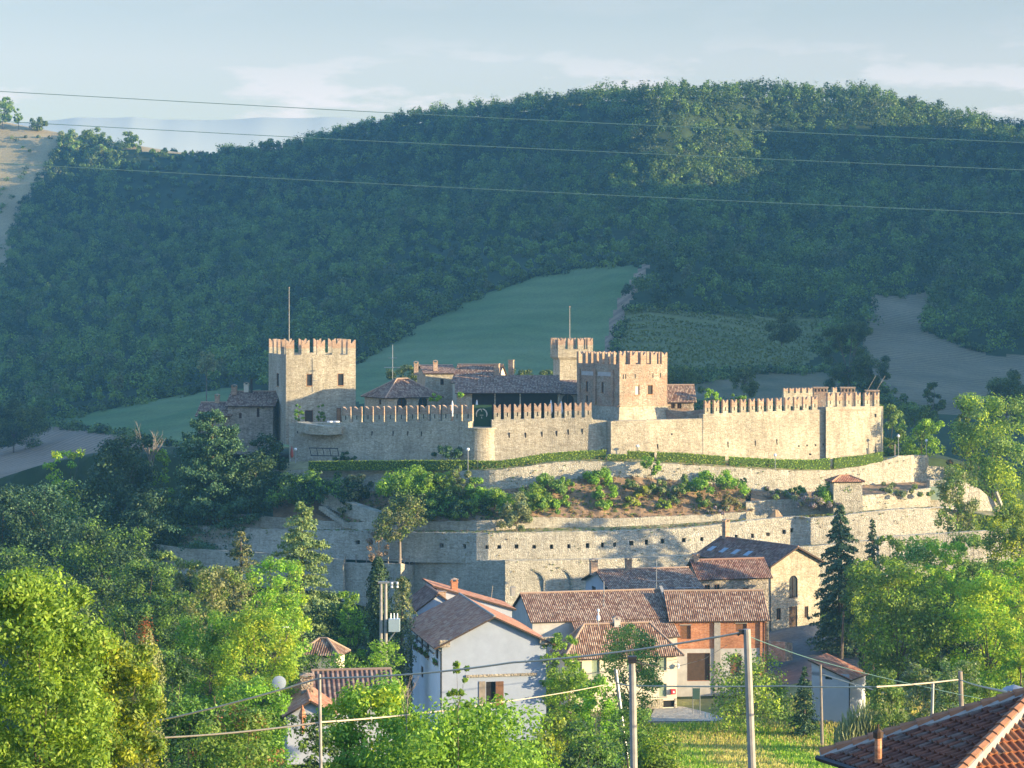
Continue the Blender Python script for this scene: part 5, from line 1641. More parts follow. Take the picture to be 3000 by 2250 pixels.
# church-like stone building
f7 = Frame(2257, 1856, 335, 34, pxR=2402, pxB=2046)
ek = f7.h(1652)
H7 = house(f7, 'stone_church', 'tall stone church with a gable front, arched window and dark red roof', ek, M['stone'], dict(kind='gable_y', rise=2.3, over=.55, og=.7, th=.22),
    [FW(f7, 2312, 1686, 2337, 1752, 'arch', frame='wood_dark'), FW(f7, 2312, 1777, 2336, 1838, 'door', mat='wood_dark'), FW(f7, 2275, 1782, 2288, 1816), FW(f7, 2357, 1776, 2368, 1810)], 'church', rmat=M['tile_dark'])
chimney(H7, f7, f7.w * .5, f7.d - .7, ek + 1.6, ek + 5.1, .8, mat=M['brick'])
mb = MB(); mb.tube([(-.4, -.4, ek), (-.1, -.12, ek - .6), (-.1, -.12, -1)], .09, 5); mb.build('downpipe', M['metal_dark'], H7)
for k in range(4):      # roof lights on the left slope
    y = f7.d * lerp(.42, .93, k / 3)
    s0, s1 = .30, .52
    mb = MB()
    pz = lambda t: ek - .55 * 2.3 / (f7.w / 2) + (t) * (2.3 + .55 * 2.3 / (f7.w / 2)) + .05
    px_ = lambda t: -.55 + t * (f7.w / 2 + .55)
    mb.prism([(px_(s0), y + .5, pz(s0)), (px_(s0), y - .5, pz(s0)), (px_(s1), y - .5, pz(s1)), (px_(s1), y + .5, pz(s1))], (0, 0, -.1)); mb.build('roof_light', M['skylight'] if 'skylight' in M else M['box_blue'], H7)
# low wall on the church square
ribbon('yard_wall', 'low brownish yard wall below the church square', [(2246, 1878, 1935, 306), (2300, 1880, 1938, 305.6), (2322, 1884, 1935, 307)], M['shade_stone'], .3, 0, cat='wall')
r = thing('wooden_pole', 'bare dark leaning wooden pole on the church square', 'pole', P(2466, 1930, 300))
mb = MB(); mb.tube([(0, 0, 0), (.25, 0, 6.2)], [.2, .12], 6); mb.build('pole', M['bark'], r)
# shed with a red tiled roof
f8 = Frame(2378, 2110, 266, -30, pxR=2488, d=5)
H8 = house(f8, 'garden_shed', 'grey plastered shed with a bright red tiled lean-to roof', f8.h(1978), M['plaster'], dict(kind='shed_x', rise=1.7, over=.35, og=.3), [FW(f8, 2417, 1971, 2438, 1991, frame='metal_dark')], 'shed', rmat=M['tile_red'])
mb = MB(); mb.tube([(f8.w + .2, -.2, f8.h(1985)), (f8.w + .06, -.1, f8.h(1995)), (f8.w + .06, -.1, 0)], .06, 5); mb.build('downpipe', M['metal_dark'], H8)
# little outbuilding among the trees
f9 = Frame(884, 1945, 246, -12, pxR=986, d=3)
house(f9, 'outbuilding', 'little cream outbuilding with an old tile roof among the trees', f9.h(1906), M['cream'], dict(kind='hip', rise=1.15, over=.5), [FW(f9, 950, 1915, 960, 1928)], 'outbuilding')
# house with the satellite dish, below at the left
f10 = Frame(930, 2140, 196, 8, pxR=1150, d=9)
H10 = house(f10, 'low_house', 'low house with a dark ribbed tile roof half hidden by the walnut tree', f10.h(2056), M['plaster'], dict(kind='gable_x', rise=1.95, over=.5, og=.3), [FW(f10, 1020, 2075, 1045, 2105)], rmat=M['tile_big'] if 'tile_big' in M else M['tile_dark'])
f10b = Frame(842, 2150, 189, 8, pxR=975, d=10)
H10b = house(f10b, 'low_house', 'small white gable house beside the satellite dish, flat pink roof', f10b.h(2088), M['plaster'], dict(kind='gable_y', rise=1.05, over=.45, og=.5), [], rmat=M['tile_flat'])
chimney(H10b, f10b, f10b.fx(908), 4.6, f10b.h(2070), f10b.h(1998), 1.0, mat=M['brickstone'])
r = thing('satellite_dish', 'white round satellite dish standing on the low house roof', 'satellite dish', P(818, 2000, 185))
mb = MB()
for k in range(4):
    r0, r1 = .56 * k / 4, .56 * (k + 1) / 4
    for a in range(20):
        a0, a1 = a / 20 * 6.2832, (a + 1) / 20 * 6.2832
        f_ = lambda rr_, aa: Vector((rr_ * math.cos(aa), -.05 - (.56 ** 2 - rr_ ** 2) * .0 + .25 * (rr_ ** 2 - .31), rr_ * math.sin(aa)))
        mb.face([f_(r0, a0), f_(r1, a0), f_(r1, a1), f_(r0, a1)][::-1] if r0 else [f_(0, 0), f_(r1, a1), f_(r1, a0)])
o = mb.build('dish', M['dish'], r)
mb = MB(); mb.tube([(0, .1, -1.4), (0, .1, 0)], .05, 5); mb.build('stand', M['metal'], r)
mb = MB(); mb.tube([(0, 0, -.5), (0, -.45, -.25)], .03, 4); mb.build('feed_arm', M['metal_dark'], r)
r = thing('spire_pinnacle', 'terracotta garden pinnacle with a pointed tip near the low house', 'pinnacle', P(886, 2125, 165))
mb = MB(); mb.lathe((0, 0, 0), [(.16, -.6), (.14, .4), (.24, .45), (.24, .6), (.3, .66), (.02, 1.45)], 8); mb.build('column', M['brick_orange'], r)

# ---- near roof at the lower right, tile by tile
def near_roof():
    YL = 50.0
    L = P(2404, 2217, YL)
    YN = (HY - 2217) / (HY - 2331) * YL
    N = P(2755, 2331, YN)
    e = (N - L); ew = e.length; e /= ew
    n = Vector((-e.y, e.x, 0)); n = n if n.x > 0 else -n
    A = L + e * (ew / 2) + n * (5.5 * 50 / 68)
    A.z = P(3036, 2028, A.y).z
    R, B = N + n * (11 * 50 / 68), L + n * (11 * 50 / 68)
    root = thing('near_house', 'house corner with a reddish brown hipped tile roof filling the lower right corner', 'house', Vector((L.x, L.y, L.z - 5)))
    o0 = root.location
    rm = MB(); r4 = random.Random(8)
    def face_tiles(p0, p1, mi, course=.31, tw=.19):
        """triangle p0 (left eave), p1 (right eave), apex A"""
        u = (p1 - p0); w = u.length; u /= w
        m = p0 + u * (A - p0).dot(u)
        v = (A - m); hgt = v.length; v /= hgt
        nr = u.cross(v).normalized()
        if nr.z < 0: nr = -nr
        ax = (A - p0).dot(u)
        k = 0
        while k * course < hgt - .1:
            v0 = k * course; v1 = min(v0 + course * 1.12, hgt)
            vm = v0 + course / 2
            ul, ur = ax * vm / hgt, w - (w - ax) * vm / hgt
            nt = int((ur - ul) / tw)
            for j in range(-1, nt + 1):
                x = ul + (j + .5 * (k % 2)) * tw
                if x < ul - tw * .4 or x + tw > ur + tw * .4: continue
                ft = .045 + r4.uniform(0, .012)
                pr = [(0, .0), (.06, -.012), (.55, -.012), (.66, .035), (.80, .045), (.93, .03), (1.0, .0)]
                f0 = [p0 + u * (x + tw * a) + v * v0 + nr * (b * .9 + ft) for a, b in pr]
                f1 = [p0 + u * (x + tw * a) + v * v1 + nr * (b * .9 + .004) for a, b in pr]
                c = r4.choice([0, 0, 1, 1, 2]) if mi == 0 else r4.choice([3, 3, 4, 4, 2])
                for a in range(len(pr) - 1):
                    rm.face([f0[a], f0[a + 1], f1[a + 1], f1[a]], c)
                    g0 = f0[a] - nr * .045; g1 = f0[a + 1] - nr * .045
                    rm.face([g0, g1, f0[a + 1], f0[a]], c)
            k += 1
        rm.face([p0 - nr * .02, p1 - nr * .02, A - nr * .02], 5)
    face_tiles(L, N, 0); face_tiles(N, R, 1); face_tiles(B, L, 1)  # light put into tile colours: brown on the shaded slope, orange on the sunlit
    rr_ = [m_plain('shaded brown tile', (.13, .062, .045), .85, .25, 4), m_plain('red shaded brown tile', (.17, .072, .046), .85, .25, 4), m_plain('greyed tile', (.15, .105, .085), .9, .3, 4),
           m_plain('sunlit orange tile', (.33, .14, .065), .85, .2, 4), m_plain('dark sunlit orange tile', (.25, .095, .048), .85, .25, 4), M['wood_dark']]
    o = rm.build('roof', rr_, root); o.location = -o0
    # hip tiles
    for p, q, nm in ((N, A, 'sunny hip'), (L, A, 'far hip')):
        d = (q - p); ln = d.length; d /= ln
        hm = MB(); t = 0.0; k = 0
        while t < ln - .2:
            a = p + d * t + Vector((0, 0, .07)); b = p + d * (t + .42) + Vector((0, 0, .05))
            hm.tube([a, b], [.135, .115], 8)
            t += .36; k += 1
        mm = MB(); mm.tube([p + Vector((0, 0, 0)), q], .16, 6)
        hm.build('hip_tiles', m_plain('hip tile ' + nm, (.30, .145, .08), .85, .2, 4), root).location = -o0
        mm.build('mortar_bed', M['concrete'], root).location = -o0
    # walls, gutter
    mb = MB(); c = [L + e * .5 + n * .5, N - e * .5 + n * .5, R - e * .5 - n * .5, B + e * .5 - n * .5]
    for i in range(4):
        a, b = c[i], c[(i + 1) % 4]
        mb.face([a + Vector((0, 0, -8)), b + Vector((0, 0, -8)), b + Vector((0, 0, -.05)), a + Vector((0, 0, -.05))])
    mb.build('wall', m_plain('ochre plaster', (.45, .33, .13), .9, .1, 1), root).location = -o0
    g = MB(); g.tube([L - n * .08 - Vector((0, 0, .02)), N - n * .08 - Vector((0, 0, .02))], .07, 6); g.build('gutter', M['metal_dark'], root).location = -o0
    g = MB(); a = L + e * .9 - n * .08; g.tube([a, a + Vector((0, 0, -.15)), a + n * .45 + Vector((0, 0, -.4)), a + n * .5 + Vector((0, 0, -5))], .05, 6); g.build('downpipe', M['metal_dark'], root).location = -o0
    # vents and chimney cowl
    b = P(2573, 2205, 47.9)
    mb = MB(); mb.lathe(b, [(.075, -.2), (.075, .31)], 10); mb.build('vent_pipe', M['brick_orange'], root).location = -o0
    mb = MB(); mb.lathe(b, [(.08, .30), (.105, .31), (.105, .43), (.09, .44), (.022, .5), (.018, .59)], 10); mb.build('vent_cap', M['wood_dark'], root).location = -o0
    b = P(2971, 2060, 50.3)
    mb = MB(); mb.lathe(b, [(.07, -.3), (.07, .12)], 8); mb.build('flue_pipe', M['metal_dark'], root).location = -o0
    for k in range(4):
        mb = MB(); a = k * 1.57 + .4; mb.tube([b + Vector((.15 * math.cos(a), .15 * math.sin(a), .12)), b + Vector((.15 * math.cos(a), .15 * math.sin(a), .3))], .02, 4); mb.build('cowl_leg', M['metal'], root).location = -o0
    mb = MB(); mb.lathe(b, [(.2, .08), (.22, .12)], 10); mb.build('cowl_plate', M['concrete'], root).location = -o0
    mb = MB(); mb.lathe(b, [(.26, .3), (.2, .34), (.02, .4)], 10); mb.build('cowl_roof', M['metal'], root).location = -o0
near_roof()

# ---------------------------------------------------------------- poles, lamps and cables
def ground_pole(name, label, px0, y0, px1, y1, Y, r0, r1, mat, cat='utility pole', extra=None):
    top = P(px0, y0, Y)
    low = P(px1, y1, Y)
    d = (low - top); k = 1.0
    g = G(low.x, low.y) - .3
    if low.z > g: k = (top.z - g) / (top.z - low.z)
    base = top + d * k
    r = thing(name, label, cat, base)
    mb = MB(); mb.tube([base - base, (top - base) * .5, top - base], [r0 * (1 + .25 * (k - 1)), (r0 + r1) / 2, r1], 10); mb.build('pole', mat, r)
    return r, top - base
pA, tA = ground_pole('utility_pole', 'thick concrete utility pole standing at the right of the meadow', 2188, 1843, 2203, 2250, 74, .15, .115, M['concrete'])
mb = MB(); mb.box(tA.x - .26, tA.x - .10, tA.y - .07, tA.y + .07, tA.z - .16, tA.z - .02); mb.tube([tA + Vector((-.3, 0, -.2)), tA + Vector((-.18, 0, -.12))], .035, 5); mb.build('clamp', M['metal_dark'], pA)
pB, tB = ground_pole('utility_pole', 'concrete utility pole with a coiled cable in front of the cream house', 1852, 1923, 1857, 2250, 82, .14, .125, M['concrete'])
mb = MB(); mb.box(tB.x - .15, tB.x + .15, tB.y - .15, tB.y + .15, tB.z - .22, tB.z + .01); mb.build('band', M['metal_dark'], pB)
mb = MB(); pts = [tB + Vector((.22 + .12 * math.cos(a), -.05, -.33 + .2 * math.sin(a))) for a in np.linspace(0, 12.5, 40)]; mb.tube(pts, .022, 5); mb.build('cable_coil', M['metal_dark'], pB)
pC, tC = ground_pole('utility_pole', 'leaning pale steel pole between the trees before the cream house', 1804, 1962, 1821, 2100, 185, .17, .13, M['metal'])
pD, tD = ground_pole('utility_pole', 'slim concrete pole rising through the walnut tree at the left', 936, 1975, 940, 2250, 82, .062, .055, M['concrete'])
pF, tF = ground_pole('utility_pole', 'thin wooden pole at the meadow edge beside the grey shed', 2404, 1947, 2407, 2108, 245, .17, .12, M['wood_grey'])
pG, tG_ = ground_pole('utility_pole', 'short steel pole behind the near red roof', 2733, 2002, 2730, 2112, 170, .13, .11, M['metal'])
pH, tH = ground_pole('utility_pole', 'wooden pole standing right of the short steel pole', 2813, 1967, 2817, 2085, 160, .2, .16, M['wood_grey'])
# transformer mast
b = P(1123, 1905, 232); tp = P(1123, 1706, 232); h = tp.z - b.z
r = thing('transformer_pole', 'double concrete mast carrying a blue grey transformer box', 'utility pole', b)
for x in (-.22, .24):
    mb = MB(); mb.tube([(x, 0, -2), (x, 0, h)], [.2, .14], 10); mb.build('mast', M['concrete'], r)
mb = MB(); mb.box(-.5, .5, -.2, .2, h - .1, h + .1); mb.build('head', M['metal'], r)
mb = MB(); mb.box(.55, 1.65, -.5, .5, h * .28, h * .28 + 1.25); mb.build('transformer', M['box_blue'], r)
for k in range(3):
    mb = MB(); x = .75 + k * .33; mb.tube([(x, 0, h * .28 + 1.25), (x, 0, h * .28 + 1.8)], .06, 6); mb.build('bushing', M['white'], r)
mb = MB(); mb.tube([(1.2, 0, h * .28), (.45, 0, h * .28 - 1.1)], .06, 5); mb.build('brace', M['metal'], r)
for k in range(2):
    x = .85 + k * .55
    for z in (h - .1, h - .45):
        mb = MB(); mb.lathe((x, 0, z - .12), [(.06, 0), (.15, .06), (.06, .12), (.15, .18), (.06, .24)], 8); mb.build('insulator', M['white'], r)
mb = MB(); mb.tube([(.3, 0, h), (1.5, 0, h + .05)], .05, 5); mb.build('crossarm', M['metal'], r)
# street lamp
b = P(820, 1985, 232); h = (1985 - 1838) / F * 232
r = thing('street_lamp', 'thin grey street lamp with a short arm among the left trees', 'street lamp', b)
mb = MB(); mb.tube([(0, 0, -3), (0, 0, h)], .075, 6); mb.build('post', M['metal'], r)
mb = MB(); mb.tube([(0, 0, h), (.55, 0, h + .06)], .06, 5); mb.build('arm', M['metal'], r)
mb = MB(); mb.box(.4, .85, -.1, .1, h - .02, h + .1); mb.build('lamp_head', M['white'], r)

def cable(label, pts, r, mat, sag=0.0, group=None, name='overhead_cable'):
    """pts: (px, py, Y) with a little sag between neighbours"""
    w = []
    Q = [P(*p) for p in pts]
    for a, b in zip(Q, Q[1:]):
        for k in range(14):
            t = k / 14
            w.append(a.lerp(b, t) + Vector((0, 0, -sag * 4 * t * (1 - t))))
    w.append(Q[-1])
    mb = MB(); mb.tube(w, r, 8)
    return tag(mb.build(name, mat), label, 'cable', group)
cable('highest of the three thin power lines crossing above the wooded ridge', [(-400, 245, 120), (1000, 323, 120), (2000, 372, 120), (3000, 418, 120), (3400, 437, 120)], .016, M['wire'], .01, 'power lines across the sky', 'power_line')
cable('middle of the three thin power lines in front of the wooded ridge', [(-400, 333, 122), (1000, 409, 122), (2000, 455, 122), (3000, 498, 122), (3400, 515, 122)], .016, M['wire'], .01, 'power lines across the sky', 'power_line')
cable('lowest of the three thin power lines, halfway down the wood', [(-400, 456, 124), (1000, 533, 124), (2000, 582, 124), (3000, 626, 124), (3400, 645, 124)], .016, M['wire'], .01, 'power lines across the sky', 'power_line')
cable('pale thick cable from the left trees past the slim pole to the thick pole', [(300, 2145, 84), (936, 1987, 82), (1500, 1941, 78.5), (2178, 1852, 74)], .033, M['cable'], .12)
cable('pale thick cable low through the walnut tree to the leaning pole', [(380, 2165, 82), (938, 2116, 82), (1430, 2062, 135), (1803, 2000, 185)], .032, M['cable'], .1)
cable('pale cable level across the meadow to the wooden pole', [(1806, 2000, 185), (1852, 2009, 183), (2300, 2010, 170), (2570, 2012, 155), (2810, 1991, 160)], .055, M['cable'], .05)
cable('short pale cable from the wooden pole down to the near roof', [(2817, 1993, 160), (2962, 2030, 50.6)], .035, M['cable'], .05)
cable('thin bluish wire dropping right from the thick pole behind the shed', [(2195, 1865, 74), (2420, 1942, 110), (2700, 2010, 140), (2950, 2060, 160)], .016, M['wire'], .05)
cable('dark twisted cable from the coiled pole past the lantern to the barn', [(1862, 1940, 82), (1960, 1958, 200), (2060, 1932, 280), (2130, 1890, 290)], .03, M['metal_dark'], .02)
cable('pale cable slanting from the thin wooden pole into the reeds', [(2410, 1976, 244), (2690, 2055, 235)], .06, M['cable'], .1)
antenna('aerial mast with two crossbars above the white gable house', 1923, 1640, 1725, 305, ((.28, 26), (.75, 8)))
antenna('thin whip aerial standing on the long barn roof', 1769, 1703, 1782, 287, ())
r = thing('aerial', 'white knobbly aerial standing on the cream house ridge', 'antenna', P(1753, 1835, 277))
mb = MB(); mb.tube([(0, 0, 0), (0, 0, 2.3)], .05, 5); mb.build('mast', M['metal'], r)
mb = MB(); mb.lathe((0, 0, 0), [(.05, .6), (.22, .75), (.22, 1.2), (.1, 1.3), (.06, 1.7), (.16, 1.78), (.16, 2.0), (.02, 2.1)], 8); mb.build('dome', M['white'], r)
# notice board and posts beside the path
r = thing('notice_board', 'dark green notice board on two posts beside the path', 'notice board', P(2040, 2085, 276))
for x in (-.42, .42):
    mb = MB(); mb.tube([(x, 0, -.3), (x, 0, 2.9)], .05, 5); mb.build('post', M['metal'], r)
mb = MB(); mb.box(-.42, .42, -.08, -.04, 1.5, 2.8); mb.build('board', m_plain('board green', (.06, .11, .085), .6, .1), r)
for lab, px, y0, y1 in (('short white bollard at the path bend, nearest the meadow', 2078, 2092, 2102), ('short white bollard left of its neighbour at the path bend', 2066, 2080, 2098)):
    mb = MB(); p = P(px, y1, 272); mb.lathe(p, [(.08, -.2), (.08, .35), (.04, .42)], 7); tag(mb.build('bollard', M['white']), lab, 'bollard')
# paved path by the cream house
def patch_sheet(name, poly, mat, lift):
    """flat ground sheet over a photo-space outline with depths: (px, Y)"""
    v = [Vector(((px - 1500) / F * Y, Y, G((px - 1500) / F * Y, Y) + lift)) for px, Y in poly]
    me = bpy.data.meshes.new(name); me.from_pydata(v, [], [list(range(len(v)))]); me.materials.append(mat); me.update()
    return struct(name, me)
patch_sheet('path', [(1900, 273), (2100, 273), (2130, 276), (2060, 281), (2000, 285), (1920, 285)], PATHM, .06)
# ---------------------------------------------------------------- trees and shrubs
def lobes(d, seed, k=1.7):
    """uneven outline: radius factor for unit directions"""
    return np.array([.86 + .42 * noise.noise(Vector((q[0] * k + seed, q[1] * k, q[2] * k))) for q in d])

def limb_mesh(base, targets, r0, mat_n=6):
    mb = MB()
    for i, (t, r) in enumerate(targets):
        t = Vector(t); b = Vector(base)
        m = b.lerp(t, .5) + Vector((.1 * (t.x - b.x), .1 * (t.y - b.y), .12 * (t.z - b.z)))
        mb.tube([b, m, t], [r, r * .7, r * .25], 5)
    return mb

def tree(name, label, px, y0, y1, w, Y, leaf, kind='round', lp=8.0, dens=3.0, foot=None, cat=None, group=None, lean=0.0, trunk='bark', extra=None, nc=None, asp=.62, sq=.85, up=.3, ext=True):
    """crown from photo row y0 to y1, w photo pixels wide, Y metres off; leaves lp photo pixels long"""
    Y = hillY(px, Y)
    s = Y / F
    R = w * s / 2; H = (y1 - y0) * s
    cx = (px - 1500) * s
    zt = CZ + (HY - y0) * s; zb = zt - H
    g = (CZ + (HY - foot) * s) if foot else min(G(cx, Y), zb)
    root = thing(name, label, cat or ('tree' if 'tree' in name else 'shrub'), (cx, Y, g), 0, group)
    zb -= g; zt -= g
    h0 = H
    terrace = Y > 363 and 690 < px < 2800
    if terrace and not foot:
        g = zb + g; zt -= zb; zb = 0.0
        root.location.z = g
    if ext and not foot and Y < 480 and not terrace:
        zb = min(zb, (.03 if kind in ('spruce', 'deodar', 'cedar', 'column', 'bush') else .2) * zt)
        H = zt - zb
        if kind in ('spruce', 'deodar', 'cedar'): R *= (H / h0) ** .75
    L = lp * s
    area = math.pi / 4 * w * min(H / s, 1.5 * (y1 - y0))
    N = int(1.45 * dens * area / (.5 * lp * lp * asp))
    seed = float(rng.uniform(0, 99))
    limbs = []
    if kind in ('round', 'bush', 'spread'):
        nc = nc or int(min(95, max(12, area / 360)))
        d = unit(nc)
        if kind == 'bush': d[:, 2] = np.abs(d[:, 2]) * 1.1 - .25
        fr = rng.uniform(.25, 1.0, nc) ** .55
        rad = lobes(d, seed)
        cr = np.clip(rng.uniform(.22, .36, nc) * min(R, H * .7) * (1.2 - .35 * fr), .02, None)
        q = np.stack([d[:, 0] * (R - cr * .6), d[:, 1] * (R - cr * .6), d[:, 2] * (H / 2 - cr * .5)], 1) * (fr * rad)[:, None]
        for k in (0, 1):
            q[:, k] *= R / np.percentile(np.abs(q[:, k]) + cr * .8, 86)
            q[:, k] = np.clip(q[:, k], -(R * 1.0 - cr * .7), R * 1.0 - cr * .7)
        hi, lo_ = np.percentile(q[:, 2] + cr * sq, 91), np.percentile(q[:, 2] - cr * sq, 6)
        q[:, 2] = np.clip(zb + (q[:, 2] - lo_) * (H / (hi - lo_)), zb + cr * sq * .6, zt - cr * sq * rng.uniform(.5, 1.1, nc))
        q[:, 0] += lean * (q[:, 2] - zb)
        per = max(6, N // nc)
        lv = clump_leaves(q, cr, per, L, asp, up=up, squash=sq)
        order = np.argsort(-q[:, 2])
        limbs = [(tuple(q[i]), max(.006 * min(H, 3 * R), .012 * R)) for i in order[::max(1, nc // 9)]]
        tb = (lean * (zb + .15 * H), 0, zb + .25 * H)
        tw = max(.04, .02 * min(zt, 13, 3.2 * R))
    elif kind in ('spruce', 'cedar', 'deodar'):
        lev = {'spruce': 34, 'cedar': 14, 'deodar': 28}[kind]
        P_, Nn = [], []
        nb = {'spruce': 8, 'cedar': 8, 'deodar': 8}[kind]
        per = max(4, int(N / (lev * nb)))
        droop = {'spruce': .45, 'cedar': .08, 'deodar': .30}[kind]
        for l in range(lev):
            t = (l + .3) / lev
            rr_ = R * (t ** (.75 if kind == 'cedar' else .95)) * rng.uniform(.8, 1.1)
            zc = zt - t * H
            a0 = rng.uniform(0, 6.28)
            for b in range(nb):
                a = a0 + b / nb * 6.2832 + rng.uniform(-.3, .3)
                tj = min(1, max(.01, t + rng.normal() * (.045 if kind != 'cedar' else .02)))
                zc = zt - tj * H
                ln = R * (tj ** {'cedar': .48, 'deodar': .62, 'spruce': .7}[kind]) * rng.uniform(.6, 1.12) + .05 * R
                if rng.uniform() < .06: ln *= 1.25
                n_ = max(3, int(per * (ln / R + .15) * 1.6))
                u = rng.uniform(.1, 1.0, n_) ** .7
                wd = (.18 if kind != 'cedar' else .26) * ln * (1 - .6 * u) + .04 * R
                side = rng.normal(size=n_) * wd * .6
                x = np.cos(a) * u * ln - np.sin(a) * side
                y = np.sin(a) * u * ln + np.cos(a) * side
                z = zc - droop * ln * u ** 1.4 + (.16 * ln * u ** 3 if kind != 'spruce' else .1 * ln * u ** 3) + rng.normal(size=n_) * .05 * H / lev * 3
                z -= (np.abs(side) * .35)
                P_.append(np.stack([x + lean * (z - zb), y, z], 1))
                nn = np.tile([np.cos(a) * .55, np.sin(a) * .55, .5], (n_, 1)); Nn.append(nn)
        P_ = np.concatenate(P_); Nn = np.concatenate(Nn) + .85 * unit(len(P_)); Nn /= np.linalg.norm(Nn, axis=1, keepdims=True)
        lv = leaf_quads(P_, Nn, L, .5)
        tb = (lean * H, 0, zt - .04 * H); tw = max(.08, .02 * H)
    elif kind == 'column':
        n_ = N
        t = rng.uniform(0, 1, n_)
        prof = np.sin(np.clip(t, 0, 1) ** .7 * math.pi) ** .6
        a = rng.uniform(0, 6.2832, n_)
        bump = np.array([.8 + .5 * noise.noise(Vector((math.cos(q) * 1.5 + seed, math.sin(q) * 1.5, tt * H / R * 1.1))) for q, tt in zip(a, t)])
        r_ = R * (prof * .95 + .06) * bump * rng.uniform(.55, 1.05, n_)
        p = np.stack([r_ * np.cos(a) + lean * H * (1 - t), r_ * np.sin(a), zt - t * H], 1)
        nn = np.stack([np.cos(a), np.sin(a), np.full(n_, .25)], 1) + .8 * unit(n_); nn /= np.linalg.norm(nn, axis=1, keepdims=True)
        lv = leaf_quads(p, nn, L, .5)
        tb = (lean * H, 0, zt - .1 * H); tw = max(.05, .02 * H)
    elif kind == 'reed':
        n_ = N
        x = rng.uniform(-1, 1, n_); yy = rng.uniform(-1, 1, n_) * .45
        h = H * (1 - .55 * np.abs(x) ** 2.2) * rng.uniform(.55, 1.05, n_)
        b = np.stack([x * R, yy * R, np.zeros(n_)], 1)
        z = rng.uniform(.2, 1, n_) * h
        p = b.copy(); p[:, 2] = z + zb * 0
        nn = unit(n_); nn[:, 2] *= .25; nn /= np.linalg.norm(nn, axis=1, keepdims=True)
        up_ = np.array([0, 0, 1.0]) + .35 * unit(n_)
        wv = np.cross(nn, up_); wv /= np.linalg.norm(wv, axis=1, keepdims=True)
        lv = np.stack([p - up_ * L * .9, p + wv * L * .16, p + up_ * L * .9, p - wv * L * .16], 1)
        tb = None
    mt = LEAF[leaf] if not isinstance(leaf, (list, tuple)) else [LEAF[k] for k in leaf]
    idx = None
    if isinstance(mt, list):
        cz = lv.mean(1)
        v = np.array([noise.noise(Vector((c[0] * 2.2 / R + seed, c[1] * 2.2 / R, c[2] * 2.2 / R))) for c in cz]) + rng.normal(size=len(cz)) * .18
        idx = (v > .05).astype(int) if len(mt) == 2 else np.digitize(v, [-.12, .15])
    link('crown' if kind != 'reed' else 'blades', quads_mesh('crown', lv, mt, matidx=idx), root)
    if tb is not None:
        mb = MB() if not limbs else limb_mesh(tb, limbs, tw)
        mb.tube([(0, 0, -.3), (tb[0] * .5, 0, tb[2] * .5), tb], [tw, tw * .8, tw * .45 if limbs else tw * .15], 7)
        mb.build('trunk', M[trunk], root)
    if extra:
        extra(root, R, H, zb, zt, s)
    return root

def bare_tree(label, px, y0, y1, w, Y, mat='bark_pale', n=9, foot=None, name='dead_tree'):
    s = Y / F
    cx = (px - 1500) * s
    z1 = CZ + (HY - y0) * s; g = CZ + (HY - y1) * s
    r = thing(name, label, 'tree', (cx, Y, g))
    H = z1 - g; rr_ = random.Random(int(px))
    mb = MB()
    def grow(p, d, ln, rad, lvl):
        q = p + d * ln * .5 + Vector((rr_.uniform(-.05, .05), rr_.uniform(-.05, .05), .05)) * ln
        e = p + d * ln
        mb.tube([p, q, e], [rad, rad * .75, rad * .45], 5)
        if lvl < 3:
            for _ in range(3 if lvl else n):
                t = rr_.uniform(.35, 1.0)
                a = rr_.uniform(0, 6.28); sp = rr_.uniform(.3, .75)
                nd = (d + Vector((math.cos(a) * sp, math.sin(a) * sp, .25))).normalized()
                grow(p.lerp(e, t), nd, ln * rr_.uniform(.35, .6), rad * .5, lvl + 1)
    grow(Vector((0, 0, -.2)), Vector((.03, 0, 1)).normalized(), H * .72, max(.04, .013 * H), 0)
    mb.build('branches', M[mat], r)
    return r

def flowers(leaf, k, nm='flower_heads', top=True):
    def f(root, R, H, zb, zt, s):
        n_ = 70
        d = unit(n_); d[:, 2] = np.abs(d[:, 2])
        c = np.stack([d[:, 0] * R * .92, d[:, 1] * R * .92, (zb + zt) / 2 + d[:, 2] * H * .5], 1)
        lv = clump_leaves(c, np.full(n_, R * k), 22, 7 * s, .6)
        link(nm, quads_mesh(nm, lv, LEAF[leaf]), root)
    return f
def rusty_top(root, R, H, zb, zt, s):
    n_ = 6
    c = np.stack([rng.normal(size=n_) * R * .12, rng.normal(size=n_) * R * .1, zt - np.linspace(-.01, .05, n_) * H], 1)
    link('dying_top', quads_mesh('dying_top', clump_leaves(c, np.full(n_, R * .34), 60, 7 * s, .5), LEAF['rust']), root)
T = tree
# --- right hand side
T('tall_tree', 'tall broad yellow green tree standing at the right edge above the walls', 2905, 1150, 1560, 255, 396, ['mid', 'green', 'yellow'], dens=3.2)
T('tree', 'slim pale tree hugging the left flank of the tall right edge tree', 2822, 1188, 1420, 66, 400, 'mid')
T('tree', 'fresh green tree behind the two globe lamps right of the bastion', 2700, 1228, 1350, 130, 412, ['lime', 'green'])
T('tree', 'rounded tree peeping out behind the right end of the castle', 2608, 1182, 1345, 100, 421, ['green', 'mid'])
T('shrub', 'dark shrub filling the gap between the trees behind the lamps', 2655, 1290, 1350, 60, 418, 'green', 'bush')
T('shrub', 'brown green bush behind the stepped end of the upper terrace wall', 2800, 1350, 1412, 80, 404, 'soilplant', 'bush')
T('shrub', 'small clipped bright ball shrub right of the terrace wall end', 2862, 1390, 1432, 44, 395, 'hedge', 'bush', lp=6)
T('conical_tree', 'loose conical tree standing in front of the ragged right wall', 2805, 1378, 1580, 128, 360, ['mid', 'olive'], 'round', sq=1.0)
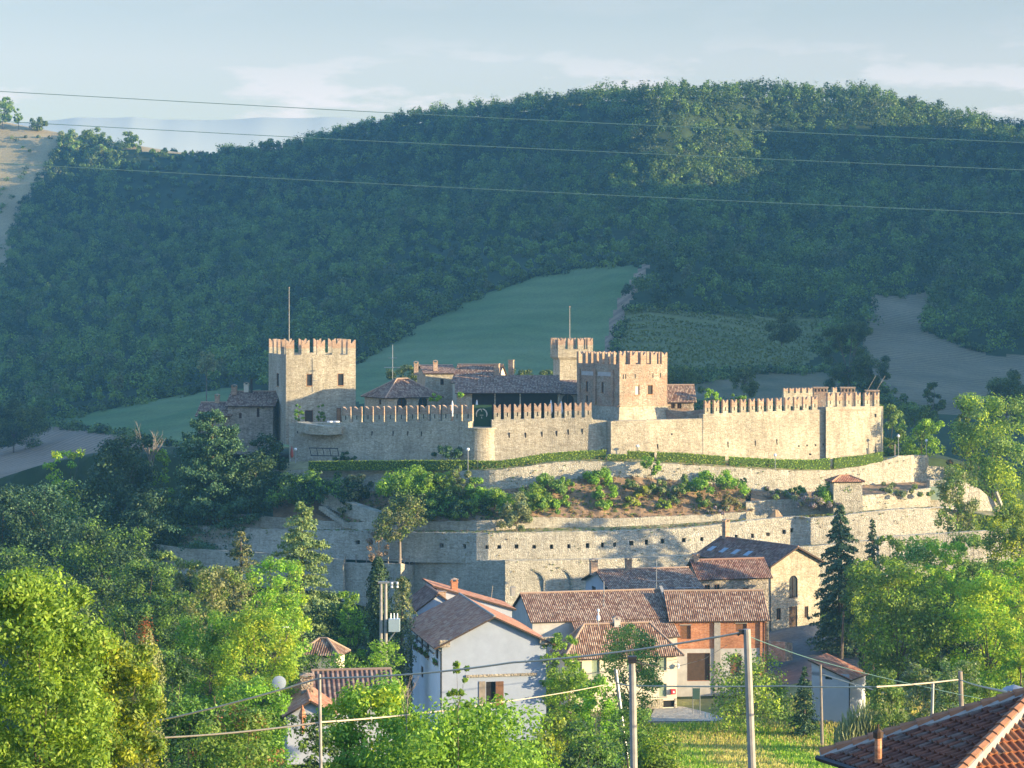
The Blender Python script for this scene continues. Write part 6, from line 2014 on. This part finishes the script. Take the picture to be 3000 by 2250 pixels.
T('spruce_tree', 'dark blue green spruce beside the church, drooping branches', 2462, 1478, 1880, 215, 311, 'spruce', 'spruce', dens=4.2, lp=9)
T('tree', 'pointed dark young spruce right of the big spruce by the walls', 2555, 1520, 1720, 70, 318, 'spruce', 'spruce', dens=4)
T('tree', 'large full green tree with forked trunk right of the church', 2630, 1648, 1985, 300, 259, ['green', 'mid', 'lime'], dens=3.2, lp=9)
T('tree', 'yellowing tree leaning over the church square beside the spruce', 2558, 1640, 1830, 130, 300, ['yellow', 'mid'])
T('tree', 'brilliant yellow green tree at the right edge of the village', 2895, 1678, 2020, 265, 258, ['yellow', 'lime'], dens=3.2, lp=9)
T('tree', 'smaller yellow crown between the spruce group and the brilliant tree', 2775, 1590, 1790, 120, 300, ['yellow', 'lime'])
T('tree', 'mid green tree filling the gap right of the big spruce', 2532, 1648, 1860, 140, 304, ['mid', 'green'])
T('tree', 'round mid green tree under the shaded lower right wall', 2690, 1575, 1780, 190, 306, ['mid', 'green'])
T('tree', 'narrow tree in front of the right wall near the young spruce', 2610, 1570, 1730, 105, 300, ['mid', 'green'])
T('tree', 'green tree below the right wall end with a rounded top', 2845, 1565, 1760, 170, 312, ['green', 'mid'])
T('tree', 'tree cut by the right photo edge below the ragged wall', 2965, 1480, 1740, 200, 300, ['mid', 'green', 'yellow'])
T('tree', 'bright tree at the right photo edge beside the brilliant yellow one', 2990, 1640, 1930, 130, 252, ['lime', 'yellow'])
T('tree', 'dark leafy tree in shadow left of the brilliant yellow tree', 2775, 1770, 2020, 200, 262, ['dark', 'green'])
T('tree', 'pale poplar like tree directly behind the wooden pole', 2800, 1935, 2130, 140, 218, ['greygreen', 'mid'])
T('tree', 'pale loose tree directly behind the short steel pole', 2700, 1950, 2120, 120, 222, ['greygreen', 'mid'])
T('shrub', 'tangled shrub between the reeds and the large forked tree', 2610, 1960, 2090, 140, 232, ['mid', 'green'], 'bush')
T('shrub', 'leafy shrub just over the ridge of the near red roof', 2890, 1990, 2130, 150, 205, ['green', 'lime'], 'bush')
T('reed_clump', 'tall grey green reed thicket right of the garden shed', 2575, 2022, 2122, 250, 238, 'reed', 'reed', lp=16, dens=9, cat='reeds')
T('conical_shrub', 'small dark conical conifer between the big shrub and the shed', 2357, 1953, 2100, 82, 256, 'cedar', 'spruce', dens=4, cat='shrub')
T('shrub', 'wide loose yellow green shrub right of the thick concrete pole', 2205, 1908, 2115, 240, 258, ['mid', 'yellow', 'olive'], 'bush', dens=2.6)
T('tree', 'slender drooping tree in front of the cream house windows', 1852, 1828, 2130, 175, 268, ['green', 'mid'], lp=7, dens=2.6)
T('tree', 'tall bush like tree squeezed between the white and cream houses', 1640, 1862, 2080, 115, 250, ['green', 'lime'])
T('tree', 'light green tree in front of the gap below the cream house corner', 1662, 1960, 2200, 150, 205, ['lime', 'mid'])
T('tree', 'pointed light green tree left of the leaning steel pole', 1752, 1985, 2230, 150, 180, ['lime', 'green'])
T('shrub', 'rounded shrub at the foot of the leaning steel pole', 1850, 2075, 2260, 160, 168, ['green', 'mid'], 'bush')
T('shrub', 'bright shrub left of the meadow by the coiled pole', 1915, 2125, 2330, 190, 152, ['green', 'lime'], 'bush', lp=9)
T('shrub', 'dark shrub mass at the bottom edge below the white house', 1700, 2120, 2350, 230, 142, ['dark', 'green'], 'bush', lp=10)
T('shrub', 'yellowish shrub at the bottom right of the walnut tree', 1610, 2100, 2320, 170, 150, ['mid', 'yellow'], 'bush', lp=10)
T('tree', 'tree standing between the lower right wall and the village trees', 2885, 1640, 1800, 190, 326, ['mid', 'green'])
# --- foreground
T('walnut_tree', 'leafy walnut tree across the bottom centre with yellow green leaves', 1345, 2058, 2480, 600, 100, ['walnut', 'lime', 'walnut'], lp=14, dens=5, asp=.5, nc=170, up=.1)
T('walnut_tree', 'left wing of the bottom centre walnut, paler yellow leaves', 1085, 2005, 2460, 330, 104, ['walnut', 'walnut', 'yellow'], lp=13, dens=5, asp=.5, nc=110, up=.1)
T('young_tree', 'upright walnut shoot reaching up in front of the white gable', 1342, 1935, 2120, 70, 98, 'walnut', lp=14, dens=2.0, asp=.45, nc=9, ext=False)
bare_tree('pale dead branches forking above the walnut leaves', 1190, 1985, 2160, 90, 101, n=6)
T('walnut_tree', 'big bright walnut tree filling the lower left corner', 120, 1680, 2480, 430, 76, ['walnut', 'walnut', 'lime'], lp=15, dens=5, asp=.5, nc=190, up=.1)
T('walnut_tree', 'right half of the lower left walnut, crown falling towards the cables', 310, 1862, 2480, 330, 80, ['walnut', 'mid', 'yellow'], lp=13, dens=5, asp=.5, nc=150, up=.1)
T('conifer', 'pale conifer tips rising just right of the lower left walnut', 256, 1786, 1960, 60, 92, 'deodar', 'column', cat='tree')
T('conifer', 'olive conifer with a rust brown dying top behind the walnut', 424, 1836, 2260, 140, 96, 'olive', 'column', cat='tree', extra=rusty_top, dens=4)
T('sumac_tree', 'sumac with reddish flower heads at the bottom left', 690, 2075, 2400, 350, 90, ['green', 'mid'], lp=11, extra=flowers('sumac', .10))
T('tree', 'dark leafy tree under the lower cables left of the sumac', 540, 2050, 2350, 240, 93, ['green', 'dark'], lp=11)
T('tree', 'dim green tree right of the rusty conifer', 500, 1905, 2200, 200, 140, ['dark', 'green'], lp=9)
T('tree', 'feathery tree in front of the outbuilding and the dish', 745, 1985, 2200, 220, 158, ['green', 'lime'], lp=9)
T('shrub', 'dark shrub between the slim pole and the low white gable', 905, 2100, 2360, 190, 92, ['green', 'dark'], 'bush', lp=11)
# --- left middle, lit
T('acacia_tree', 'brilliant yellow green acacia crown behind the street lamp', 755, 1778, 2040, 260, 196, ['lime', 'lime', 'yellow'], dens=3.2)
T('tree', 'half shaded leafy tree left of the brilliant acacia', 610, 1800, 2120, 210, 200, ['green', 'lime'])
T('acacia_tree', 'airy yellow acacia standing left of the pale cedar', 812, 1638, 1880, 190, 240, ['lime', 'mid', 'yellow'], dens=2.8)
T('olive_tree', 'grey olive coloured round tree left of the airy acacia', 628, 1655, 1900, 200, 232, ['olive', 'mid'])
T('conifer', 'dull pointed conifer behind the grey olive tree', 706, 1555, 1800, 150, 292, ['olive', 'dark'], 'deodar', cat='tree', dens=3.6)
T('cedar_tree', 'pale green weeping cedar with a bent leader below the left walls', 885, 1470, 1850, 265, 296, 'deodar', 'deodar', dens=4.0, lp=9)
T('tree', 'spiky lit shrub tree below the pale parapet at the left', 565, 1640, 1790, 130, 300, ['olive', 'mid'])
T('tree', 'narrow lit bushy tree at the left end of the parapet', 480, 1615, 1780, 110, 318, ['mid', 'dark'])
T('cypress_tree', 'dark slim cypress left of the transformer mast', 1108, 1632, 1960, 88, 262, 'cypress', 'column', dens=4.5)
T('conifer', 'thin brownish conifer right of the transformer mast', 1178, 1690, 1960, 95, 256, ['olive', 'cypress'], 'column', cat='tree', dens=2.4)
T('shrub', 'bright green bush under the transformer mast', 1115, 1882, 2040, 215, 222, ['lime', 'green'], 'bush')
T('shrub', 'green bush between the transformer mast and the low dark roof', 1000, 1915, 2060, 160, 226, ['green', 'lime'], 'bush')
T('shrub', 'shaded bush in front of the little outbuilding', 885, 1912, 2050, 170, 222, ['green', 'dark'], 'bush')
T('laurel_tree', 'glossy lit laurel left of the slim cypress', 1035, 1735, 1850, 110, 270, ['lime', 'green'])
T('tree', 'dark shaded tree behind the little outbuilding', 985, 1765, 1935, 190, 276, ['dark', 'dark', 'green'])
# --- left middle, in shade
T('cedar_tree', 'big layered cedar left of the castle with a sunlit top', 622, 1205, 1600, 330, 398, 'cedar', 'cedar', dens=5.0, lp=9)
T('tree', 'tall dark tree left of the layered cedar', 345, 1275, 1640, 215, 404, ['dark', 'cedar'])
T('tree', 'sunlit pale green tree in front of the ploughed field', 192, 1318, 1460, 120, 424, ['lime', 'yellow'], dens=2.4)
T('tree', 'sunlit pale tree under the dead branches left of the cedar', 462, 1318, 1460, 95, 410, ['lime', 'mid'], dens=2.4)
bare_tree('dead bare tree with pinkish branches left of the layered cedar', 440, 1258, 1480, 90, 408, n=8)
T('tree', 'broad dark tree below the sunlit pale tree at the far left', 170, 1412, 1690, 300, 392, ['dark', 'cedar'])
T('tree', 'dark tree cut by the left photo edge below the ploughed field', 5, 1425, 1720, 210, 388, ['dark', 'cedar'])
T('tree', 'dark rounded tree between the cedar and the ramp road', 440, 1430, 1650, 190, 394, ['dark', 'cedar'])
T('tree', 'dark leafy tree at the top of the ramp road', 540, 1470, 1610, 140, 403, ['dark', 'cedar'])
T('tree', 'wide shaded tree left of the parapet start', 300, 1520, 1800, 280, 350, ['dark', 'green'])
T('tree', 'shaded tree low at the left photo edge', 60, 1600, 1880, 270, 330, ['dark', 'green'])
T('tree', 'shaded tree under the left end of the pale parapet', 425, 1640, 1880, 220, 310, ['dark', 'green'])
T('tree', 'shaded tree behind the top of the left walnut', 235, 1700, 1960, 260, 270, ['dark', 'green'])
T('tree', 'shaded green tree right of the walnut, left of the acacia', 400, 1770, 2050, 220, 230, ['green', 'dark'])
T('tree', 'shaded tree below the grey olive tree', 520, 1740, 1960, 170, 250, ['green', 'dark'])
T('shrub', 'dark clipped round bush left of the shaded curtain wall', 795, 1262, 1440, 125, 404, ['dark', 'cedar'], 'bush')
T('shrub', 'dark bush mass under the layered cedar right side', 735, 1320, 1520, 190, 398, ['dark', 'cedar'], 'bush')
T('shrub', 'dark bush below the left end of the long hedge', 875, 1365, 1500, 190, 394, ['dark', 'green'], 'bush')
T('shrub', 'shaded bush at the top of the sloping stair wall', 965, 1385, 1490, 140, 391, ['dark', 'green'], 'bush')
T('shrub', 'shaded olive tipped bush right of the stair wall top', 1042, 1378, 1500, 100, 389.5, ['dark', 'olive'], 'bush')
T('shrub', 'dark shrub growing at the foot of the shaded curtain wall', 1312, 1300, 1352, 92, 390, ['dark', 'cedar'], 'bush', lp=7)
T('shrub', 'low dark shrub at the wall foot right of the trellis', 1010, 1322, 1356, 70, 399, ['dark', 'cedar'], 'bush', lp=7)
# --- terraces
T('tree', 'dark leaved tree with two pale trunks on the ledge', 1172, 1440, 1592, 150, 371.6, ['dark', 'mid', 'olive'], lp=7, foot=1646, trunk='bark_pale', dens=3)
T('dry_shrub', 'dried pinkish shrub on the ledge left of the two trunk tree', 1108, 1552, 1648, 72, 373.6, 'dry', 'round', lp=7, dens=1.5, cat='shrub')
S = [('green leafy shrub hanging over the wall left of the pale tipped one', 1195, 1368, 1470, 150, 384, ['green', 'lime']),
     ('rounded green shrub in the middle of the upper shrub row', 1268, 1380, 1475, 105, 382.5, ['green', 'lime']),
     ('pale tipped olive shrub before the shaded upper terrace wall', 1352, 1380, 1480, 72, 381, ['olive', 'mid']),
     ('bright shrub right of the pale tipped olive shrub', 1398, 1410, 1500, 80, 380, ['lime', 'green']),
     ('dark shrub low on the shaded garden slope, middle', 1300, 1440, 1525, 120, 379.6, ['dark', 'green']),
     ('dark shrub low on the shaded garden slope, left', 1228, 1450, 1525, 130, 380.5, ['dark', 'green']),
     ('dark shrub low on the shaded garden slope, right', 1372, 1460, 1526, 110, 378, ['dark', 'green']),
     ('shrub catching the first sun at the garden corner', 1448, 1430, 1522, 110, 376.8, ['green', 'lime']),
     ('round grey green bush overhanging the low garden wall', 1514, 1455, 1565, 88, 372.4, ['greygreen', 'olive']),
     ('lit shrub left of the bare soil patch', 1562, 1420, 1500, 95, 377.6, ['green', 'lime']),
     ('lit shrub against the curved upper wall', 1612, 1388, 1460, 82, 379.6, ['green', 'mid']),
     ('small round shrub right of the shrub at the curved wall', 1655, 1404, 1446, 48, 379.4, ['green', 'lime']),
     ('shrub low left of the bare soil patch', 1590, 1462, 1512, 80, 376.6, ['green', 'lime']),
     ('small round shrub low on the bare soil', 1644, 1455, 1500, 56, 376.8, ['lime', 'green']),
     ('upper of two stacked round bright shrubs on the soil slope', 1757, 1370, 1432, 78, 380, ['lime', 'green']),
     ('lower of two stacked round bright shrubs on the soil slope', 1767, 1425, 1500, 78, 378.2, ['lime', 'green']),
     ('grey green rounded shrub below the upper wall, middle right', 1996, 1400, 1482, 66, 379, ['greygreen', 'green']),
     ('spreading bright shrub under the long hedge', 2100, 1382, 1450, 150, 381, ['lime', 'green']),
     ('bright shrub leaning on the little tile roofed hut', 2440, 1402, 1486, 105, 377.5, ['lime', 'green']),
     ('low yellowish shrub on the slope above the drain holes', 1850, 1402, 1436, 42, 379.5, ['olive', 'mid']),
     ('yellow green cushion shrub left of the grey green one', 1886, 1420, 1462, 48, 378.6, ['yellow', 'olive']),
     ('low shrub under the yellow green cushion', 1850, 1452, 1490, 44, 377.4, ['yellow', 'olive']),
     ('shrub cushion just left of the grey green rounded shrub', 1928, 1408, 1452, 54, 379.2, ['mid', 'olive']),
     ('small cushion near the low wall under the grey green shrub', 1940, 1462, 1496, 42, 377.2, ['yellow', 'mid']),
     ('shrub below the spreading bright shrub', 2058, 1448, 1492, 50, 378.2, ['green', 'olive']),
     ('dry brownish shrub at the right foot of the garden slope', 2130, 1450, 1498, 66, 378.6, ['olive', 'soilplant']),
     ('small dark cone shrub before the upper wall', 2182, 1402, 1432, 20, 382, ['dark', 'cedar']),
     ('shrub by the two little posts left of the lavender', 2330, 1425, 1462, 60, 381, ['green', 'mid'])]
for lab, px, y0, y1, w, Y, lf in S:
    T('shrub', lab, px, y0 - (y1 - y0) * .12, y1, w * 1.22, Y, lf, 'bush', lp=6.5, dens=4.2, group='shrubs of the terrace garden')
T('small_tree', 'small round tree on the upper wall edge above the soil slope', 1908, 1333, 1392, 64, 380.6, ['green', 'lime'], 'round', lp=6, foot=1412)
T('lavender_bush', 'flowering lavender bush left of the hut', 2400, 1436, 1492, 130, 376.9, ['lavender', 'olive', 'lavender'], 'bush', lp=6, cat='shrub')
T('lavender_bush', 'long lavender border below the upper wall', 2250, 1424, 1468, 170, 380.6, ['lavender', 'green', 'olive'], 'bush', lp=6, cat='shrub')
T('lavender_bush', 'lavender patch low on the garden slope at the right', 2110, 1480, 1508, 90, 377.2, ['lavender', 'olive'], 'bush', lp=6, cat='shrub')
T('juniper', 'low spreading juniper carpet right of the hut', 2630, 1410, 1456, 200, 385.5, ['olive', 'greygreen', 'mid'], 'bush', lp=6.5, cat='shrub')
# climbers and greenery inside the castle
T('climber', 'climbing plant left of the tower door', 875, 1184, 1236, 32, 412.5, 'green', 'bush', lp=6, foot=1240, cat='plant')
T('climber', 'climbing plant right of the tower door', 940, 1184, 1238, 28, 414.5, 'green', 'bush', lp=6, foot=1240, cat='plant')
T('climber', 'lit creeper on the pavilion wall beside the loggia', 1280, 1150, 1180, 44, 409, 'lime', 'bush', lp=6, foot=1240, cat='plant')
T('climber', 'small lit creeper under the left end of the loggia roof', 1348, 1148, 1166, 24, 404, 'lime', 'bush', lp=6, foot=1240, cat='plant')
T('small_tree', 'bright leafy treetop behind the first right merlons', 2088, 1136, 1190, 58, 408, ['lime', 'green'], lp=6)
T('small_tree', 'lower bright treetop behind the right merlons', 2162, 1154, 1196, 50, 410, ['lime', 'green'], lp=6)
# --- behind the castle and on the far hill
for lab, px, y0, y1, w, Y, lf in [
    ('pale tree standing out at the foot of the far wood', 605, 1032, 1100, 62, 690, ['greygreen', 'olive']),
    ('dark tree clump between the vineyard and the bare field', 2485, 930, 1150, 150, 640, ['forest_a', 'forest_c']),
    ('dark tree in front of the bare field, lower right of the clump', 2560, 1040, 1190, 110, 610, ['forest_a', 'forest_c']),
    ('upright dark tree on the bare field edge', 2735, 1118, 1235, 70, 560, ['forest_a', 'forest_c']),
    ('low dark bushes by the track behind the right bastion', 2680, 1180, 1250, 120, 545, ['forest_a', 'forest_b']),
    ('dark trees at the right photo edge below the bare field', 2950, 1090, 1260, 170, 560, ['forest_a', 'forest_c']),
    ('bushy dark tree left behind the right merlons', 2180, 1070, 1160, 90, 620, ['forest_a', 'forest_b']),
    ('dark tree behind the brick gate tower at the vineyard foot', 2000, 1070, 1180, 120, 600, ['forest_a', 'forest_b']),
    ('dark tree in the vineyard right half', 2290, 930, 1010, 110, 690, ['forest_a', 'forest_c']),
    ('dark tree at the corner of the vineyard and the track', 1815, 1060, 1160, 80, 610, ['forest_a', 'forest_c']),
    ('bush row behind the loggia roof', 1560, 1078, 1130, 130, 560, ['forest_a', 'forest_b']),
    ('bush row behind the castle house chimneys', 1190, 1070, 1140, 120, 570, ['forest_a', 'forest_b']),
    ('wide dark tree at the far left above the ploughed field', 40, 1170, 1320, 200, 690, ['forest_a', 'forest_c']),
    ('tree on the grassy hilltop at the left photo edge', 8, 286, 360, 66, 1325, ['mid', 'forest_b']),
    ('thin sapling on the grassy hilltop', 54, 318, 362, 28, 1325, ['mid', 'forest_b']),
    ('low dark bush on the grassy hilltop, right of the sapling', 112, 342, 384, 58, 1325, ['forest_a', 'forest_b']),
    ('tall sunlit tree at the left end of the ridge wood', 208, 380, 478, 74, 1300, ['mid', 'olive']),
    ('round tree on the left ridge behind the sunlit one', 268, 374, 450, 84, 1312, ['forest_b', 'mid']),
    ('sunlit tree low on the left ridge', 300, 425, 480, 80, 1290, ['mid', 'olive']),
    ('pointed tree on the left ridge before the grassy crest', 390, 384, 452, 56, 1305, ['forest_b', 'mid']),
    ('single tree with a see through crown at the dip of the ridge', 792, 406, 478, 66, 1275, ['forest_b', 'forest_a']),
    ('dark tree left of the dip of the ridge', 690, 428, 484, 90, 1285, ['forest_a', 'forest_c'])]:
    T('distant_tree' if 'bush' not in lab else 'distant_shrub', lab, px, y0, y1, w, Y, lf, lp=5.2, dens=4.5, nc=34, group='single trees behind the castle', cat='tree' if 'bush' not in lab else 'shrub')

# ---------------------------------------------------------------- ground cover
def cover(name, label, cat, leaf, pts, rad, per, size, asp=.6, flat=.6):
    c = np.array(pts)
    q = clump_leaves(c, np.full(len(c), rad) * rng.uniform(.6, 1.3, len(c)), per, size, asp, squash=flat)
    mt = [LEAF[k] for k in leaf]
    o = link(name, quads_mesh(name, q, mt, matidx=np.repeat(rng.integers(0, len(mt), len(c)), per)))
    tag(o, label, cat); o['kind'] = 'stuff'
def on_strip(la, lb, n, t0=0, t1=1, x0=None, x1=None):
    out = []
    a0 = max(la[0][0], lb[0][0]) if x0 is None else x0; a1 = min(la[-1][0], lb[-1][0]) if x1 is None else x1
    for _ in range(n):
        x = rng.uniform(a0, a1); t = rng.uniform(t0, t1)
        p = P(x, pyat(la, x, 1), pyat(la, x, 2)).lerp(P(x, pyat(lb, x, 1), pyat(lb, x, 2)), t)
        out.append((p.x, p.y, p.z + .08))
    return out
_t1b = [(p[0], p[2] - 6, p[3] - .3) for p in T1]
_t2t = [(p[0], p[1] + 1, p[3] + .4) for p in T2]
_t2b = [(p[0], p[2] - 3, p[3] - .1) for p in T2]
_t3t = [(p[0], p[1] + .6, p[3] + .5) for p in T3 if p[0] < 2330]
_t1t = [(p[0], p[1], p[3] + .2) for p in T1]
_ft = [(p[0], p[1], p[2]) for p in FOOT]
cover('ground_cover', 'dry and green plants scattered over the garden slope', 'ground cover', ['soilplant', 'olive', 'mid', 'soilplant', 'dry'], on_strip(_t1b, _t2t, 650, 0, 1, 1480, 2205), .34, 26, .22)
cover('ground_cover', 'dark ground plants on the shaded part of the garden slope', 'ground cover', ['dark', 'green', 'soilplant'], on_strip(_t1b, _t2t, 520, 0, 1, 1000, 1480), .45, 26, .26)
cover('verge_plants', 'dry weeds growing along the ledge over the pierced wall', 'weeds', ['soilplant', 'olive', 'mid', 'dry'], on_strip(_t2b, _t3t, 520, .1, .95), .22, 22, .18)
cover('verge_plants', 'dry weeds along the ledge right of the buttress', 'weeds', ['soilplant', 'olive', 'mid'], on_strip([(2340, 1514, 379), (2526, 1500, 379.4), (2730, 1486, 384)], [(2340, 1516, 371), (2520, 1503, 372), (2770, 1487, 374.5)], 260, .05, .95), .28, 26, .2)
cover('verge_plants', 'dry grass edging below the clipped hedges', 'weeds', ['soilplant', 'olive', 'mid'], on_strip([(p[0], p[1], p[2] - 5.5) for p in FOOT if p[0] > 1360], _t1t, 420, .3, .98), .16, 16, .15)
def on_wall(L, n, x0, x1):
    out = []
    for _ in range(n):
        x = rng.uniform(x0, x1); t = rng.uniform(0, 1) ** 1.6
        p = P(x, lerp(pyat(L, x, 1), pyat(L, x, 2), t * .9), pyat(L, x, 3) - .75 * t - .05)
        out.append(tuple(p))
    return out
cover('wall_weeds', 'small weeds and tufts rooted in the joints of the terrace walls', 'weeds', ['mid', 'olive', 'soilplant'], on_wall(T3, 90, 560, 2700) + on_wall(T1, 70, 1100, 2650) + on_wall(T4b, 40, 1490, 2300) + on_wall(T2c, 20, 2370, 2700), .22, 16, .17)
# undergrowth in the valley
def undergrowth():
    pts = []
    rr = random.Random(21)
    houses = [(1180, 2130, 240, 290), (1480, 2270, 270, 330), (2030, 2420, 300, 345), (2350, 2520, 255, 275)]
    while len(pts) < 2100:
        Y = rr.uniform(115, 400)
        px = rr.uniform(-600, 3800)
        x = (px - 1500) / F * Y
        z = ter(x, Y)
        if patch_at(x, Y, z) in (6, 7): continue
        if any(a < px < b and c < Y < d for a, b, c, d in houses): continue
        if Y > 362 and 480 < px < 2700: continue
        if 1880 < px < 2150 and 262 < Y < 295: continue
        if Y < 200 and px > 1700: continue
        pts.append((x, Y, z + CZ + .5))
    cover('undergrowth', 'dark bushes and brambles covering the valley floor under the trees', 'undergrowth', ['dark', 'green', 'mid'], pts, 1.7, 70, .55, .6, .7)
undergrowth()
def meadow():
    n = 60000
    Y = rng.uniform(192, 282, n); px = rng.uniform(1850, 2720, n)
    x = (px - 1500) / F * Y
    keep = [i for i in range(n) if patch_at(x[i], Y[i], ter(x[i], Y[i])) == 6 and not (1880 < px[i] < 2120 and Y[i] > 268)]
    x, Y = x[keep], Y[keep]
    z = np.array([G(a, b) for a, b in zip(x, Y)])
    m = len(x)
    h = .45 * np.array([1 + .4 * noise.noise(Vector((a * .15, b * .03, 3))) for a, b in zip(x, Y)]) * rng.uniform(.6, 1.3, m)
    p = np.stack([x, Y, z], 1)
    d = unit(m); d[:, 2] = 0; d /= np.linalg.norm(d, axis=1, keepdims=True)
    tip = np.stack([d[:, 1] * .12, -d[:, 0] * .12, h], 1) + rng.normal(size=(m, 3)) * .05
    w = d * .07
    q = np.stack([p - w, p + w, p + w * .5 + tip, p - w * .5 + tip], 1)
    o = link('meadow_grass', quads_mesh('meadow_grass', q, [LEAF['meadow'], LEAF['lime'], LEAF['soilplant']], matidx=np.array([1 if noise.noise(Vector((a * .20, b * .035, 1))) + rng.normal() * .3 > .08 else (2 if rng.uniform() < .10 else 0) for a, b in zip(x, Y)])))
    tag(o, 'tall dry yellow green grass of the meadow', 'grass'); o['kind'] = 'stuff'
meadow()
# scrub that softens the edges of the far fields
def scrub():
    pts = []
    rr = random.Random(4)
    edges = [(GREEN_L[:3], 640, 780), (HUMP[1:7], 650, 860), (VINES[:4], 650, 760), (BROWN_R[:8], 640, 830), (TAN_R, 560, 620), (BROWN_L[1:6], 560, 700), (GRASS_HILL[2:7], 900, 1300), (TRACK[3:6], 640, 760)]
    def hit(px, py):
        for Y in np.arange(540, 1340, 3.0):
            if HY - ter((px - 1500) / F * Y, Y) / Y * F <= py: return Y
        return None
    for poly, a, b in edges:
        for (x0, y0), (x1, y1) in zip(poly, poly[1:]):
            L = math.hypot(x1 - x0, y1 - y0)
            for k in range(max(1, int(L / 5))):
                t = rr.random()
                px, py = lerp(x0, x1, t) + rr.gauss(0, 5), lerp(y0, y1, t) + rr.gauss(0, 4)
                if not (-60 < px < 3060) or py < 300: continue
                Y = hit(px, py)
                if Y: pts.append(((px - 1500) / F * Y, Y, ter((px - 1500) / F * Y, Y) + CZ + rr.uniform(.3, 1.2)))
    for _ in range(900):       # rough ground behind the castle
        px, py = rr.uniform(1780, 2700), rr.uniform(1085, 1230)
        Y = hit(px, py)
        if Y and patch_at((px - 1500) / F * Y, Y, ter((px - 1500) / F * Y, Y)) == 0:
            pts.append(((px - 1500) / F * Y, Y, ter((px - 1500) / F * Y, Y) + CZ + rr.uniform(.3, 2)))
    for _ in range(60):
        px, py = rr.uniform(-20, 170), rr.uniform(400, 800)
        Y = hit(px, py)
        if Y: pts.append(((px - 1500) / F * Y, Y, ter((px - 1500) / F * Y, Y) + CZ + .6))
    cover('scrub', 'scattered bushes along the borders of the far fields', 'scrub', ['forest_a', 'forest_b', 'forest_c'], pts, 1.9, 46, .85, .7, .8)
scrub()
